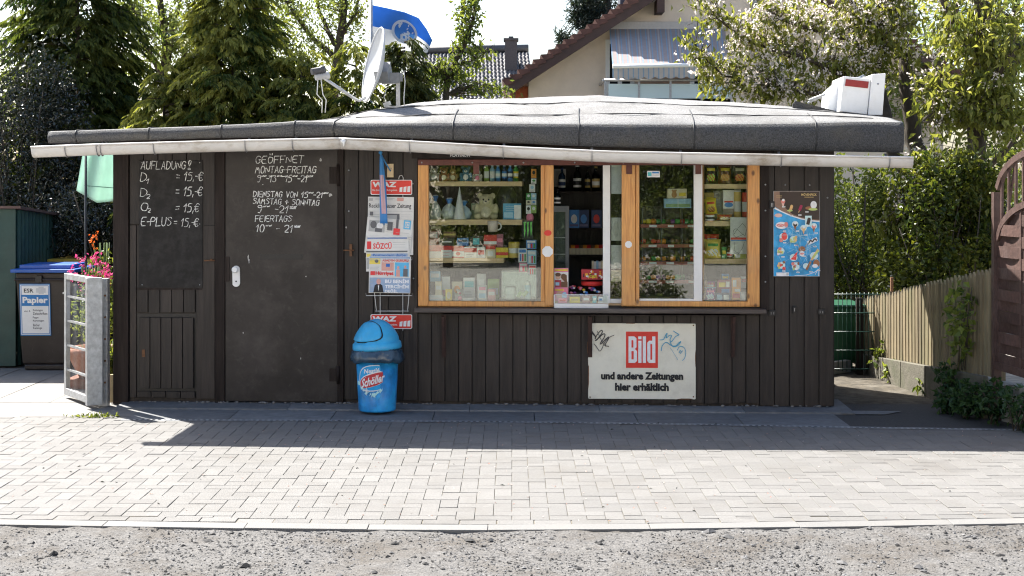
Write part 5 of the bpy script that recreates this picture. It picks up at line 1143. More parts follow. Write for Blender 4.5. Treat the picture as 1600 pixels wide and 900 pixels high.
for x0, x1, y0, y1, c, c2, lb in ((890, 906, 464, 473.5, YE, GD, 'yellow chewing gum pack in the counter tray'), (872, 886, 466, 473.5, PK, RD, 'pink sweet packet at the left end of the counter tray'), (926, 932, 463, 473.5, TQ, WH, 'turquoise sweet tube in the counter tray'), (935, 942, 464, 473.5, WH, BL, 'white sweet tube at the right end of the counter tray'), (910, 922, 463, 473.5, C(.35, .2, .2), WH, 'brownish sweet pack in the middle of the counter tray')):
    carton('sweet_pack', lb, 'sweets', x0, x1, y0, y1, .02, .06, c, (('r', .15, .85, .25, .6, c2),), SV)
rs = random.Random(31)
for i in range(26):
    x, y = rs.uniform(891, 938), rs.uniform(447, 461); u, z = K(x, y, .12 + (461 - y) * .012); mb = MB(); mb.ell((u, .12 + (461 - y) * .012, z), (.014, .01, .01), 8, 6)
    goods(mb, 'wrapped_sweet', rs.choice([RD, BL, WH, PK, YE, PU]), 'small wrapped sweet in the loose heap behind the counter tray', 'sweet', 'loose sweets behind the counter tray')
mb = MB(); a, b = K(888, 462, .14); c, d = K(942, 471, .14); mb.box(a, c, .1, .5, d, b); goods(mb, 'sweets_bin', C(.2, .1, .1), 'low dark tray under the loose sweets in the serving hatch', 'tray', None)
for x, y1, c, c2, lb in ((897, 356, BL, WH, 'blue toy box on the second back shelf'), (912, 356, NV, BL, 'dark blue toy box on the second back shelf, beside the blue one'), (932, 356, NV, RD, 'dark toy box with a red disc on the second back shelf')):
    carton('toy_box', lb, 'box', x - 8, x + 8, y1 - 28, y1, 1.32, .14, c, (('e', .5, .5, .3, .25, c2), ('r', .1, .9, .8, .92, C(.1, .1, .2))), SV)
for i in range(9):
    x = 889 + i * 6.2; mb = MB(); u, z = K(x, 398, 1.36); mb.lathe([(0, 0), (.03, 0), (.03, .06), (.02, .09), (0, .09)], (u, 1.36, z), 12, ms=[0, 1, 0, 0]); goods(mb, 'sweet_jar', [(BR, OR, RD)[i % 3], CR], 'small lidded jar in the row on the third back shelf', 'jar', 'jars on the third back shelf')
# -- strip behind the white sash: white cards stuck up
for y0, y1, c, dc, lb in ((258, 303, C(.55, .57, .6), (), 'plain pale card at the top of the narrow strip by the sash'), (340, 376, C(.5, .5, .48), (('e', .5, .5, .3, .35, C(.42, .42, .4)),), 'white card with a faint circle in the narrow strip by the sash'), (383, 420, C(.6, .6, .58), (('l', 5, .1, .9, C(.5, .5, .5)),), 'lined white card below the circled one by the sash'), (422, 440, CR, (('l', 3, .2, .7, BKc),), 'cream card with dark print low in the strip by the sash')):
    carton('window_card', lb, 'card', 955, 971, y0, y1, .1, .003, c, dc)
# -- middle pane: tiered sweet dispenser with red lips
T = thing('sweet_dispenser', 'tall tiered sweet dispenser with dark red shelf lips behind the sliding pane', 'sweet dispenser', (K(1050, 471, .5)[0], .5, K(1050, 471, .5)[1]), FK)
for y in (353, 384, 411, 440):
    a, b = K(1001, y - 2.5, .45); c, d = K(1097, y + 3, .45); mb = MB(); mb.box(a, c, .45, .47, d, b); mb.box(a, c, .471, .68, d, d + .01); tr = mb.obj('tier', C(.26, .055, .035, .4), parent=T)
    for x in (1021, 1048, 1080):
        mb = MB(); a2, b2 = K(x - 6 + rs.uniform(-3, 3), y - 1.6, .448); c2, d2 = K(x + 5, y + 2, .448); mb.box(a2, c2, .4465, .4495, d2, b2); mb.obj('price_tag', 'whitep', parent=tr)
    for x in (1004, 1034, 1066, 1095):
        mb = MB(); a2, b2 = K(x, y - 27, .46); mb.box(a2 - .003, a2 + .003, .472, .66, b + .001, b2); mb.obj('divider', C(.1, .1, .1, .3), parent=tr)
    for i in range(12):
        x = 1006 + i * 7.6; u, z = K(x, y - 6, .5); mb = MB(); rr = rs.uniform(.022, .032); mb.ell((u, .53, z + .004), (rr, rr, rr * .8), 10, 7)
        goods(mb, 'fruit_gum_bag', rs.choice([RD, YE, GR, OR, BKc, PU, BR, GR, BR]), {353: 'little sweet bag in the top tier of the red-lipped dispenser', 384: 'little sweet bag in the second tier of the dispenser', 411: 'little sweet bag in the third tier of the dispenser', 440: 'little sweet bag in the lowest tier of the dispenser'}[y], 'sweets', 'sweet bags in dispenser tier at %s' % {353: 'the top', 384: 'second height', 411: 'third height', 440: 'the bottom'}[y])
mb = MB(); a, b = K(1001, 322, .7); c, d = K(1097, 471, .7); mb.box(a, c, .69, .71, d, b); mb.obj('back_panel', C(.05, .035, .03), parent=T)
carton('bear_box', 'cream box with a brown bear picture on top of the sweet dispenser', 'box', 1043, 1073, 295, 310, .45, .12, CR, (('e', .35, .62, .14, .32, C(.35, .17, .06)), ('e', .35, .35, .1, .22, C(.35, .17, .06)), ('e', .26, .18, .04, .1, C(.35, .17, .06)), ('e', .44, .18, .04, .1, C(.35, .17, .06)), ('r', .6, .95, .4, .75, YE)), RW)
carton('pale_box', 'pale blue box under the bear box on the sweet dispenser', 'box', 1038, 1080, 310.5, 325, .44, .14, LB, (('r', .05, .95, .55, .9, C(.25, .4, .2)), ('r', .5, .52, 0, 1, WH)), RW)
f = Flat(.0285); f.plate(1011, 1031, 267, 277, .001, 0); f.q(1012, 1018, 269, 275, 1); f.q(1019, 1029.5, 268.5, 271, 2); f.line([(1019.5, 273.5), (1029, 273.5)], .003, 3)
goods(f.mb, 'pane_sticker', [WH, TQ, BL, BKc], 'small blue and white sticker high on the sliding pane', 'sticker')
# -- right window
BD = C(.04, .025, .015, .25)
packet('dark crisp packet with green and yellow print, first on the top right shelf', 1101, 1121, 256, 287.3, .18, [BD, C(.3, .5, .04, .3), YE, RD], RW)
packet('dark crisp packet with brown crisps pictured, middle one on the top right shelf', 1122, 1144, 256, 287.3, .17, [C(.12, .05, .015, .25), C(.5, .22, .04, .3), YE, GD], RW)
packet('crisp packet with orange picture, right one on the top right shelf', 1145, 1167, 256, 287.3, .18, [BD, C(.6, .3, .05, .3), CR, RD], RW)
packet('yellow packet leaning on the second right shelf', 1103, 1122, 311, 336, .2, [YE, C(.5, .2, .03, .3), RD, BKc], RW, tilt=-6)
packet('gold packet behind the yellow one at the left of the second right shelf', 1101, 1116, 301, 333, .3, [GD, BR, YE, RD], RW)
can('low red and white tin at the left of the second right shelf', 1109, 335, 345.3, 7.5, .17, [RD, WH, BKc, RD], RW, 'tin', 'tin')
carton('grey_box', 'dark grey box at the back of the second right shelf', 'box', 1115, 1129, 298, 345, .32, .05, C(.16, .15, .14), (('l', 5, .1, .5, C(.3, .3, .3)),), RW)
carton('white_carton', 'white carton with red line and blue fish shape on the second right shelf', 'carton', 1130, 1147, 297, 345.2, .26, .05, WH, (('r', .1, .9, .35, .4, RD), ('e', .5, .48, .4, .08, BL), ('r', 0, 1, .6, 1, C(.25, .2, .16))), RW)
can('tall yellow crisp tube on the second right shelf', 1152.5, 296, 345.3, 5.8, .24, [GD, C(.6, .42, .12), WH, WH], RW, 'crisp_tube', 'crisp tube')
can('dark tube half hidden by the right post on the second shelf', 1164, 297, 345.3, 4.6, .26, [BKc, RD, WH, BKc], RW, 'crisp_tube', 'crisp tube')
packet('brown peanut packet lying flat before the white carton', 1120, 1145, 334, 345.3, .16, [C(.35, .12, .04, .3), WH, RD, YE], RW, 'nut_packet', 'nut packet', pat=1)
packet('big yellow and white packet on the third right shelf', 1101, 1127, 374, 404.2, .18, [C(.65, .52, .1, .3), WH, GR, YE], RW)
packet('red packet peeping over the big yellow one', 1101, 1124, 366, 396, .3, [RD, OR, WH, RD], RW)
bottle('little brown sauce bottle on the third right shelf', 1140, 384, 404.2, 4.4, .2, BR, (WH, RD), WH, RW)
carton('green_pack', 'green pack between yellow packet and brown bottle', 'pack', 1128, 1135, 386, 404.2, .2, .03, GR, (('r', .1, .9, .3, .6, YE),), RW)
carton('lime_pack', 'lime pack at the right end of the third right shelf', 'pack', 1147, 1166, 396, 404.2, .16, .03, C(.4, .42, .1), (('r', .1, .5, .2, .8, WH),), RW)
f = Flat(.1); f.plate(1141, 1168, 339.5, 397, .002, 0); f.q(1142, 1166, 371, 374.5, 1); f.q(1142, 1166, 375, 376.5, 2); f.line([(1147, 366), (1146, 360), (1150, 357), (1158, 364), (1164, 369), (1167, 357), (1160, 349), (1152, 358), (1146, 367), (1150, 371), (1162, 366)], .0025, 3); f.line([(1147, 378), (1148, 392), (1154, 396), (1160, 388), (1163, 378)], .0025, 3)
goods(f.mb, 'charging_cable_pack', [C(.5, .5, .48, .3), RD, BL, BKc], 'clear white pack with a looped black cable hanging in the right window', 'cable')
for x0, x1, y0, y1, v, c, dc, lb in ((1121, 1142, 437, 466, .22, C(.25, .05, .08), (('r', .1, .6, .15, .4, YE), ('r', .3, .9, .5, .8, BL), ('r', .65, .9, .1, .4, WH)), 'dark red sweet box leaning in the bottom right window'), (1143.5, 1158, 434, 469, .18, OR, (('r', .1, .5, .1, .4, WH), ('r', .3, .9, .5, .62, WH), ('r', .1, .9, .7, .9, RD)), 'orange and white comic upright in the bottom right window'), (1118, 1141, 458, 470.8, .12, NV, (('r', .1, .45, .2, .8, LB), ('r', .55, .9, .2, .8, WH)), 'dark blue flat box at the front of the bottom right window'), (1128, 1139, 428, 440, .34, BL, (('r', .1, .9, .3, .6, YE),), 'small blue box at the back of the bottom right window'), (1158, 1166, 432, 450, .3, WH, (('r', .1, .9, .2, .5, RD),), 'white box at the back beside the right post')):
    carton('sweet_box', lb, 'box', x0, x1, y0, y1, v, .04, c, dc, RW)
packet('purple glittery packet in the lower left corner of the right window', 1101, 1119, 449, 470.8, .13, [PU, LB, PK, WH], RW, 'sweet_packet', 'sweet packet', pat=1)
packet('pink packet behind the purple glittery one', 1101, 1118, 440, 462, .26, [C(.5, .1, .2), PU, WH, YE], RW, 'sweet_packet', 'sweet packet', pat=1)
mb = MB(); u, z = K(1162, 471, .14); mb.lathe([(0, 0), (.026, 0), (.033, .08), (.03, .08), (.024, .004), (0, .004)], (u, .14, z), 20); goods(mb, 'cup', WH, 'white cup in the lower right corner of the right window', 'cup', RW)
mb = MB(); u, z = K(1103, 452, .11); mb.tube([(u, .11, z + .14), (u, .11, z), (u - .015, .11, z - .05)], [.003, .003, .012], 8); mb.ell((u - .02, .11, z - .06), (.018, .015, .02), 10, 7); mb.ell((u, .11, z + .05), (.014, .01, .03), 10, 7); goods(mb, 'key_ring', C(.3, .2, .15), 'trinket dangling on a cord at the left edge of the right window', 'key ring', RW)
# ------------------------------------------------------------------ on the roof
DV = .55
W2 = lambda x, y, v: (K(x, y, v)[0], v, K(x, y, v)[1])
base = W2(620, 162, DV); base = (base[0], DV, roofz(base[0], DV) - .01)
DISH = thing('satellite_dish', 'white satellite dish on a short mast upon the kiosk roof', 'satellite dish', base, FK)
mb = MB(); top = W2(622, 116, DV); mb.box(top[0] - .016, top[0] + .016, DV - .016, DV + .016, base[2], top[2]); mb.box(base[0] - .09, base[0] + .09, DV - .08, DV + .08, base[2], base[2] + .015); mb.obj('mast', 'metal', parent=DISH)
ctr = Vector(W2(583, 101, DV - .12)); nrm = Vector((-.91, -.34, .2)).normalized()
q = nrm.to_track_quat('Z', 'Y').to_matrix().to_4x4(); upv = Vector((.2, 0, 1)); ax = (upv - nrm * upv.dot(nrm)).normalized(); bx = nrm.cross(ax)
RD_ = .325
mb = MB(); n, k = 40, 10; vs3 = []
for i in range(k + 1):
    r_ = RD_ * i / k
    for j in range(n):
        a = 2 * math.pi * j / n; vs3.append(ctr + ax * r_ * 1.0 * math.cos(a) + bx * r_ * .92 * math.sin(a) + nrm * (.075 * (i / k) ** 2 - .075))
mb.add(vs3, [(i * n + j, (i + 1) * n + j, (i + 1) * n + (j + 1) % n, i * n + (j + 1) % n) for i in range(k) for j in range(n)], 0, True)
mb.tube([vs3[k * n + j] for j in range(n)] + [vs3[k * n]], .006, 6, cap=False)
mb.obj('reflector', mat('dish_paint', (.5, .51, .52), .4, .04, 6, dirt=(.4, .4, .38), dscale=3, damt=.4), parent=DISH, solid=.003)
bk = ctr - nrm * .08
mb = MB(); mb.beam(bk, Vector(W2(600, 122, DV - .02)), .12, .15); mb.beam(Vector(W2(596, 123, DV - .02)), Vector(W2(624, 122, DV - .0)), .09, .09); mb.box(top[0] - .035, top[0] + .035, DV - .035, DV + .035, top[2] - .06, top[2] + .01); mb.obj('bracket', mat('grey_cast_bracket', (.2, .205, .21), .5, .2, 20), parent=DISH)
low = ctr - ax * (RD_ * .98) ; mb = MB(); lnb = Vector(W2(499, 117, DV - .35))
mb.tube([low + nrm * .0 + ax * .03, low - ax * .01 + nrm * .05, low - ax * .0 + nrm * .1, lnb], .013, 10); mb.obj('feed_arm', 'metal', parent=DISH)
mb = MB(); d_ = (ctr - lnb).normalized(); L1 = lnb + Vector((-.02, 0, .035)); mb.tube([L1 - d_ * .05, L1 + d_ * .03, L1 + d_ * .035, L1 + d_ * .07], [.028, .028, .036, .034], 14); LN = mb.obj('feed_horn', C(.045, .045, .05), parent=DISH)
L2 = lnb + Vector((.02, .02, -.01)); mb = MB(); mb.tube([L2 - d_ * .06, L2 + d_ * .02, L2 + d_ * .025, L2 + d_ * .06], [.026, .026, .034, .032], 14); mb.obj('feed_horn', C(.3, .3, .3), parent=DISH)
mb = MB()
for s_ in (0, 1):
    e = Vector(W2(503 + s_ * 5, 176, DV - .3)); mb.tube([L1 + Vector((.01 + .02 * s_, 0, -.04)), L1 + Vector((-.0 + .05 * s_, 0, -.2)), L1.lerp(e, .7) + Vector((.015 * (1 - s_) + .03 * s_, 0, 0)), e], .0045, 6)
e = Vector(top); mb.tube([e + Vector((.0, 0, -.02)), e + Vector((.05, 0, .03)), e + Vector((.06, 0, -.06)), e + Vector((.05, 0, -.22)), e + Vector((.055, .0, -.30))], .0045, 6)
mb.tube([e + Vector((-.1, 0, -.12)), e + Vector((-.12, -.02, -.2)), e + Vector((-.09, -.02, -.27))], .004, 6); mb.beam(e + Vector((-.12, -.04, -.27)), e + Vector((-.06, -.04, -.25)), .03, .035)
mb.obj('cable', C(.5, .5, .47), parent=DISH)
# light box lying on its side at the right end of the roof
SG = thing('light_box_sign', 'white sign box seen edge on with a dark red strip on the roof', 'sign box', W2(1340, 178, .35), FK)
mb = MB(); x = lambda X, Y, v: W2(X, Y, v)
def hexa(q, v0, v1, m=0):                              # four photo corners as a solid between two depths
    pts = [K(a, b, v0) for a, b in q]; mb.prism(pts[::-1] if sum(a[0] * b[1] - b[0] * a[1] for a, b in zip(pts, pts[1:] + pts[:1])) < 0 else pts, v0, v1, m)
hexa([(1318, 119), (1361, 123), (1355, 179), (1312, 174)], .3, .85); mb.obj('box_body', 'white', parent=SG, bev=.006)
mb = MB(); hexa([(1322, 123.5), (1357.5, 127.5), (1356, 138), (1320.5, 134)], .292, .2995); mb.obj('red_strip', C(.22, .02, .018), parent=SG)
mb = MB(); hexa([(1362.5, 116), (1384, 114.5), (1379, 180), (1356.5, 180)], .28, .95); mb.obj('end_frame', 'white', parent=SG, bev=.006)
mb = MB(); u, z = K(1372, 131, .28); mb.ell((u, .279, z), (.008, .004, .008), 8, 5); mb.obj('bolt', 'steel', parent=SG)
mb = MB(); hexa([(1296, 142), (1317, 123), (1311.5, 174), (1293, 171)], .5, .86); mb.obj('side_panel', C(.56, .57, .58), parent=SG)
mb = MB(); mb.tube([W2(1264, 157, .7), W2(1300, 143, .7), W2(1350, 118, .75)], .012, 6); mb.tube([W2(1262, 161, .9), W2(1320, 133, .9)], .01, 6); mb.obj('strut', 'metal', parent=SG)

# ------------------------------------------------------------------ left of the kiosk
# green corrugated shed
SH = thing('tool_shed', 'low dark green corrugated metal shed at the left edge', 'shed', (-5.75, 3.1, 0))
GRN = mat('dark_green_sheet', (.022, .06, .05), .5, .25, 6, dirt=(.05, .075, .06), dscale=2.5, damt=.5)
mb = MB(); n = 44; vs3 = []
for i in range(n + 1):
    y = 2.58 + 1.25 * i / n; x_ = -4.97 + (.018 if (i // 2) % 2 else 0)
    vs3 += [(x_, y, .02), (x_, y, 1.585 - .07 * (y - 2.58))]
mb.add(vs3, [(2 * i, 2 * i + 2, 2 * i + 3, 2 * i + 1) for i in range(n)]); mb.obj('side_wall', GRN, parent=SH)
mb = MB(); mb.box(-6.6, -4.975, 2.55, 2.578, .02, 1.59); mb.box(-6.6, -6.57, 2.578, 3.83, .02, 1.5); mb.box(-6.57, -4.98, 3.8, 3.83, .02, 1.5); mb.obj('front_wall', GRN, parent=SH)
mb = MB(); mb.add([(-6.65, 2.48, 1.6), (-4.9, 2.48, 1.6), (-4.9, 3.9, 1.49), (-6.65, 3.9, 1.49), (-6.65, 2.48, 1.625), (-4.9, 2.48, 1.625), (-4.9, 3.9, 1.515), (-6.65, 3.9, 1.515)], [(3, 2, 1, 0), (4, 5, 6, 7), (0, 1, 5, 4), (1, 2, 6, 5), (2, 3, 7, 6), (3, 0, 4, 7)]); mb.obj('roof', mat('shed_roof_edge', (.12, .07, .06), .6, .3, 12), parent=SH)
# wheelie bins
def wheelie(lab, cx, cy, lidcol, bodycol, open_=0):
    t = thing('wheelie_bin', lab, 'wheelie bin', (cx, cy, 0), group='wheelie bins beside the shed')
    w0, w1, d0, d1, h = .24, .285, .26, .33, .97
    mb = MB(); mb.add([(cx - w0, cy - d0, .06), (cx + w0, cy - d0, .06), (cx + w0, cy + d0, .06), (cx - w0, cy + d0, .06), (cx - w1, cy - d1, h), (cx + w1, cy - d1, h), (cx + w1, cy + d1, h), (cx - w1, cy + d1, h)],
        [(3, 2, 1, 0), (4, 5, 6, 7), (0, 1, 5, 4), (1, 2, 6, 5), (2, 3, 7, 6), (3, 0, 4, 7)]); mb.box(cx - w1 - .012, cx + w1 + .012, cy - d1 - .02, cy + d1 + .01, h - .085, h - .055); mb.box(cx - .22, cx + .22, cy - d0 - .0, cy + d0, .0, .058)
    mb.obj('body', bodycol, parent=t, bev=.015)
    mb = MB(); mb.box(cx - w1 - .035, cx + w1 + .035, cy - d1 - .045, cy + d1 - .02, h + .001, h + .035); mb.box(cx - w1 + .03, cx + w1 - .03, cy - d1 + .03, cy + d1 - .06, h + .0352, h + .075); mb.tube([(cx - .24, cy + d1 + .03, h + .02), (cx + .24, cy + d1 + .03, h + .02)], .016, 8)
    mb.obj('lid', lidcol, parent=t, bev=.012)
    for s_ in (-1, 1):
        mb = MB(); mb.tube([(cx + s_ * .24, cy + d0 + .04, .1), (cx + s_ * .29, cy + d0 + .04, .1)], .1, 18); mb.obj('wheel', 'black', parent=t)
    return t
bc = G(71, 579); BRN = mat('brown_bin_plastic', (.028, .02, .016), .45, .2, 5, dirt=(.05, .04, .035), dscale=4, damt=.4, grime=((.12, .11, .1), 10, .3))
WB = wheelie('brown wheelie bin with a blue lid and a paper recycling label', bc.x - .0, bc.y + .29, mat('blue_lid', (.02, .1, .4), .35, .1, 6), BRN)
mb = MB(); fy = bc.y + .29 - .335
def bq(x0, x1, y0, y1, m, l=0):
    a = P(x0, y0, fy - .001 - l * .0006); c = P(x1, y1, fy - .001 - l * .0006); mb.poly([(a.x, c.z), (c.x, c.z), (c.x, a.z), (a.x, a.z)], a.y, m); return a, c
def btx(st, x0, x1, y0, y1, m, l, b=0): a = P(x0, y0, fy - .001 - l * .0006); c = P(x1, y1, fy - .001 - l * .0006); mb.text(st, a.x, c.x, c.z, a.z, a.y, m, b)
bq(30, 78, 443, 525, 1); bq(31.2, 76.8, 444.5, 523.5, 0, 1); bq(32.5, 75.5, 461, 477.5, 1, 2); bq(32.2, 75.8, 445.6, 522.4, 1, 1.2); bq(33.2, 74.8, 446.6, 460.5, 0, 2.4); bq(33.2, 74.8, 478, 521.4, 0, 2.4)
btx('ESR', 37, 52, 450.5, 457, 2, 4, .02); btx('Papier', 34.5, 74, 463.5, 476.5, 0, 4, .04)
for i, st in enumerate(('Zeitungen', 'Zeitschriften', 'Pappe', 'Kartonagen', 'Bücher', 'Kataloge')):
    y = 483 + i * 5 + (i // 2) * 1.6; btx(st, 50, 50 + len(st) * 1.75, y, y + 4, 2, 4, .01)
btx('wie z. B.', 36.5, 46.5, 484.5, 487.5, 2, 4, .01)
for x0, x1, y0, y1 in ((56, 71, 450, 457), (60, 68, 447.5, 459)): bq(x0, x1, y0, y1, 3, 3 + x0 * .001)
mb.xf(Matrix.Translation((0, fy, .06)) @ Matrix.Rotation(R(4.4), 4, 'X') @ Matrix.Translation((0, -fy, -.06)))
mb.xf(Matrix.Translation((0, .062, 0)))
mb.obj('recycling_label', ['whitep', C(.02, .15, .38), 'ink', C(.45, .46, .47)], parent=WB)
mb = MB(); a = P(60, 436, fy - .03); mb.box(a.x - .03, a.x + .03, fy - .03, fy + .01, a.z - .03, a.z + .03); mb.obj('lock', 'black', parent=WB)
wheelie('brown wheelie bin with a yellow lid behind the blue-lidded bin', P(124, 500, 3.75).x, 3.75, mat('yellow_lid', (.5, .34, .05), .4, .1, 6), BRN)
# flowering plants in terracotta bowls behind the gate
TER = mat('terracotta', (.32, .13, .075), .75, .2, 12, .2, 40, dirt=(.4, .3, .25), dscale=6, damt=.5)
def potted(lab, c, r, h, plant, flower, hh, nf, sx=1):
    t = thing('flower_pot', lab, 'flower pot', c)
    mb = MB(); mb.lathe([(0, 0), (r * .55, 0), (r * .92, h * .75), (r, h * .78), (r, h), (r * .9, h), (r * .85, h * .85), (0, h * .85)], c, 28); mb.obj('pot', TER, parent=t)
    c = np.array(c); n = 900
    pts = c + [0, 0, h + hh * .42] + inball(n, .1) * [r * 1.15 * sx, r * 1.0, hh * .5]
    leaves('foliage', pts, rdir(n, .5), rdir(n), RNG.uniform(.03, .075, n), RNG.uniform(.012, .025, n), RNG.random(n), plant, parent=t)
    mb = MB()
    for i in range(14):
        a = random.random() * 6.28; d = random.random() * r * sx; mb.tube([tuple(c + [0, 0, h * .8]), tuple(c + [d * .5 * math.cos(a), d * .5 * math.sin(a), h + hh * .45]), tuple(c + [d * math.cos(a), d * math.sin(a), h + hh * .95])], .004, 5)
    mb.obj('stem', mat('green_stem', (.08, .13, .03), .7), parent=t)
    if flower:
        bl_ = []
        for i in range(nf):
            a = random.random() * 6.28; d = random.random() ** .5 * r * sx; p = c + [d * math.cos(a), d * math.sin(a), h + hh * random.uniform(.75, 1.06)]
            bl_.append(p + RNG.normal(size=(26, 3)) * [.022, .022, .045])
        pts = np.concatenate(bl_); n = len(pts); leaves('blossom', pts, rdir(n), rdir(n), RNG.uniform(.02, .035, n), RNG.uniform(.02, .03, n), RNG.random(n), flower, parent=t, fold=.3)
    return t
potted('wide terracotta bowl of tall pink snapdragons behind the gate', (P(150, 560, 1.2).x, 1.2, .09), .27, .27, 'fresh_leaf', 'flower_pink', .78, 12, .8)
potted('small terracotta pot low beside the kiosk corner behind the gate post', (P(176, 600, .55).x, .55, 0), .17, .2, 'privet_leaf', None, .3, 0)
potted('terracotta pot with an orange blossom behind the pink flowers', (P(163, 560, 2.2).x, 2.2, .0), .2, .3, 'privet_leaf', 'flower_orange', 1.02, 1)
mb = MB(); a = P(150, 600, 1.2); mb.box(a.x - .22, a.x + .22, 1.02, 1.38, 0, .089); mb.obj('plant_stand', mat('old_brick', (.2, .09, .06), .85, .3, 20, .3, 60), label='low brick block under the bowl of pink flowers', cat='block')
# mint parasol cloth on a dark pole
PT = thing('parasol', 'mint green parasol cloth drooping from a thin dark pole by the kiosk corner', 'parasol', (P(134, 560, 1.7).x, 1.7, 0))
mb = MB(); a = P(134, 240, 1.7); mb.tube([(a.x, 1.7, 0), (a.x, 1.7, a.z + .1)], .012, 10); mb.obj('pole', C(.03, .032, .035), parent=PT)
mb = MB(); vs3 = []; n, k = 26, 16
for j in range(k + 1):
    for i in range(n + 1):
        s_, t = i / n, j / k
        top = (130 + 62 * s_, 236 - 6 * s_); bot = (119.5 + 70 * s_, 298 + 42 * s_ - 22 * max(0, s_ - .45) * 2.2)
        x_ = top[0] + (bot[0] - top[0]) * t; y_ = top[1] + (bot[1] - top[1]) * t
        p = P(x_, y_, 1.7 + .06 * math.sin(s_ * 9 + t) + .12 * s_); vs3.append(p)
mb.add(vs3, [(j * (n + 1) + i, j * (n + 1) + i + 1, (j + 1) * (n + 1) + i + 1, (j + 1) * (n + 1) + i) for j in range(k) for i in range(n)], 0, True); CLO = mb.obj('canopy', clothmat('mint_cloth', (.56, .74, .66), .55), parent=PT, solid=.003)
mb = MB(); mb.tube([P(132 + 50 * s_, 290 + 4 * s_, 1.66 + .06 * math.sin(s_ * 9 + .6) + .12 * s_) for s_ in [i / 14 for i in range(15)]], .004, 5); mb.obj('seam', C(.12, .25, .2), parent=CLO)
# galvanised gate leaf standing open
g1 = G(143, 637); g0 = G(105, 622); g1.z = .03; g0.z = .03
GT = thing('gate', 'galvanised steel gate leaf with wire mesh standing open at the kiosk corner', 'gate', g1); gd = (g0 - g1); gd.z = 0; gl = gd.length; gd.normalize(); gn = Vector((-gd.y, gd.x, 0)); GHt = 1.045
at = lambda s_, z, o=0: g1 + gd * s_ * gl + Vector((0, 0, z)) + gn * o
mb = MB(); up_ = gn
mb.beam(at(0, 0), at(0, GHt), .075, .05, up=gn); mb.beam(at(1, 0), at(1, GHt), .05, .04, up=gn); mb.beam(at(0.05, GHt - .025), at(.97, GHt - .025), .04, .05); mb.beam(at(.05, .03), at(.97, .03), .04, .06)
mb.obj('frame', 'metal', parent=GT, bev=.003)
for z in (.22, .43, .64, .85):
    mb = MB(); mb.beam(at(.05, z), at(.97, z), .02, .018); mb.obj('mesh_bar', 'metal', parent=GT)
mb = MB()
for i in range(19): mb.tube([at(.08 + .86 * i / 18, .06, .008), at(.08 + .86 * i / 18, GHt - .05, .008)], .0013, 5)
mb.obj('wire_mesh', 'metal', parent=GT)
mb = MB(); mb.beam(at(1.02, .88), at(1.3, .86, -.03), .02, .015); mb.obj('latch', 'steel', parent=GT)
mb = MB(); pp = at(0) if 0 else at(0, 0); mb.beam(pp - gd * .062 + gn * .0, pp - gd * .062 + Vector((0, 0, GHt)), .13, .045, up=gd); mb.obj('edge_post', 'metal', parent=GT, bev=.003)
p0 = G(161, 636); mb = MB(); mb.box(p0.x - .045, p0.x + .03, p0.y + .02, p0.y + .1, 0, 1.06); FP = mb.obj('gate_post', 'metal', label='slim galvanised post bolted to the kiosk corner beside the open gate', cat='gate post', bev=.003)
for z in (.2, .38, .56, .74, .92):
    mb = MB(); mb.ell((p0.x + .012, p0.y + .018, z), (.009, .006, .009), 8, 6); mb.obj('bolt', 'rusty', parent=FP)
mb = MB(); q0 = G(184, 631); 
for i in range(4): mb.box(q0.x - .065 + i * .031, q0.x - .065 + i * .031 + .027, q0.y - .0, q0.y + .02, .01, .245)
mb.box(q0.x - .065, q0.x + .058, q0.y + .02, q0.y + .032, .01, .245); mb.obj('board_offcut', mat('pale_raw_board', (.5, .37, .2), .6, .12, 20), label='short pale board offcut leaning at the kiosk corner by the gate post', cat='board')
# ------------------------------------------------------------------ right of the kiosk: picket fence, woven fence panel, wire fence
WOODG = mat('weathered_grey_green_wood', (.2, .16, .095), .85, .3, 22, .5, 50, stretch=(1, 1, .1), tint=.3, dirt=(.1, .12, .05), dscale=4, damt=.6)
F0, F1 = Vector((3.47, 2.35, 0)), Vector((3.76, -.62, 0))      # far and near end of the fence line
fd = (F1 - F0).normalized(); fl = (F1 - F0).length; fn_ = Vector((-fd.y, fd.x, 0))
if fn_.x > 0: fn_ = -fn_
PF = thing('picket_fence', 'weathered picket fence with pointed slats on a low concrete edge right of the path', 'picket fence', F0.lerp(F1, .5))
np_ = 40
for i in range(np_):
    s_ = i / (np_ - 1); p = F0.lerp(F1, s_); zt = .72 + .46 * s_ + random.uniform(-.012, .012) ; zb = .17 + .16 * s_
    if zt - zb < .1: continue
    mb = MB(); mb.tint = random.random(); hw, th = .026, .009; a = fd * hw; b = fn_ * th; lean = fd * random.uniform(-.012, .012)
    vs3 = [p - a - b, p + a - b, p + a + b, p - a + b]; q = []
    for v3 in vs3: q.append(Vector((v3.x, v3.y, zb)))
    for v3 in vs3: q.append(Vector((v3.x, v3.y, zt - .04)) + lean)
    tp = Vector((p.x, p.y, zt)) + lean; q += [tp - b, tp + b]
    mb.add(q, [(3, 2, 1, 0), (0, 1, 5, 4), (1, 2, 6, 5), (2, 3, 7, 6), (3, 0, 4, 7), (4, 5, 8), (5, 6, 9, 8), (6, 7, 9), (7, 4, 8, 9)]); mb.obj('picket', WOODG, parent=PF)
for k, off in ((.3, .035), (.75, .035)):
    mb = MB(); a = F0 - fn_ * off; b = F1 - fn_ * off; mb.beam((a.x, a.y, .17 + .52 * k * .9), (b.x, b.y, .33 + .8 * k), .03, .06); mb.obj('rail', WOODG, parent=PF)
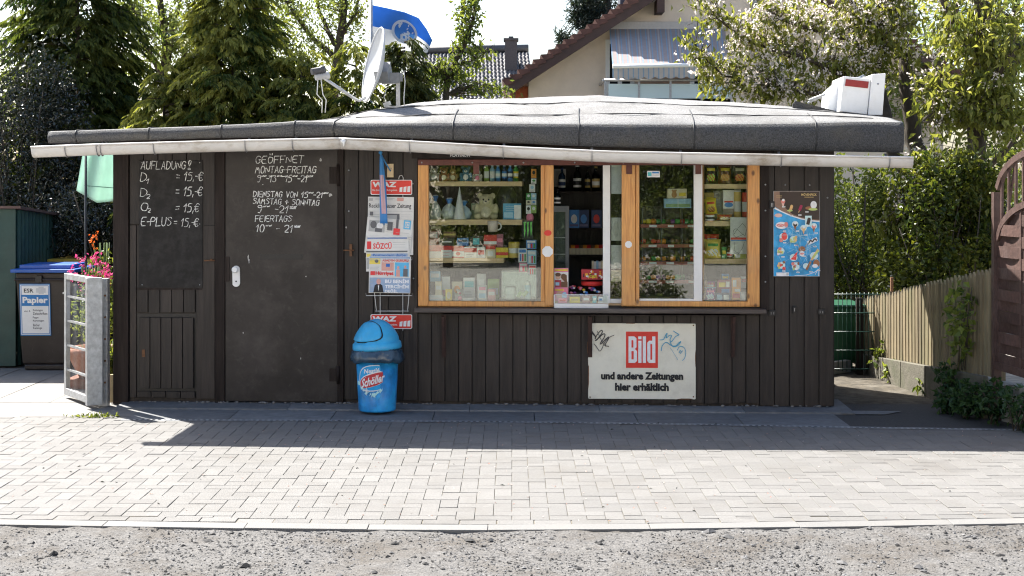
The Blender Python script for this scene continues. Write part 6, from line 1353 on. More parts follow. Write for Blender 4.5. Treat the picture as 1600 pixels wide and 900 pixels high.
for s_ in (.02, .5, .98):
    p = F0.lerp(F1, s_) - fn_ * .1; mb = MB(); mb.box(p.x - .04, p.x + .04, p.y - .04, p.y + .04, 0, .72 + .46 * s_); mb.obj('fence_post', WOODG, parent=PF)
mb = MB(); n = 5
for i in range(n):
    a = F0.lerp(F1, i / n) + fn_ * .06; b = F0.lerp(F1, (i + .985) / n) + fn_ * .06; h0 = .17 + .16 * i / n; h1 = .17 + .16 * (i + 1) / n
    c_ = -fn_ * .05
    mb.add([a + Vector((0, 0, -.1)), b + Vector((0, 0, -.1)), b + c_ + Vector((0, 0, -.1)), a + c_ + Vector((0, 0, -.1)), a + Vector((0, 0, h0)), b + Vector((0, 0, h1)), b + c_ + Vector((0, 0, h1)), a + c_ + Vector((0, 0, h0))],
           [(3, 2, 1, 0), (4, 5, 6, 7), (0, 1, 5, 4), (1, 2, 6, 5), (2, 3, 7, 6), (3, 0, 4, 7)])
mb.obj('retaining_edge', mat('mossy_concrete_edge', (.12, .11, .085), .9, .25, 10, .4, 60, dirt=(.07, .08, .04), dscale=3, damt=.7), label='low mossy concrete edging boards at the foot of the picket fence', cat='edging', bev=.006)
mb = MB(); mb.add([tuple(F0 - fn_ * 0.0 + Vector((0, 0, .1))), tuple(F1 + Vector((0, 0, .25))), (3.86, -.9, .3), (3.98, -2.6, .3), (9, -2.6, .3), (9, 4.5, .3), (3.4, 4.5, .15)], [(0, 1, 2, 3, 4, 5, 6)]); mb.add([tuple(F1 + Vector((.03, 0, .25))), (3.86, -.9, .3), (3.98, -2.6, .3), (3.98, -2.6, -.1), (3.86, -.9, -.1), tuple(F1 + Vector((.03, 0, -.1)))], [(0, 1, 4, 5), (1, 2, 3, 4)]); mb.obj('raised_bed', 'soil', kind='structure')
# woven panel with an arched top, runs on towards the street
L0, L1 = Vector((3.785, -.70, 0)), Vector((3.93, -2.45, 0)); ld = (L1 - L0).normalized(); ll = (L1 - L0).length; ln = Vector((-ld.y, ld.x, 0)); 
if ln.x > 0: ln = -ln
PN = thing('fence_panel', 'dark brown woven fence panel with an arched lattice top at the right edge', 'fence panel', L0.lerp(L1, .5))
BRW = mat('red_brown_fence_stain', (.075, .042, .034), .6, .3, 24, .3, 50, stretch=(1, 1, 1), tint=.25, dirt=(.14, .1, .09), dscale=5, damt=.4)
al = lambda s_, z, o=0: L0 + ld * s_ * ll + Vector((0, 0, z)) + ln * o
ZB = .43
def arch(s_, z0, z1): q = (s_ - .5) * 2; return z0 + (z1 - z0) * math.sqrt(max(0, 1 - q * q * .98))
for s_ in (.0, 1.0):
    mb = MB(); mb.beam(al(s_, 0), al(s_, 1.78), .06, .06); mb.obj('panel_post', BRW, parent=PN)
for zz0, zz1, nm in ((1.76, 2.1, 'outer_arch'), (1.36, 1.72, 'inner_arch')):
    mb = MB(); pts = [al(.02 + .96 * i / 24, arch(i / 24, zz0, zz1)) for i in range(25)]
    for a, b in zip(pts[:-1], pts[1:]): mb.beam(a, b, .04, .05)
    mb.obj(nm, BRW, parent=PN)
mb = MB(); mb.beam(al(0, ZB), al(1, ZB), .045, .06); mb.obj('bottom_rail', BRW, parent=PN)
for i in range(13):
    s_ = .06 + .88 * i / 12; mb = MB(); mb.beam(al(s_, arch(s_, 1.36, 1.72)), al(s_, arch(s_, 1.76, 2.1)), .018, .022); mb.obj('spindle', BRW, parent=PN)
for i in range(6):
    s_ = .08 + .84 * i / 5; mb = MB(); mb.beam(al(s_, arch(s_, 1.36, 1.72) - .0, -.02), al(min(.97, s_ + .1), arch(min(.97, s_ + .1), 1.76, 2.1), -.02), .014, .02); mb.obj('cross_lath', BRW, parent=PN)
z = ZB + .06; k = 0
while z < 1.68:
    mb = MB(); mb.tint = random.random(); pts = []
    s0, s1 = .015, .985
    if z > 1.36:
        q = math.sqrt(max(0, 1 - ((z - 1.36) / .37) ** 2)); s0, s1 = .5 - .5 * q + .01, .5 + .5 * q - .01
    if s1 - s0 > .1:
        for i in range(25):
            s_ = s0 + (s1 - s0) * i / 24; pts.append(al(s_, z, .016 * math.sin(s_ * math.pi * 4 + (k % 2) * math.pi)))
        for a, b in zip(pts[:-1], pts[1:]): mb.beam(a, b, .006, .086)
        mb.obj('woven_slat', BRW, parent=PN)
    z += .083; k += 1
for i in range(5):
    s_ = i / 4 * .96 + .02; mb = MB(); mb.beam(al(s_, ZB), al(s_, arch(s_, 1.35, 1.71)), .02, .03); mb.obj('upright', BRW, parent=PN)
# wire mesh fence across the path
WF = thing('wire_fence', 'green wire mesh fence across the path behind the kiosk corner', 'wire fence', (3.05, 1.95, 0)); GW = C(.012, .04, .028, .4)
x0, x1 = P(1296, 500, 2.0).x, P(1412, 500, 2.0).x
mb = MB(); n = 17
for i in range(n + 1): mb.tube([(x0 + (x1 - x0) * i / n, 2.0, .04), (x0 + (x1 - x0) * i / n, 2.0, .80)], .0042, 5)
for z in (.06, .24, .42, .6, .78): mb.tube([(x0, 1.99, z), (x1, 1.99, z)], .005, 5); mb.tube([(x0, 2.01, z), (x1, 2.01, z)], .005, 5)
mb.obj('wire_mesh', GW, parent=WF)
mb = MB(); p = P(1342, 500, 2.08); mb.box(p.x - .03, p.x + .03, 2.04, 2.1, 0, .74); mb.obj('post', 'dark_trim', parent=WF)
mb = MB(); p = P(1407, 590, 1.6); mb.box(p.x - .012, p.x + .012, 1.9, 1.93, 0, .95); mb.obj('end_post', 'rusty', parent=WF)
# green bin behind the corner, path blocks, hose
mb = MB(); p = P(1296, 560, 2.5); mb.add([(p.x - .25, 2.3, .08), (p.x + .24, 2.3, .08), (p.x + .24, 2.8, .08), (p.x - .25, 2.8, .08), (p.x - .29, 2.24, .63), (p.x + .285, 2.24, .63), (p.x + .285, 2.86, .63), (p.x - .29, 2.86, .63)], [(3, 2, 1, 0), (4, 5, 6, 7), (0, 1, 5, 4), (1, 2, 6, 5), (2, 3, 7, 6), (3, 0, 4, 7)]); mb.box(p.x - .31, p.x + .305, 2.22, 2.88, .631, .66); mb.box(p.x - .2, p.x + .2, 2.35, 2.75, 0, .079); mb.obj('compost_bin', mat('green_bin_plastic', (.01, .075, .035), .4, .15, 6), label='green plastic bin peeping out behind the kiosk right corner', cat='bin', bev=.01)
STB = mat('path_block_concrete', (.3, .28, .24), .9, .2, 14, .3, 80)
mb = MB(); a, b = G(1303, 605), G(1352, 590); mb.beam((2.62, 1.65, .06), (3.3, 2.25, .06), .07, .12); mb.obj('edging_beam', STB, label='long concrete edging beam lying across the path under the wire fence', cat='edging', bev=.006)
mb = MB(); mb.box(2.72, 2.92, 1.32, 1.5, 0, .1); mb.obj('concrete_block', STB, label='squat concrete block on the path at the kiosk corner', cat='block', bev=.008)
mb = MB(); q = G(1316, 613); mb.ell((q.x - .08, q.y + .2, .03), (.06, .05, .035), 10, 6); mb.obj('dark_stone', mat('dark_field_stone', (.05, .05, .05), .8, .3, 10, .4, 30), label='small dark stone on the path beside the kiosk corner', cat='stone')
# climbing plant on the pickets, nettles along the edge
def clump(name, lab, cat, c, rad, n, lm, L=(.04, .08), W=(.03, .06), up=.3, stems=6, shell=.25, group=None):
    t = thing(name, lab, cat, (c[0], c[1], 0 if c[2] - rad[2] < .5 else c[2] - rad[2]), group=group)
    pts = np.array(c) + inball(n, shell) * np.array(rad); pts[:, 2] = np.maximum(pts[:, 2], .02); D = rdir(n, 0) + [0, -.25, -.25]
    leaves('foliage', pts, D, rdir(n, up * 3), RNG.uniform(*L, n), RNG.uniform(*W, n), RNG.random(n), lm, parent=t)
    if stems:
        mb = MB()
        for i in range(stems):
            a = random.random() * 6.28; q = Vector((c[0] + rad[0] * .6 * math.cos(a), c[1] + rad[1] * .6 * math.sin(a), c[2] + rad[2] * random.uniform(.2, .8))); b = Vector((c[0] + random.uniform(-.3, .3) * rad[0], c[1], max(0, c[2] - rad[2])))
            mb.tube([b, b.lerp(q, .5) + Vector((0, 0, .05)), q], .005, 5)
        mb.obj('stem', 'twig', parent=t)
    return t
clump('climbing_plant', 'light green climbing plant sprawling over the near end of the picket fence', 'climbing plant', (3.62, -.32, .72), (.14, .24, .38), 150, 'fresh_leaf', (.05, .09), (.04, .075))
clump('creeper', 'low dark creeper over the concrete edge at the foot of the climbing plant', 'creeper', (3.58, -.1, .25), (.11, .3, .16), 130, 'nettle_leaf', (.04, .08), (.03, .06))
for i, (x, y, r, h, lab) in enumerate(((1590, 655, .17, .3, 'leafy nettle clump at the right edge before the woven panel'), (1555, 648, .16, .3, 'leafy nettle clump left of the one at the edge'), (1522, 640, .15, .24, 'nettle clump below the near end of the picket fence'), (1492, 632, .12, .17, 'small nettle clump at the left end of the nettles'), (1452, 618, .1, .12, 'small sunlit weed by the edging boards'), (1425, 605, .09, .12, 'sunlit weed farther up the path edge'), (1400, 598, .12, .16, 'sunlit weed tuft at the far end of the path edge'), (1385, 592, .12, .3, 'pale green tuft growing through the wire fence'))):
    g = G(x, y) if i > 3 else Vector(((3.78, -1.28, 0), (3.68, -.98, 0), (3.58, -.68, 0), (3.5, -.4, 0))[i])
    clump('nettle' if i < 4 else 'weed', lab, 'weed', (g.x, g.y + .05, h * .62), (r, r * .9, h * .6), (120, 190, 230, 150)[i] if i < 4 else 90, 'nettle_leaf' if i < 4 else 'fresh_leaf', (.04, .085), (.025, .05), group='nettles and weeds by the fence')
# ------------------------------------------------------------------ trees and shrubs
def conifer(lab, cx, Y, H, Rm, nb, lm, z0=.2, seed=1, power=.75, step=.085, dense=1.0, name='cypress_tree'):
    rg = np.random.default_rng(seed)
    t = thing(name, lab, 'tree', (cx, Y, 0))
    mb = MB(); mb.tube([(cx, Y, 0), (cx + .03, Y, H * .5), (cx, Y, H * .97)], [.08, .03, .008], 8); mb.obj('trunk', 'bark', parent=t)
    Cs, Ds, Ns, Ls, Ts = [], [], [], [], []
    mbb = MB()
    for b in range(nb):
        h = z0 + (H - z0) * (b + rg.random()) / nb; f = 1 - (h - z0) / (H - z0)
        Rb = Rm * max(.05, f) ** power * rg.uniform(.72, 1.12); a = rg.random() * 6.283
        o = np.array([math.cos(a), math.sin(a), 0]); side = np.array([-o[1], o[0], 0]); rise = rg.uniform(-.05, .28)
        p0 = np.array([cx, Y, h]); bt = rg.uniform(0, .75)
        if b % 4 == 0: mbb.tube([tuple(p0), tuple(p0 + o * Rb * .5 + [0, 0, rise * Rb * .5]), tuple(p0 + o * Rb * .9 + [0, 0, rise * Rb * .6])], [.014, .009, .004], 4)
        ns = max(4, int(Rb / step * dense * 3.2 * min(1, .45 + Rb)))
        for k in range(ns):
            s_ = .3 + .7 * (k + rg.random()) / ns
            p = p0 + o * Rb * s_ + np.array([0, 0, rise * Rb * s_ - .3 * Rb * s_ * s_]) + side * rg.normal() * .3 * Rb * (.25 + s_) + np.array([0, 0, rg.normal() * .025])
            d = o * rg.uniform(.5, 1) + side * rg.normal() * .55; d[2] = rg.uniform(-.45, .1); d /= np.linalg.norm(d)
            sd = np.cross(d, [0, 0, 1]); sd /= np.linalg.norm(sd); L = rg.uniform(.12, .27)
            tt = np.clip(bt + rg.normal() * .14, 0, 1)
            for q in range(11):                        # one flat fern-like spray
                u_ = (q + 1) / 11; s2 = -1 if q % 2 else 1
                base = p + d * L * u_ * .8 + np.array([0, 0, -.35 * L * u_ * u_])
                dd = d * .8 + sd * s2 * (.75 - .45 * u_) + np.array([0, 0, -.28 - .2 * u_]) + rg.normal(size=3) * .12
                Cs.append(base); Ds.append(dd); Ns.append(np.array([0, 0, 1]) + rg.normal(size=3) * .35); Ls.append(L * (.52 - .25 * u_) * rg.uniform(.8, 1.2)); Ts.append(np.clip(tt + rg.normal() * .12, 0, 1))
    mbb.obj('branch', 'bark', parent=t)
    Ls = np.array(Ls); leaves('crown', np.array(Cs), np.array(Ds), np.array(Ns), Ls, Ls * .34, np.array(Ts), lm, parent=t, fold=.05, curl=.25)
    return t
X_ = lambda x, Y: P(x, 0, Y).x
conifer('broad dark cypress tree on the left with drooping layered sprays', X_(118, 6.4), 6.4, 6.9, 1.5, 430, 'cypress_leaf', .1, 3, .8)
conifer('tall cypress tree with golden tips rising above the chalkboards', X_(362, 4.6), 4.6, 5.5, 1.18, 400, 'cypress_gold', .1, 5, .8)
conifer('low golden cypress bush between the two tall cypresses', X_(255, 4.4), 4.4, 3.2, .85, 130, 'cypress_gold', .3, 8, .6, name='cypress_bush')
conifer('wide golden cypress bush left behind the satellite dish', X_(470, 4.4), 4.4, 3.35, 1.2, 170, 'cypress_gold', .3, 9, .5, name='cypress_bush')
conifer('golden cypress bush directly behind the satellite dish', X_(556, 4.0), 4.0, 3.4, .62, 140, 'cypress_gold', .3, 10, .5, name='cypress_bush')
conifer('dense dark green thuja right of the satellite dish', X_(632, 4.0), 4.0, 3.42, .46, 230, 'thuja_leaf', .3, 12, .4, dense=1.5, name='thuja_bush')
conifer('low thuja bush at the foot of the slim leaning tree', X_(760, 4.6), 4.6, 2.72, .75, 110, 'cypress_gold', .3, 13, .5, name='thuja_bush')
# broad leaved shrubs with small glossy leaves on the far left
def shrub(name, lab, c, rad, n, lm, L, W, group=None, twigs=40, shell=.45, lumps=14, cat='shrub', seed=0, up=.2):
    rg = np.random.default_rng(seed + 77); t = thing(name, lab, cat, (c[0], c[1], 0), group=group)
    cs = np.array(c) + (inball(lumps, .55) * np.array(rad) * .8); k = rg.integers(0, lumps, n)
    pts = cs[k] + inball(n, shell) * np.array(rad) * rg.uniform(.28, .48, lumps)[k][:, None]; pts[:, 2] = np.maximum(pts[:, 2], .03)
    tt = np.clip(rg.random(lumps)[k] * .6 + rg.random(n) * .5 - .05, 0, 1)
    leaves('foliage', pts, rdir(n, -.1), rdir(n, up), RNG.uniform(*L, n), RNG.uniform(*W, n), tt, lm, parent=t)
    mb = MB()
    for i in range(twigs):
        q = Vector(cs[i % lumps]) + Vector(rg.normal(size=3)) * .15; b = Vector((c[0] + rg.normal() * .12 * rad[0], c[1] + rg.normal() * .1, 0)); mb.tube([b, b.lerp(q, .5) + Vector(rg.normal(size=3)) * .08, q], [.018, .011, .004], 5)
    mb.obj('branch', 'bark', parent=t)
    return t
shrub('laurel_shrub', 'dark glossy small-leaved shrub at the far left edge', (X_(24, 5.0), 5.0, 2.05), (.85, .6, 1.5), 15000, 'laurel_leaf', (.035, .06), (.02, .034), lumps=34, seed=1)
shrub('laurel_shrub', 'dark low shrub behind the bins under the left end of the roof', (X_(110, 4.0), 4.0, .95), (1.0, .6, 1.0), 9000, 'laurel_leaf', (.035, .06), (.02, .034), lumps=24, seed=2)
# backdrop of darker hedge behind everything on the left, so that no bare ground shows
def hedge(lab, x0, x1, Y, h, n, lm, L=(.06, .11), W=(.035, .07), th=.45, seed=0, z0=.0):
    rg = np.random.default_rng(seed + 5); c = ((x0 + x1) / 2, Y, 0); t = thing('hedge', lab, 'hedge', c)
    x = rg.uniform(x0, x1, n); z = rg.uniform(z0, 1, n) ** .8; zz = z * (h + np.array([.25 * fbm(q * 1.1, seed) for q in x])); y = Y + rg.normal(size=n) * th * .35 + np.array([.25 * fbm(a * 1.7, b * 1.7, seed) for a, b in zip(x, zz)])
    tt = np.clip(.45 + np.array([.7 * fbm(a * 2, b * 2, seed + 9) for a, b in zip(x, zz)]) + rg.normal(size=n) * .2, 0, 1)
    leaves('foliage', np.stack([x, y, np.maximum(zz, .03)], 1), rdir(n), rdir(n, .3), RNG.uniform(*L, n), RNG.uniform(*W, n), tt, lm, parent=t)
    mb = MB()
    for i in range(int((x1 - x0) * 5)):
        a = rg.uniform(x0, x1); mb.tube([(a, Y + rg.normal() * .1, 0), (a + rg.normal() * .1, Y + rg.normal() * .1, h * .5), (a + rg.normal() * .25, Y + rg.normal() * .15, h * .92)], [.02, .014, .004], 5)
    mb.obj('stem', 'bark', parent=t); return t
hedge('dark evergreen hedge far behind the kiosk on the left', -9.5, -.5, 7.2, 2.7, 15000, 'cypress_leaf', seed=1)
hedge('green hedge far behind the kiosk in the middle and right', -.5, 9.5, 8.2, 2.3, 13000, 'privet_leaf', seed=2)

# loose deciduous trees: limbs, twigs and leaf tufts
def decid(lab, limbs, blobs, lm, L, W, per, name='deciduous_tree', spread=.16, blossom=None, droop=.3, trad=.006, seed=0, hang=0.0):
    rg = np.random.default_rng(seed + 31); base = limbs[0][0][0]
    t = thing(name, lab, 'tree', (base[0], base[1], 0)); mb = MB(); samples = []
    for pts, r0, r1 in limbs:
        pts = [Vector(p) for p in pts]; q = [pts[0]]
        for a, b in zip(pts[:-1], pts[1:]):
            for k in range(1, 5):
                p = a.lerp(b, k / 4) + Vector(rg.normal(size=3)) * (b - a).length * .018; q.append(p)
        rr = [r0 + (r1 - r0) * i / (len(q) - 1) for i in range(len(q))]; mb.tube(q, rr, 8); samples += [np.array(p) for p in q]
    mb.obj('trunk', 'bark', parent=t); S = np.array(samples); mb = MB()
    Cs, Ds, Ns, Ts, Bs = [], [], [], [], []
    for c, rad, n, bf in blobs:
        pts = np.array(c) + inball(n, .2) * np.array(rad)
        for p in pts:
            i = np.argmin(((S - p) ** 2).sum(1) + ((S[:, 2] > p[2] + .1) * 2)); s0 = S[i]
            md = (s0 + p) / 2 + rg.normal(size=3) * .07 + [0, 0, .06]
            if rg.random() < .55: mb.tube([tuple(s0), tuple(md), tuple(p)], [trad * 1.6, trad, trad * .5], 4, cap=False)
            tw = p - md; tw /= max(1e-6, np.linalg.norm(tw)); tt = rg.random()
            for k in range(per):
                off = -tw * rg.random() * spread * 1.3 + rg.normal(size=3) * spread * .33
                d = tw * .5 + rg.normal(size=3) * .7 + [0, 0, -droop - hang * rg.random()]
                Cs.append(p + off); Ds.append(d); Ns.append(np.array([0, 0, 1]) + rg.normal(size=3) * .6); Ts.append(np.clip(tt * .5 + rg.random() * .6, 0, 1))
            if blossom and rg.random() < bf:
                for k in range(rg.integers(6, 15)): Bs.append(p - tw * rg.random() * .22 + rg.normal(size=3) * .05)
    mb.obj('branch', 'twig', parent=t)
    n = len(Cs); leaves('crown', np.array(Cs), np.array(Ds), np.array(Ns), rg.uniform(*L, n), rg.uniform(*W, n), np.array(Ts), lm, parent=t, curl=.3)
    if Bs:
        B = np.array(Bs); n = len(B); B = np.repeat(B, 3, 0) + RNG.normal(size=(n * 3, 3)) * .008
        leaves('blossom', B, rdir(n * 3), rdir(n * 3), RNG.uniform(.022, .036, n * 3), RNG.uniform(.018, .03, n * 3), RNG.random(n * 3), blossom, parent=t, fold=.25)
    return t
def PP(*q): return [tuple(P(x, y, Y)) for x, y, Y in q]
def bl(x, y, Y, rx, ry, n, bf=0, ryy=None):             # a crown lobe seen at (x, y), radii in photo pixels
    k = (CD + Y) / FPX; p = P(x, y, Y); return (tuple(p), (rx * k, (ryy or min(rx, ry)) * k, ry * k), n, bf)
Yb = 13.0
decid('pale birch tree standing behind the two tall cypresses', [(PP((262, 300, Yb), (258, 120, Yb), (250, -40, Yb)), .1, .05), (PP((258, 150, Yb), (290, 70, Yb + .4), (318, -10, Yb)), .05, .025), (PP((258, 130, Yb), (222, 60, Yb - .4), (200, -20, Yb)), .05, .025), (PP((262, 110, Yb), (272, 40, Yb + .6), (290, -30, Yb)), .04, .02)],
      [bl(250, 40, Yb, 75, 80, 420), bl(300, 70, Yb, 45, 60, 170), bl(200, 20, Yb, 40, 50, 100)], 'birch_leaf', (.05, .085), (.03, .055), 6, 'birch_tree', .2, seed=1)
decid('pale leafy tree behind the golden tree, its branches fanning up', [(PP((520, 300, Yb), (522, 120, Yb), (536, 20, Yb), (538, -40, Yb)), .1, .045), (PP((522, 90, Yb), (480, 50, Yb + .3), (440, -10, Yb)), .05, .02), (PP((524, 70, Yb), (500, 20, Yb + .5), (488, -30, Yb)), .045, .02), (PP((522, 130, Yb), (455, 90, Yb), (420, 30, Yb)), .05, .02), (PP((530, 60, Yb), (556, 20, Yb), (566, -30, Yb)), .035, .016)],
      [bl(450, 30, Yb, 55, 55, 190), bl(520, 15, Yb, 50, 45, 140), bl(470, 80, Yb, 60, 30, 110), bl(560, 40, Yb, 24, 40, 40)], 'birch_leaf', (.05, .085), (.03, .055), 6, 'birch_tree', .2, seed=2)
Yl = 5.6
decid('slim leaning young tree with sparse bright leaves before the tiled roof', [(PP((688, 240, Yl), (700, 118, Yl), (728, 66, Yl), (742, 20, Yl), (748, -30, Yl)), .045, .012), (PP((712, 100, Yl), (734, 96, Yl), (756, 84, Yl)), .016, .006), (PP((728, 66, Yl), (722, 40, Yl), (722, 10, Yl)), .014, .006), (PP((702, 118, Yl), (684, 110, Yl), (674, 96, Yl)), .014, .005)],
      [bl(736, 24, Yl, 20, 40, 55), bl(728, 66, Yl, 26, 26, 45), bl(712, 116, Yl, 32, 24, 60), bl(752, 96, Yl, 16, 18, 18), bl(680, 120, Yl, 24, 20, 40), bl(770, 138, Yl, 44, 10, 36)], 'fresh_leaf', (.05, .08), (.03, .05), 5, 'young_tree', .12, seed=3)
Yp = 19.0                                              # pine beyond the house
def pine(lab, limbs, blobs):
    t = thing('pine_tree', lab, 'tree', limbs[0][0][0]); mb = MB()
    for pts, r0, r1 in limbs: mb.tube(pts, [r0 + (r1 - r0) * i / (len(pts) - 1) for i in range(len(pts))], 8)
    mb.obj('trunk', 'bark', parent=t); Cs, Ds, Ts = [], [], []
    for c, rad, n, _ in blobs:
        for p in np.array(c) + inball(n, .3) * np.array(rad):
            d0 = RNG.normal(size=3) + [0, 0, .5]; tt = RNG.random()
            for k in range(26): Cs.append(p + RNG.normal(size=3) * .05); Ds.append(d0 / 2 + RNG.normal(size=3)); Ts.append(np.clip(tt + RNG.normal() * .2, 0, 1))
    n = len(Cs); leaves('crown', np.array(Cs), np.array(Ds), rdir(n), RNG.uniform(.12, .24, n), RNG.uniform(.018, .03, n), np.array(Ts), 'pine_needle', parent=t)
pine('dark pine tree showing behind the verge of the beige house', [(PP((960, 330, Yp), (952, 120, Yp), (948, -40, Yp)), .14, .06), (PP((950, 70, Yp), (915, 60, Yp), (880, 66, Yp)), .05, .02), (PP((950, 20, Yp), (920, 15, Yp), (895, 20, Yp)), .05, .02)],
     [bl(930, 10, Yp, 40, 22, 70), bl(915, 35, Yp, 30, 16, 40), bl(945, 50, Yp, 30, 26, 50), bl(880, 62, Yp, 18, 12, 16), bl(905, 66, Yp, 22, 10, 16), bl(960, 90, Yp, 26, 20, 30)])
# cherry in blossom: dark main trunk behind the picket fence, boughs reaching over the roof
Yc = 4.7
ch = [(PP((1452, 640, Yc), (1448, 480, Yc), (1440, 330, Yc), (1432, 240, Yc), (1420, 160, Yc), (1412, 60, Yc + .3), (1400, -60, Yc + .4)), .15, .06),
      (PP((1436, 290, Yc), (1400, 250, Yc - .3), (1385, 200, Yc - .3), (1372, 110, Yc), (1376, 30, Yc), (1384, -60, Yc)), .085, .035),
      (PP((1385, 190, Yc - .1), (1330, 125, Yc - .2), (1270, 96, Yc - .3), (1225, 80, Yc - .3)), .04, .016), (PP((1372, 110, Yc), (1330, 60, Yc), (1272, 50, Yc), (1220, 30, Yc - .2)), .04, .014), (PP((1376, 60, Yc), (1340, 10, Yc), (1300, -20, Yc)), .035, .015),
      (PP((1345, 140, Yc - .3), (1290, 150, Yc - .4), (1240, 142, Yc - .4), (1190, 120, Yc - .3)), .03, .01), (PP((1240, 90, Yc), (1160, 60, Yc), (1110, 20, Yc - .1)), .02, .007), (PP((1200, 128, Yc), (1130, 120, Yc - .1), (1085, 70, Yc - .1)), .018, .006), (PP((1420, 160, Yc), (1470, 90, Yc + .2), (1500, -10, Yc)), .06, .03),
      (PP((1440, 330, Yc), (1500, 300, Yc - .4), (1560, 250, Yc - .6), (1610, 190, Yc - .6)), .045, .02), (PP((1440, 300, Yc), (1400, 330, Yc - .4), (1360, 345, Yc - .7), (1330, 350, Yc - .8)), .025, .01), (PP((1444, 360, Yc), (1480, 390, Yc - .4), (1530, 400, Yc - .6)), .02, .01)]
decid('blossoming cherry tree with a dark trunk behind the kiosk roof on the right', ch,
      [bl(1290, 60, Yc, 120, 75, 190, .7), bl(1190, 50, Yc, 70, 60, 84, .75), bl(1112, 20, Yc, 26, 30, 24, .45), bl(1135, 110, Yc, 44, 34, 36, .6), bl(1092, 95, Yc - .1, 26, 26, 14, .3), bl(1076, 58, Yc - .1, 10, 22, 7, .2), bl(1105, 140, Yc - .1, 30, 12, 12, .4), bl(1240, 130, Yc - .3, 70, 40, 84, .75), bl(1390, 60, Yc, 70, 80, 130, .4), bl(1390, 10, Yc, 90, 40, 90, .4), bl(1180, 140, Yc - .2, 40, 22, 44, .7), bl(1330, 120, Yc - .2, 60, 40, 80, .5)],
      'cherry_leaf', (.07, .125), (.03, .05), 6, 'cherry_tree', .16, 'blossom', .55, seed=4, hang=.5)
Yd = 3.7
decid('tree with drooping yellow green leaves rising behind the woven fence panel', [(PP((1536, 640, Yd + .4), (1530, 330, Yd + .4), (1524, 180, Yd + .4), (1540, 60, Yd), (1530, -60, Yd)), .13, .07), (PP((1524, 200, Yd + .3), (1480, 160, Yd), (1440, 190, Yd - .3)), .035, .012), (PP((1528, 150, Yd), (1580, 90, Yd - .3), (1620, 40, Yd)), .05, .02), (PP((1530, 300, Yd), (1470, 310, Yd - .4), (1420, 330, Yd - .6)), .03, .01), (PP((1530, 90, Yd), (1490, 40, Yd), (1460, -30, Yd)), .04, .018)],
      [bl(1530, 60, Yd, 80, 80, 200, .06), bl(1490, 150, Yd, 70, 60, 130, .1), bl(1570, 170, Yd - .3, 50, 70, 110, .03), bl(1470, 260, Yd - .3, 70, 60, 140, .3), bl(1530, 300, Yd - .4, 60, 60, 110, .05), bl(1420, 320, Yd - .3, 50, 40, 70, .3), bl(1480, 370, Yd - .3, 80, 45, 110, .15), bl(1395, 360, Yd - .4, 40, 30, 40, .15), bl(1500, 420, Yd, 50, 30, 40, .05)],
      'cherry_leaf', (.08, .14), (.035, .055), 6, 'cherry_tree', .17, 'blossom', .6, seed=5, hang=.6)
hedge('sunlit privet hedge filling the gap between kiosk and picket fence', 2.4, 7.0, 5.0, 2.0, 17000, 'privet_leaf', (.035, .065), (.022, .04), .8, seed=6)
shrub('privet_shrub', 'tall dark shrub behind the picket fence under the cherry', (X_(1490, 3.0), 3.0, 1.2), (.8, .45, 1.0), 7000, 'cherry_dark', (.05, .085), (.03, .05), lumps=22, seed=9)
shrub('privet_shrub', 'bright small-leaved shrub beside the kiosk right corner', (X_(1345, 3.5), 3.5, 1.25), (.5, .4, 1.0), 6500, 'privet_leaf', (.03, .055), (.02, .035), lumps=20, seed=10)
decid('far bare-topped tree with pale leaves beyond the cherry at the right edge', [(PP((1575, 300, 12), (1580, 100, 12), (1590, -40, 12)), .1, .05)], [bl(1560, 60, 12, 90, 90, 260), bl(1460, 60, 12, 90, 80, 170), bl(1400, 160, 12, 120, 60, 200), bl(1560, 190, 12, 90, 60, 200)], 'birch_leaf', (.07, .11), (.04, .07), 6, 'birch_tree', .22, seed=6)
# ------------------------------------------------------------------ houses behind
HY = 12.0; HK = (CD + HY) / FPX
def H2(x, y, Y=HY): p = P(x, y, Y); return p.x, p.z
HS = thing('beige_house', 'beige gabled house with brown verge, behind the kiosk on the right', 'house', (P(1150, 300, HY).x, HY, 0))
PLA = mat('beige_render', (.76, .64, .53), .9, .07, 4, .25, 160, dirt=(.64, .53, .43), dscale=1.2, damt=.4)
vb = [(795, 144), (1150, -86), (1505, 144)]           # underside line of the verge
mb = MB(); xl, xr = H2(826, 0)[0], H2(1474, 0)[0]
ap = H2(1150, -84); el = H2(826, 126); er = H2(1474, 126)
mb.prism([(xl, 0), (xr, 0), (xr, er[1]), ap, (xl, el[1])], HY, HY + 9, 0); mb.obj('wall', PLA, parent=HS)
TIL = mat('red_brown_tiles', (.1, .043, .033), .7, .3, 8, .2, 40)
mb = MB(); d = Vector((vb[1][0] - vb[0][0], vb[1][1] - vb[0][1]))
for sgn in (0, 1):
    a = H2(*vb[0 if not sgn else 2]); b = H2(*vb[1]); n = 30
    dx, dz = (b[0] - a[0]) / n, (b[1] - a[1]) / n; l = math.hypot(dx, dz); nx_, nz_ = -dz / l * (1 if not sgn else -1), dx / l * (1 if not sgn else -1)
    for i in range(n):                                 # each course of tiles laps the one below
        p = (a[0] + dx * i, a[1] + dz * i); q = (a[0] + dx * (i + 1.08), a[1] + dz * (i + 1.08)); t0, t1 = .16, .115
        o = [(p[0] + nx_ * .09, p[1] + nz_ * .09), (q[0] + nx_ * .05, q[1] + nz_ * .05), (q[0] + nx_ * t1, q[1] + nz_ * t1), (p[0] + nx_ * (t0 + .045), p[1] + nz_ * (t0 + .045))]
        mb.prism(o if not sgn else o[::-1], HY - .52 + (i % 2) * .004, HY + 9.3, 0)
RF = mb.obj('roof', TIL, parent=HS)
mb = MB()
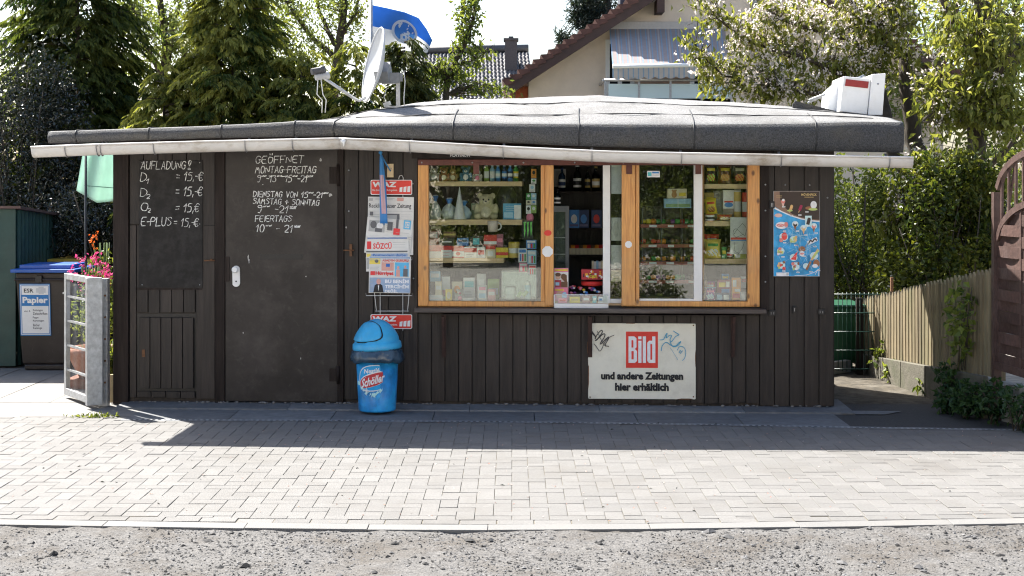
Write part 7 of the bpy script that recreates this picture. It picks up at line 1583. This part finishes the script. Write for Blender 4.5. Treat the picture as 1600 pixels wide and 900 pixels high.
for sgn in (0, 1):
    a = H2(*vb[0 if not sgn else 2]); b = H2(*vb[1]); l = math.hypot(b[0] - a[0], b[1] - a[1]); nx_, nz_ = -(b[1] - a[1]) / l, (b[0] - a[0]) / l
    if sgn: nx_, nz_ = -nx_, -nz_
    o = [(a[0] - nx_ * .06, a[1] - nz_ * .06), (b[0] - nx_ * .06, b[1] - nz_ * .06), (b[0] + nx_ * .085, b[1] + nz_ * .085), (a[0] + nx_ * .085, a[1] + nz_ * .085)]
    mb.prism(o if not sgn else o[::-1], HY - .5, HY - .46, 0); o2 = [(p[0] + nx_ * .02, p[1] + nz_ * .02) for p in o[:2]] + [(p[0] - nx_ * .01, p[1] - nz_ * .01) for p in o[2:]]; mb.prism(o2 if not sgn else o2[::-1], HY - .455, HY + 9.2, 0)
DBR = mat('dark_brown_verge', (.06, .032, .026), .6, .2, 10); mb.obj('verge_board', DBR, parent=HS)
mb = MB(); a = H2(1028, 5); mb.box(a[0] - .06, a[0] + .06, HY - .5, HY + .3, a[1] - .2, a[1] + .02); mb.obj('purlin', DBR, parent=HS)
mb = MB(); a = H2(969, -20, HY + 3); c = H2(996, 30, HY + 3); mb.box(a[0], c[0], HY + 3, HY + 3.6, c[1] - 1.5, a[1] + .6); mb.obj('chimney', mat('slate_clad_chimney', (.05, .055, .075), .6, .2, 8), parent=HS)
# balcony, windows, awning
BY = HY - 1.1
mb = MB(); a = H2(945, 158); c = H2(1142, 170); mb.box(a[0] - .1, c[0] + .1, BY, HY, c[1] - .05, a[1] - .02); BAL = mb.obj('balcony', PLA, parent=HS)
def HB(x, y): return H2(x, y, BY)
for x0, x1 in ((950, 998), (999, 1047), (1048, 1096), (1097, 1142)):
    mb = MB(); a = HB(x0 + .8, 131); c = HB(x1 - .8, 162); mb.box(a[0], c[0], BY, BY + .012, c[1], a[1]); mb.obj('glass_panel', 'frost', parent=BAL)
for x in (946, 998.5, 1047.5, 1096.5, 1143):
    mb = MB(); a = HB(x, 126); c = HB(x, 166); mb.box(a[0] - .018, a[0] + .018, BY - .005, BY + .03, c[1], a[1]); mb.obj('baluster', 'steel', parent=BAL)
mb = MB(); a = HB(944, 125); c = HB(1144, 125); mb.tube([(a[0], BY + .01, a[1]), (c[0], BY + .01, c[1])], .022, 8); mb.tube([(a[0], BY + .01, a[1]), (a[0], HY, a[1])], .022, 8); mb.obj('handrail', 'steel', parent=BAL)
def hwin(x0, x1, y0, y1, nm='window'):
    mb = MB(); a = H2(x0, y0); c = H2(x1, y1)
    for q in ((a[0], c[0], a[1] - .07, a[1]), (a[0], c[0], c[1], c[1] + .07), (a[0], a[0] + .07, c[1] + .0702, a[1] - .0702), (c[0] - .07, c[0], c[1] + .0702, a[1] - .0702)): mb.box(q[0], q[1], HY - .03, HY + .02, q[2], q[3])
    mx = (a[0] + c[0]) / 2; mb.box(mx - .035, mx + .035, HY - .03, HY + .02, c[1] + .0702, a[1] - .0702); wi = mb.obj(nm, 'white', parent=HS)
    mb = MB(); mb.box(a[0] + .07, c[0] - .07, HY - .012, HY - .004, c[1] + .07, a[1] - .07); mb.obj('pane', 'darkglass', parent=wi)
hwin(946, 991, 62, 164, 'balcony_door'); hwin(1078, 1120, 62, 140)
mb = MB(); a = H2(997, 62); c = H2(1076, 164); mb.box(a[0], c[0], HY - .015, HY, c[1], a[1]); mb.obj('awning_shade_panel', mat('awning_shade_brown', (.42, .28, .2), .9, .08, 5), parent=HS)  # darker wall tone paints in the shadow under the awning
AW = thing('awning', 'blue and beige striped awning with a scalloped edge over the balcony', 'awning', (P(1045, 60, HY).x, HY, H2(1045, 110)[1])); AY = HY - 1.25
a0, a1 = H2(952, 44, HY - .06), H2(1133, 43, HY - .06); b0, b1 = H2(957, 104, AY), H2(1139, 101, AY)
mb = MB(); ns = 92
for i in range(ns):
    t0, t1 = i / ns, (i + 1) / ns; m_ = 1 if i % 4 == 0 else (2 if i % 4 == 2 and i % 8 > 4 else 0)
    q = lambda A, B, t: A + (B - A) * t
    p = [(q(a0[0], a1[0], t), HY - .06, q(a0[1], a1[1], t)) for t in (t0, t1)] + [(q(b0[0], b1[0], t), AY, q(b0[1], b1[1], t)) for t in (t1, t0)]
    o = [(x, y, z + .012) for x, y, z in p]
    mb.add(p + o, [(0, 1, 2, 3)[::-1], (4, 5, 6, 7), (0, 4, 7, 3), (1, 2, 6, 5)], m_)
mb.obj('fabric', [clothmat('awning_taupe', (.45, .38, .36), .3), clothmat('awning_blue', (.32, .43, .55), .3), clothmat('awning_cream', (.6, .53, .48), .3)], parent=AW)
mb = MB()
for i in range(ns):
    t0, t1 = i / ns, (i + 1) / ns; p = []
    for t in (t0, t1): p.append((b0[0] + (b1[0] - b0[0]) * t, b0[1] + (b1[1] - b0[1]) * t - .02))
    dr = [.15 + .035 * abs(math.sin(t * 11 * math.pi)) for t in (t0, t1)]
    mb.prism([(p[0][0], p[0][1] - dr[0]), (p[1][0], p[1][1] - dr[1]), p[1], p[0]], AY - .01, AY - .003, 1 if i % 4 == 0 else 0)
mb.obj('valance', [MATS['awning_cream'], MATS['awning_blue']], parent=AW)
mb = MB(); mb.tube([(b0[0], AY, b0[1]), (b1[0], AY, b1[1])], .035, 8); mb.obj('front_bar', 'white', parent=AW)
mb = MB(); mb.box(a0[0] - .05, a1[0] + .05, HY - .12, HY - .003, a0[1] - .02, a0[1] + .1); mb.obj('cassette', C(.35, .32, .3), parent=AW)
for x in (b0[0] + .25, b1[0] - .25):
    mb = MB(); mb.tube([(x, AY, b0[1]), (x - .1, (AY + HY) / 2, b0[1] + .2), (x, HY - .06, a0[1] - .12)], .022, 6); mb.obj('arm', 'white', parent=AW)
mb = MB(); a = H2(1180, 0); mb.tube([(a[0], HY - .07, 0), (a[0], HY - .07, 5.6)], .05, 10); mb.obj('downpipe', C(.4, .36, .33), parent=HS)
mb = MB(); a = H2(816, 120, HY - .3); mb.box(a[0] - .3, a[0] + .1, HY - .45, HY + 9, a[1] - .12, a[1] - .02); mb.obj('eaves_gutter', DBR, parent=HS)
# small brick annexe at its foot, with creeper
mb = MB(); a = H2(806, 128); c = H2(825, 140); mb.box(a[0], c[0], HY + .3, HY + 4, 0, a[1]); mb.obj('brick_annexe', mat('orange_brick', (.36, .1, .05), .85, .25, 16, .2, 30), label='narrow orange brick annexe at the left foot of the beige house', cat='annexe')
clumpn = 200
c = P(812, 140, HY - .4); shrub('creeper', 'thin creeper on the orange brick annexe', (c.x, c.y, 2.0), (.28, .2, 1.7), 700, 'fresh_leaf', (.05, .08), (.03, .05), lumps=10, seed=20, cat='creeper', twigs=20)
# far house with a dark tiled roof and a chimney
FY = 26.0
FH = thing('tiled_house', 'far house with a dark tiled roof and a square chimney', 'house', (P(730, 300, FY).x, FY, 0))
e0, e1 = P(628, 175, FY), P(838, 175, FY); r0, r1 = P(640, 82, FY + 4), P(826, 79, FY + 4)
mb = MB(); nx_, ny_ = 150, 66; vs3 = []
for j in range(ny_ + 1):
    t = j / ny_; row = (t * 16) % 1
    for i in range(nx_ + 1):
        s_ = i / nx_; p = (e0.lerp(e1, s_)).lerp(r0.lerp(r1, s_), t); vs3.append((p.x, p.y, p.z + .05 * abs(math.sin(s_ * math.pi * 32)) - .07 * row))
mb.add(vs3, [(j * (nx_ + 1) + i, j * (nx_ + 1) + i + 1, (j + 1) * (nx_ + 1) + i + 1, (j + 1) * (nx_ + 1) + i) for j in range(ny_) for i in range(nx_)])
b2, b3 = e0 + Vector((0, 8, 0)), e1 + Vector((0, 8, 0)); mb.add([r0, r1, b3, b2], [(0, 1, 2, 3)]); RF2 = mb.obj('roof', mat('slate_grey_tiles', (.085, .082, .085), .45, .25, 20, .1, 50), parent=FH)
mb = MB(); mb.tube([r0 + Vector((0, 0, .06)), r1 + Vector((0, 0, .06))], .12, 8); mb.obj('ridge', MATS['slate_grey_tiles'], parent=RF2)
mb = MB(); mb.box(e0.x + .3, e1.x - .3, FY + .4, FY + 7.6, 0, e0.z + .3); mb.add([(e0.x + .3, FY + .4, e0.z + .3), (e0.x + .3, FY + 7.6, e0.z + .3), (e0.x + .3, FY + 4, r0.z - .2)], [(0, 1, 2)]); mb.add([(e1.x - .3, FY + .4, e1.z + .3), (e1.x - .3, FY + 7.6, e1.z + .3), (e1.x - .3, FY + 4, r1.z - .2)], [(0, 1, 2)]); mb.obj('wall', PLA, parent=FH)
a, c = P(789, 64, FY + 2.8), P(808, 105, FY + 2.8); mb = MB(); mb.box(a.x, c.x, FY + 2.6, FY + 3.2, c.z - .6, a.z); mb.box(a.x - .04, c.x + .04, FY + 2.56, FY + 3.24, a.z - .0, a.z + .06); mb.box(a.x + .1, c.x - .1, FY + 2.7, FY + 3.1, a.z + .0602, a.z + .12); mb.obj('chimney', mat('dark_brick_chimney', (.06, .055, .06), .8, .3, 30), parent=RF2)
# flag on a pole
FLY = 5.2
FG = thing('flag', 'blue and white flag with a round white emblem flying on a slim pole', 'flag', (P(580, 300, FLY).x, FLY, 0))
mb = MB(); a = P(580, -30, FLY); mb.tube([(a.x, FLY, 0), (a.x, FLY, a.z)], .018, 10); mb.obj('pole', C(.3, .31, .32), parent=FG)
TOPE = [(0, 582, 8), (.25, 606, 13), (.5, 632, 19), (.72, 654, 28), (.88, 667, 46), (1, 675.5, 63)]
BOTE = [(0, 581, 74), (.25, 603, 78), (.5, 630, 81), (.72, 650, 84), (.88, 662, 84), (1, 668, 82)]
def fsurf(s_, t, o=0):
    tx = np.interp(s_, [p[0] for p in TOPE], [p[1] for p in TOPE]); ty = np.interp(s_, [p[0] for p in TOPE], [p[2] for p in TOPE])
    bx = np.interp(s_, [p[0] for p in BOTE], [p[1] for p in BOTE]); by = np.interp(s_, [p[0] for p in BOTE], [p[2] for p in BOTE])
    return P(tx + (bx - tx) * t, ty + (by - ty) * t, FLY + .10 * s_ * math.sin(s_ * 8 + t * 1.8) + .03 * math.sin(t * 5 + s_ * 3) - o)
mb = MB(); n, k = 40, 24; vs3 = [fsurf(i / n, j / k) for j in range(k + 1) for i in range(n + 1)]
for p in vs3: pass
mb.add(vs3, [])
for j in range(k):
    for i in range(n): mb.f.append((j * (n + 1) + i, j * (n + 1) + i + 1, (j + 1) * (n + 1) + i + 1, (j + 1) * (n + 1) + i)[::-1]); mb.m.append(0 if j < k // 2 else 1); mb.s.append(True)
FLB, FLW = clothmat('flag_blue', (.07, .23, .56), .5), clothmat('flag_white', (.72, .73, .74), .5)
CL = mb.obj('cloth', [FLB, FLW], parent=FG, solid=.002)
mb = MB(); cs, ct = .52, .49
def fq(x, z, o): return fsurf(cs + x, ct - z, .006 + o)
def fpoly(pts, o, m): mb.add([fq(x, z, o) for x, z in pts], [tuple(range(len(pts)))], m)
def fring(rx, rz, wd, o, m, n=32):
    for i in range(n):
        a, b = 2 * math.pi * i / n, 2 * math.pi * (i + 1) / n
        fpoly([(rx * math.cos(a), rz * math.sin(a)), (rx * math.cos(b), rz * math.sin(b)), (rx * (1 - wd) * math.cos(b), rz * (1 - wd) * math.sin(b)), (rx * (1 - wd) * math.cos(a), rz * (1 - wd) * math.sin(a))], o, m)
for i in range(32):
    a, b = 2 * math.pi * i / 32, 2 * math.pi * (i + 1) / 32
    for r_a, r_b in ((0, .5), (.5, 1)):
        fpoly([(.2 * r_a * math.cos(a), .3 * r_a * math.sin(a)), (.2 * r_b * math.cos(a), .3 * r_b * math.sin(a)), (.2 * r_b * math.cos(b), .3 * r_b * math.sin(b)), (.2 * r_a * math.cos(b), .3 * r_a * math.sin(b))], 0, 0)
fring(.2, .3, .2, .002, 1)
for st in (((.06, .18), (-.07, .2), (-.09, .1), (.05, .02), (.07, -.03), (-.02, -.05)), ((-.09, .2), (-.07, -.22)), ((-.05, -.08), (.02, -.08), (.02, -.2), (-.05, -.2), (-.05, -.08)), ((.07, -.07), (.05, -.15), (.12, -.15)), ((.1, -.1), (.1, -.22)), ((.03, .1), (.13, .02))):
    for a, b in zip(st[:-1], st[1:]):
        l = math.hypot(b[0] - a[0], b[1] - a[1]); px_, pz_ = -(b[1] - a[1]) / l * .018, (b[0] - a[0]) / l * .028; fpoly([(a[0] - px_, a[1] - pz_), (b[0] - px_, b[1] - pz_), (b[0] + px_, b[1] + pz_), (a[0] + px_, a[1] + pz_)], .003, 1)
mb.obj('emblem', [FLB, FLW], parent=CL)
# ------------------------------------------------------------------ what the panes mirror, and houses added for bounce light across the road
RSH = shrub('roadside_shrub', 'low pale-flowered shrub across the road, mirrored in the sliding pane', (.95, -11.5, .15), (.8, .35, .4), 3200, 'fresh_leaf', (.05, .09), (.02, .04), lumps=16, seed=40)
n = 1500; leaves('blossom', np.array([.85, -11.4, .3]) + inball(n, .3) * [.7, .35, .3], rdir(n), rdir(n), .05, .045, RNG.random(n), 'blossom', parent=RSH)
AM = mat('pale_plaster', (.74, .67, .56), .9, .05, 3)
for lab, xa, xb in (('added pale house across the road to the left, bouncing light at the kiosk, mirrored in the panes', -19, -2.6), ('added unseen pale house across the road to the right, bouncing light at the kiosk', 6.6, 22)):
    AH = thing('fill_house', lab, 'house', ((xa + xb) / 2, -23, 0))  # added out of view, its pale wall bounces sunlight onto the kiosk front
    mb = MB(); mb.box(xa, xb, -30, -23, 0, 7.2); mb.obj('wall', AM, parent=AH)
    mb = MB(); mb.prism([(xa - .4, 7.1), (xb + .4, 7.1), (xb - 1, 10), (xa + 1, 10)], -30.4, -22.6); mb.obj('roof', TIL, parent=AH)
    for i in range(int((xb - xa) / 4)):
        for z in (1.0, 4.2):
            mb = MB(); x = xa + 1.2 + i * 4; mb.box(x, x + 1.3, -23.02, -22.96, z, z + 1.5); wi = mb.obj('window', 'white', parent=AH)
            mb = MB(); mb.box(x + .1, x + 1.2, -22.955, -22.95, z + .1, z + 1.4); mb.obj('pane', 'darkglass', parent=wi)
hedge('tall dense hedge between the added pale houses across the road, mirrored in the panes', -2.5, 6.5, -22.5, 3.6, 42000, 'privet_leaf', (.07, .14), (.05, .09), 1.0, seed=51)
def mtree(lab, x, y, h, r, lm, seed):
    t = thing('street_tree', lab, 'tree', (x, y, 0)); rg = np.random.default_rng(seed)
    mb = MB(); mb.tube([(x, y, 0), (x + .1, y, h * .5), (x, y, h * .9)], [.12, .09, .04], 8)
    cs = np.array([x, y, h * .5]) + inball(46, .4) * [r, r * .55, h * .46]; cs[:, 2] = np.maximum(cs[:, 2], .8)
    for c in cs: mb.tube([(x, y, c[2] * .55), tuple((c + [x, y, c[2]]) / 2), tuple(c)], [.05, .03, .012], 5)
    mb.obj('trunk', 'bark', parent=t); n = 16000; k = rg.integers(0, 46, n); pts = cs[k] + inball(n, .3) * rg.uniform(.35, .7, 46)[k][:, None]; pts[:, 2] = np.maximum(pts[:, 2], .3)
    leaves('crown', pts, rdir(n), rdir(n, .3), RNG.uniform(.07, .14, n), RNG.uniform(.045, .08, n), np.clip(rg.random(46)[k] * .7 + rg.random(n) * .3, 0, 1), lm, parent=t)
mtree('round leafy tree before the added left house across the road', -3.3, -20.5, 5.2, 1.5, 'privet_leaf', 50)
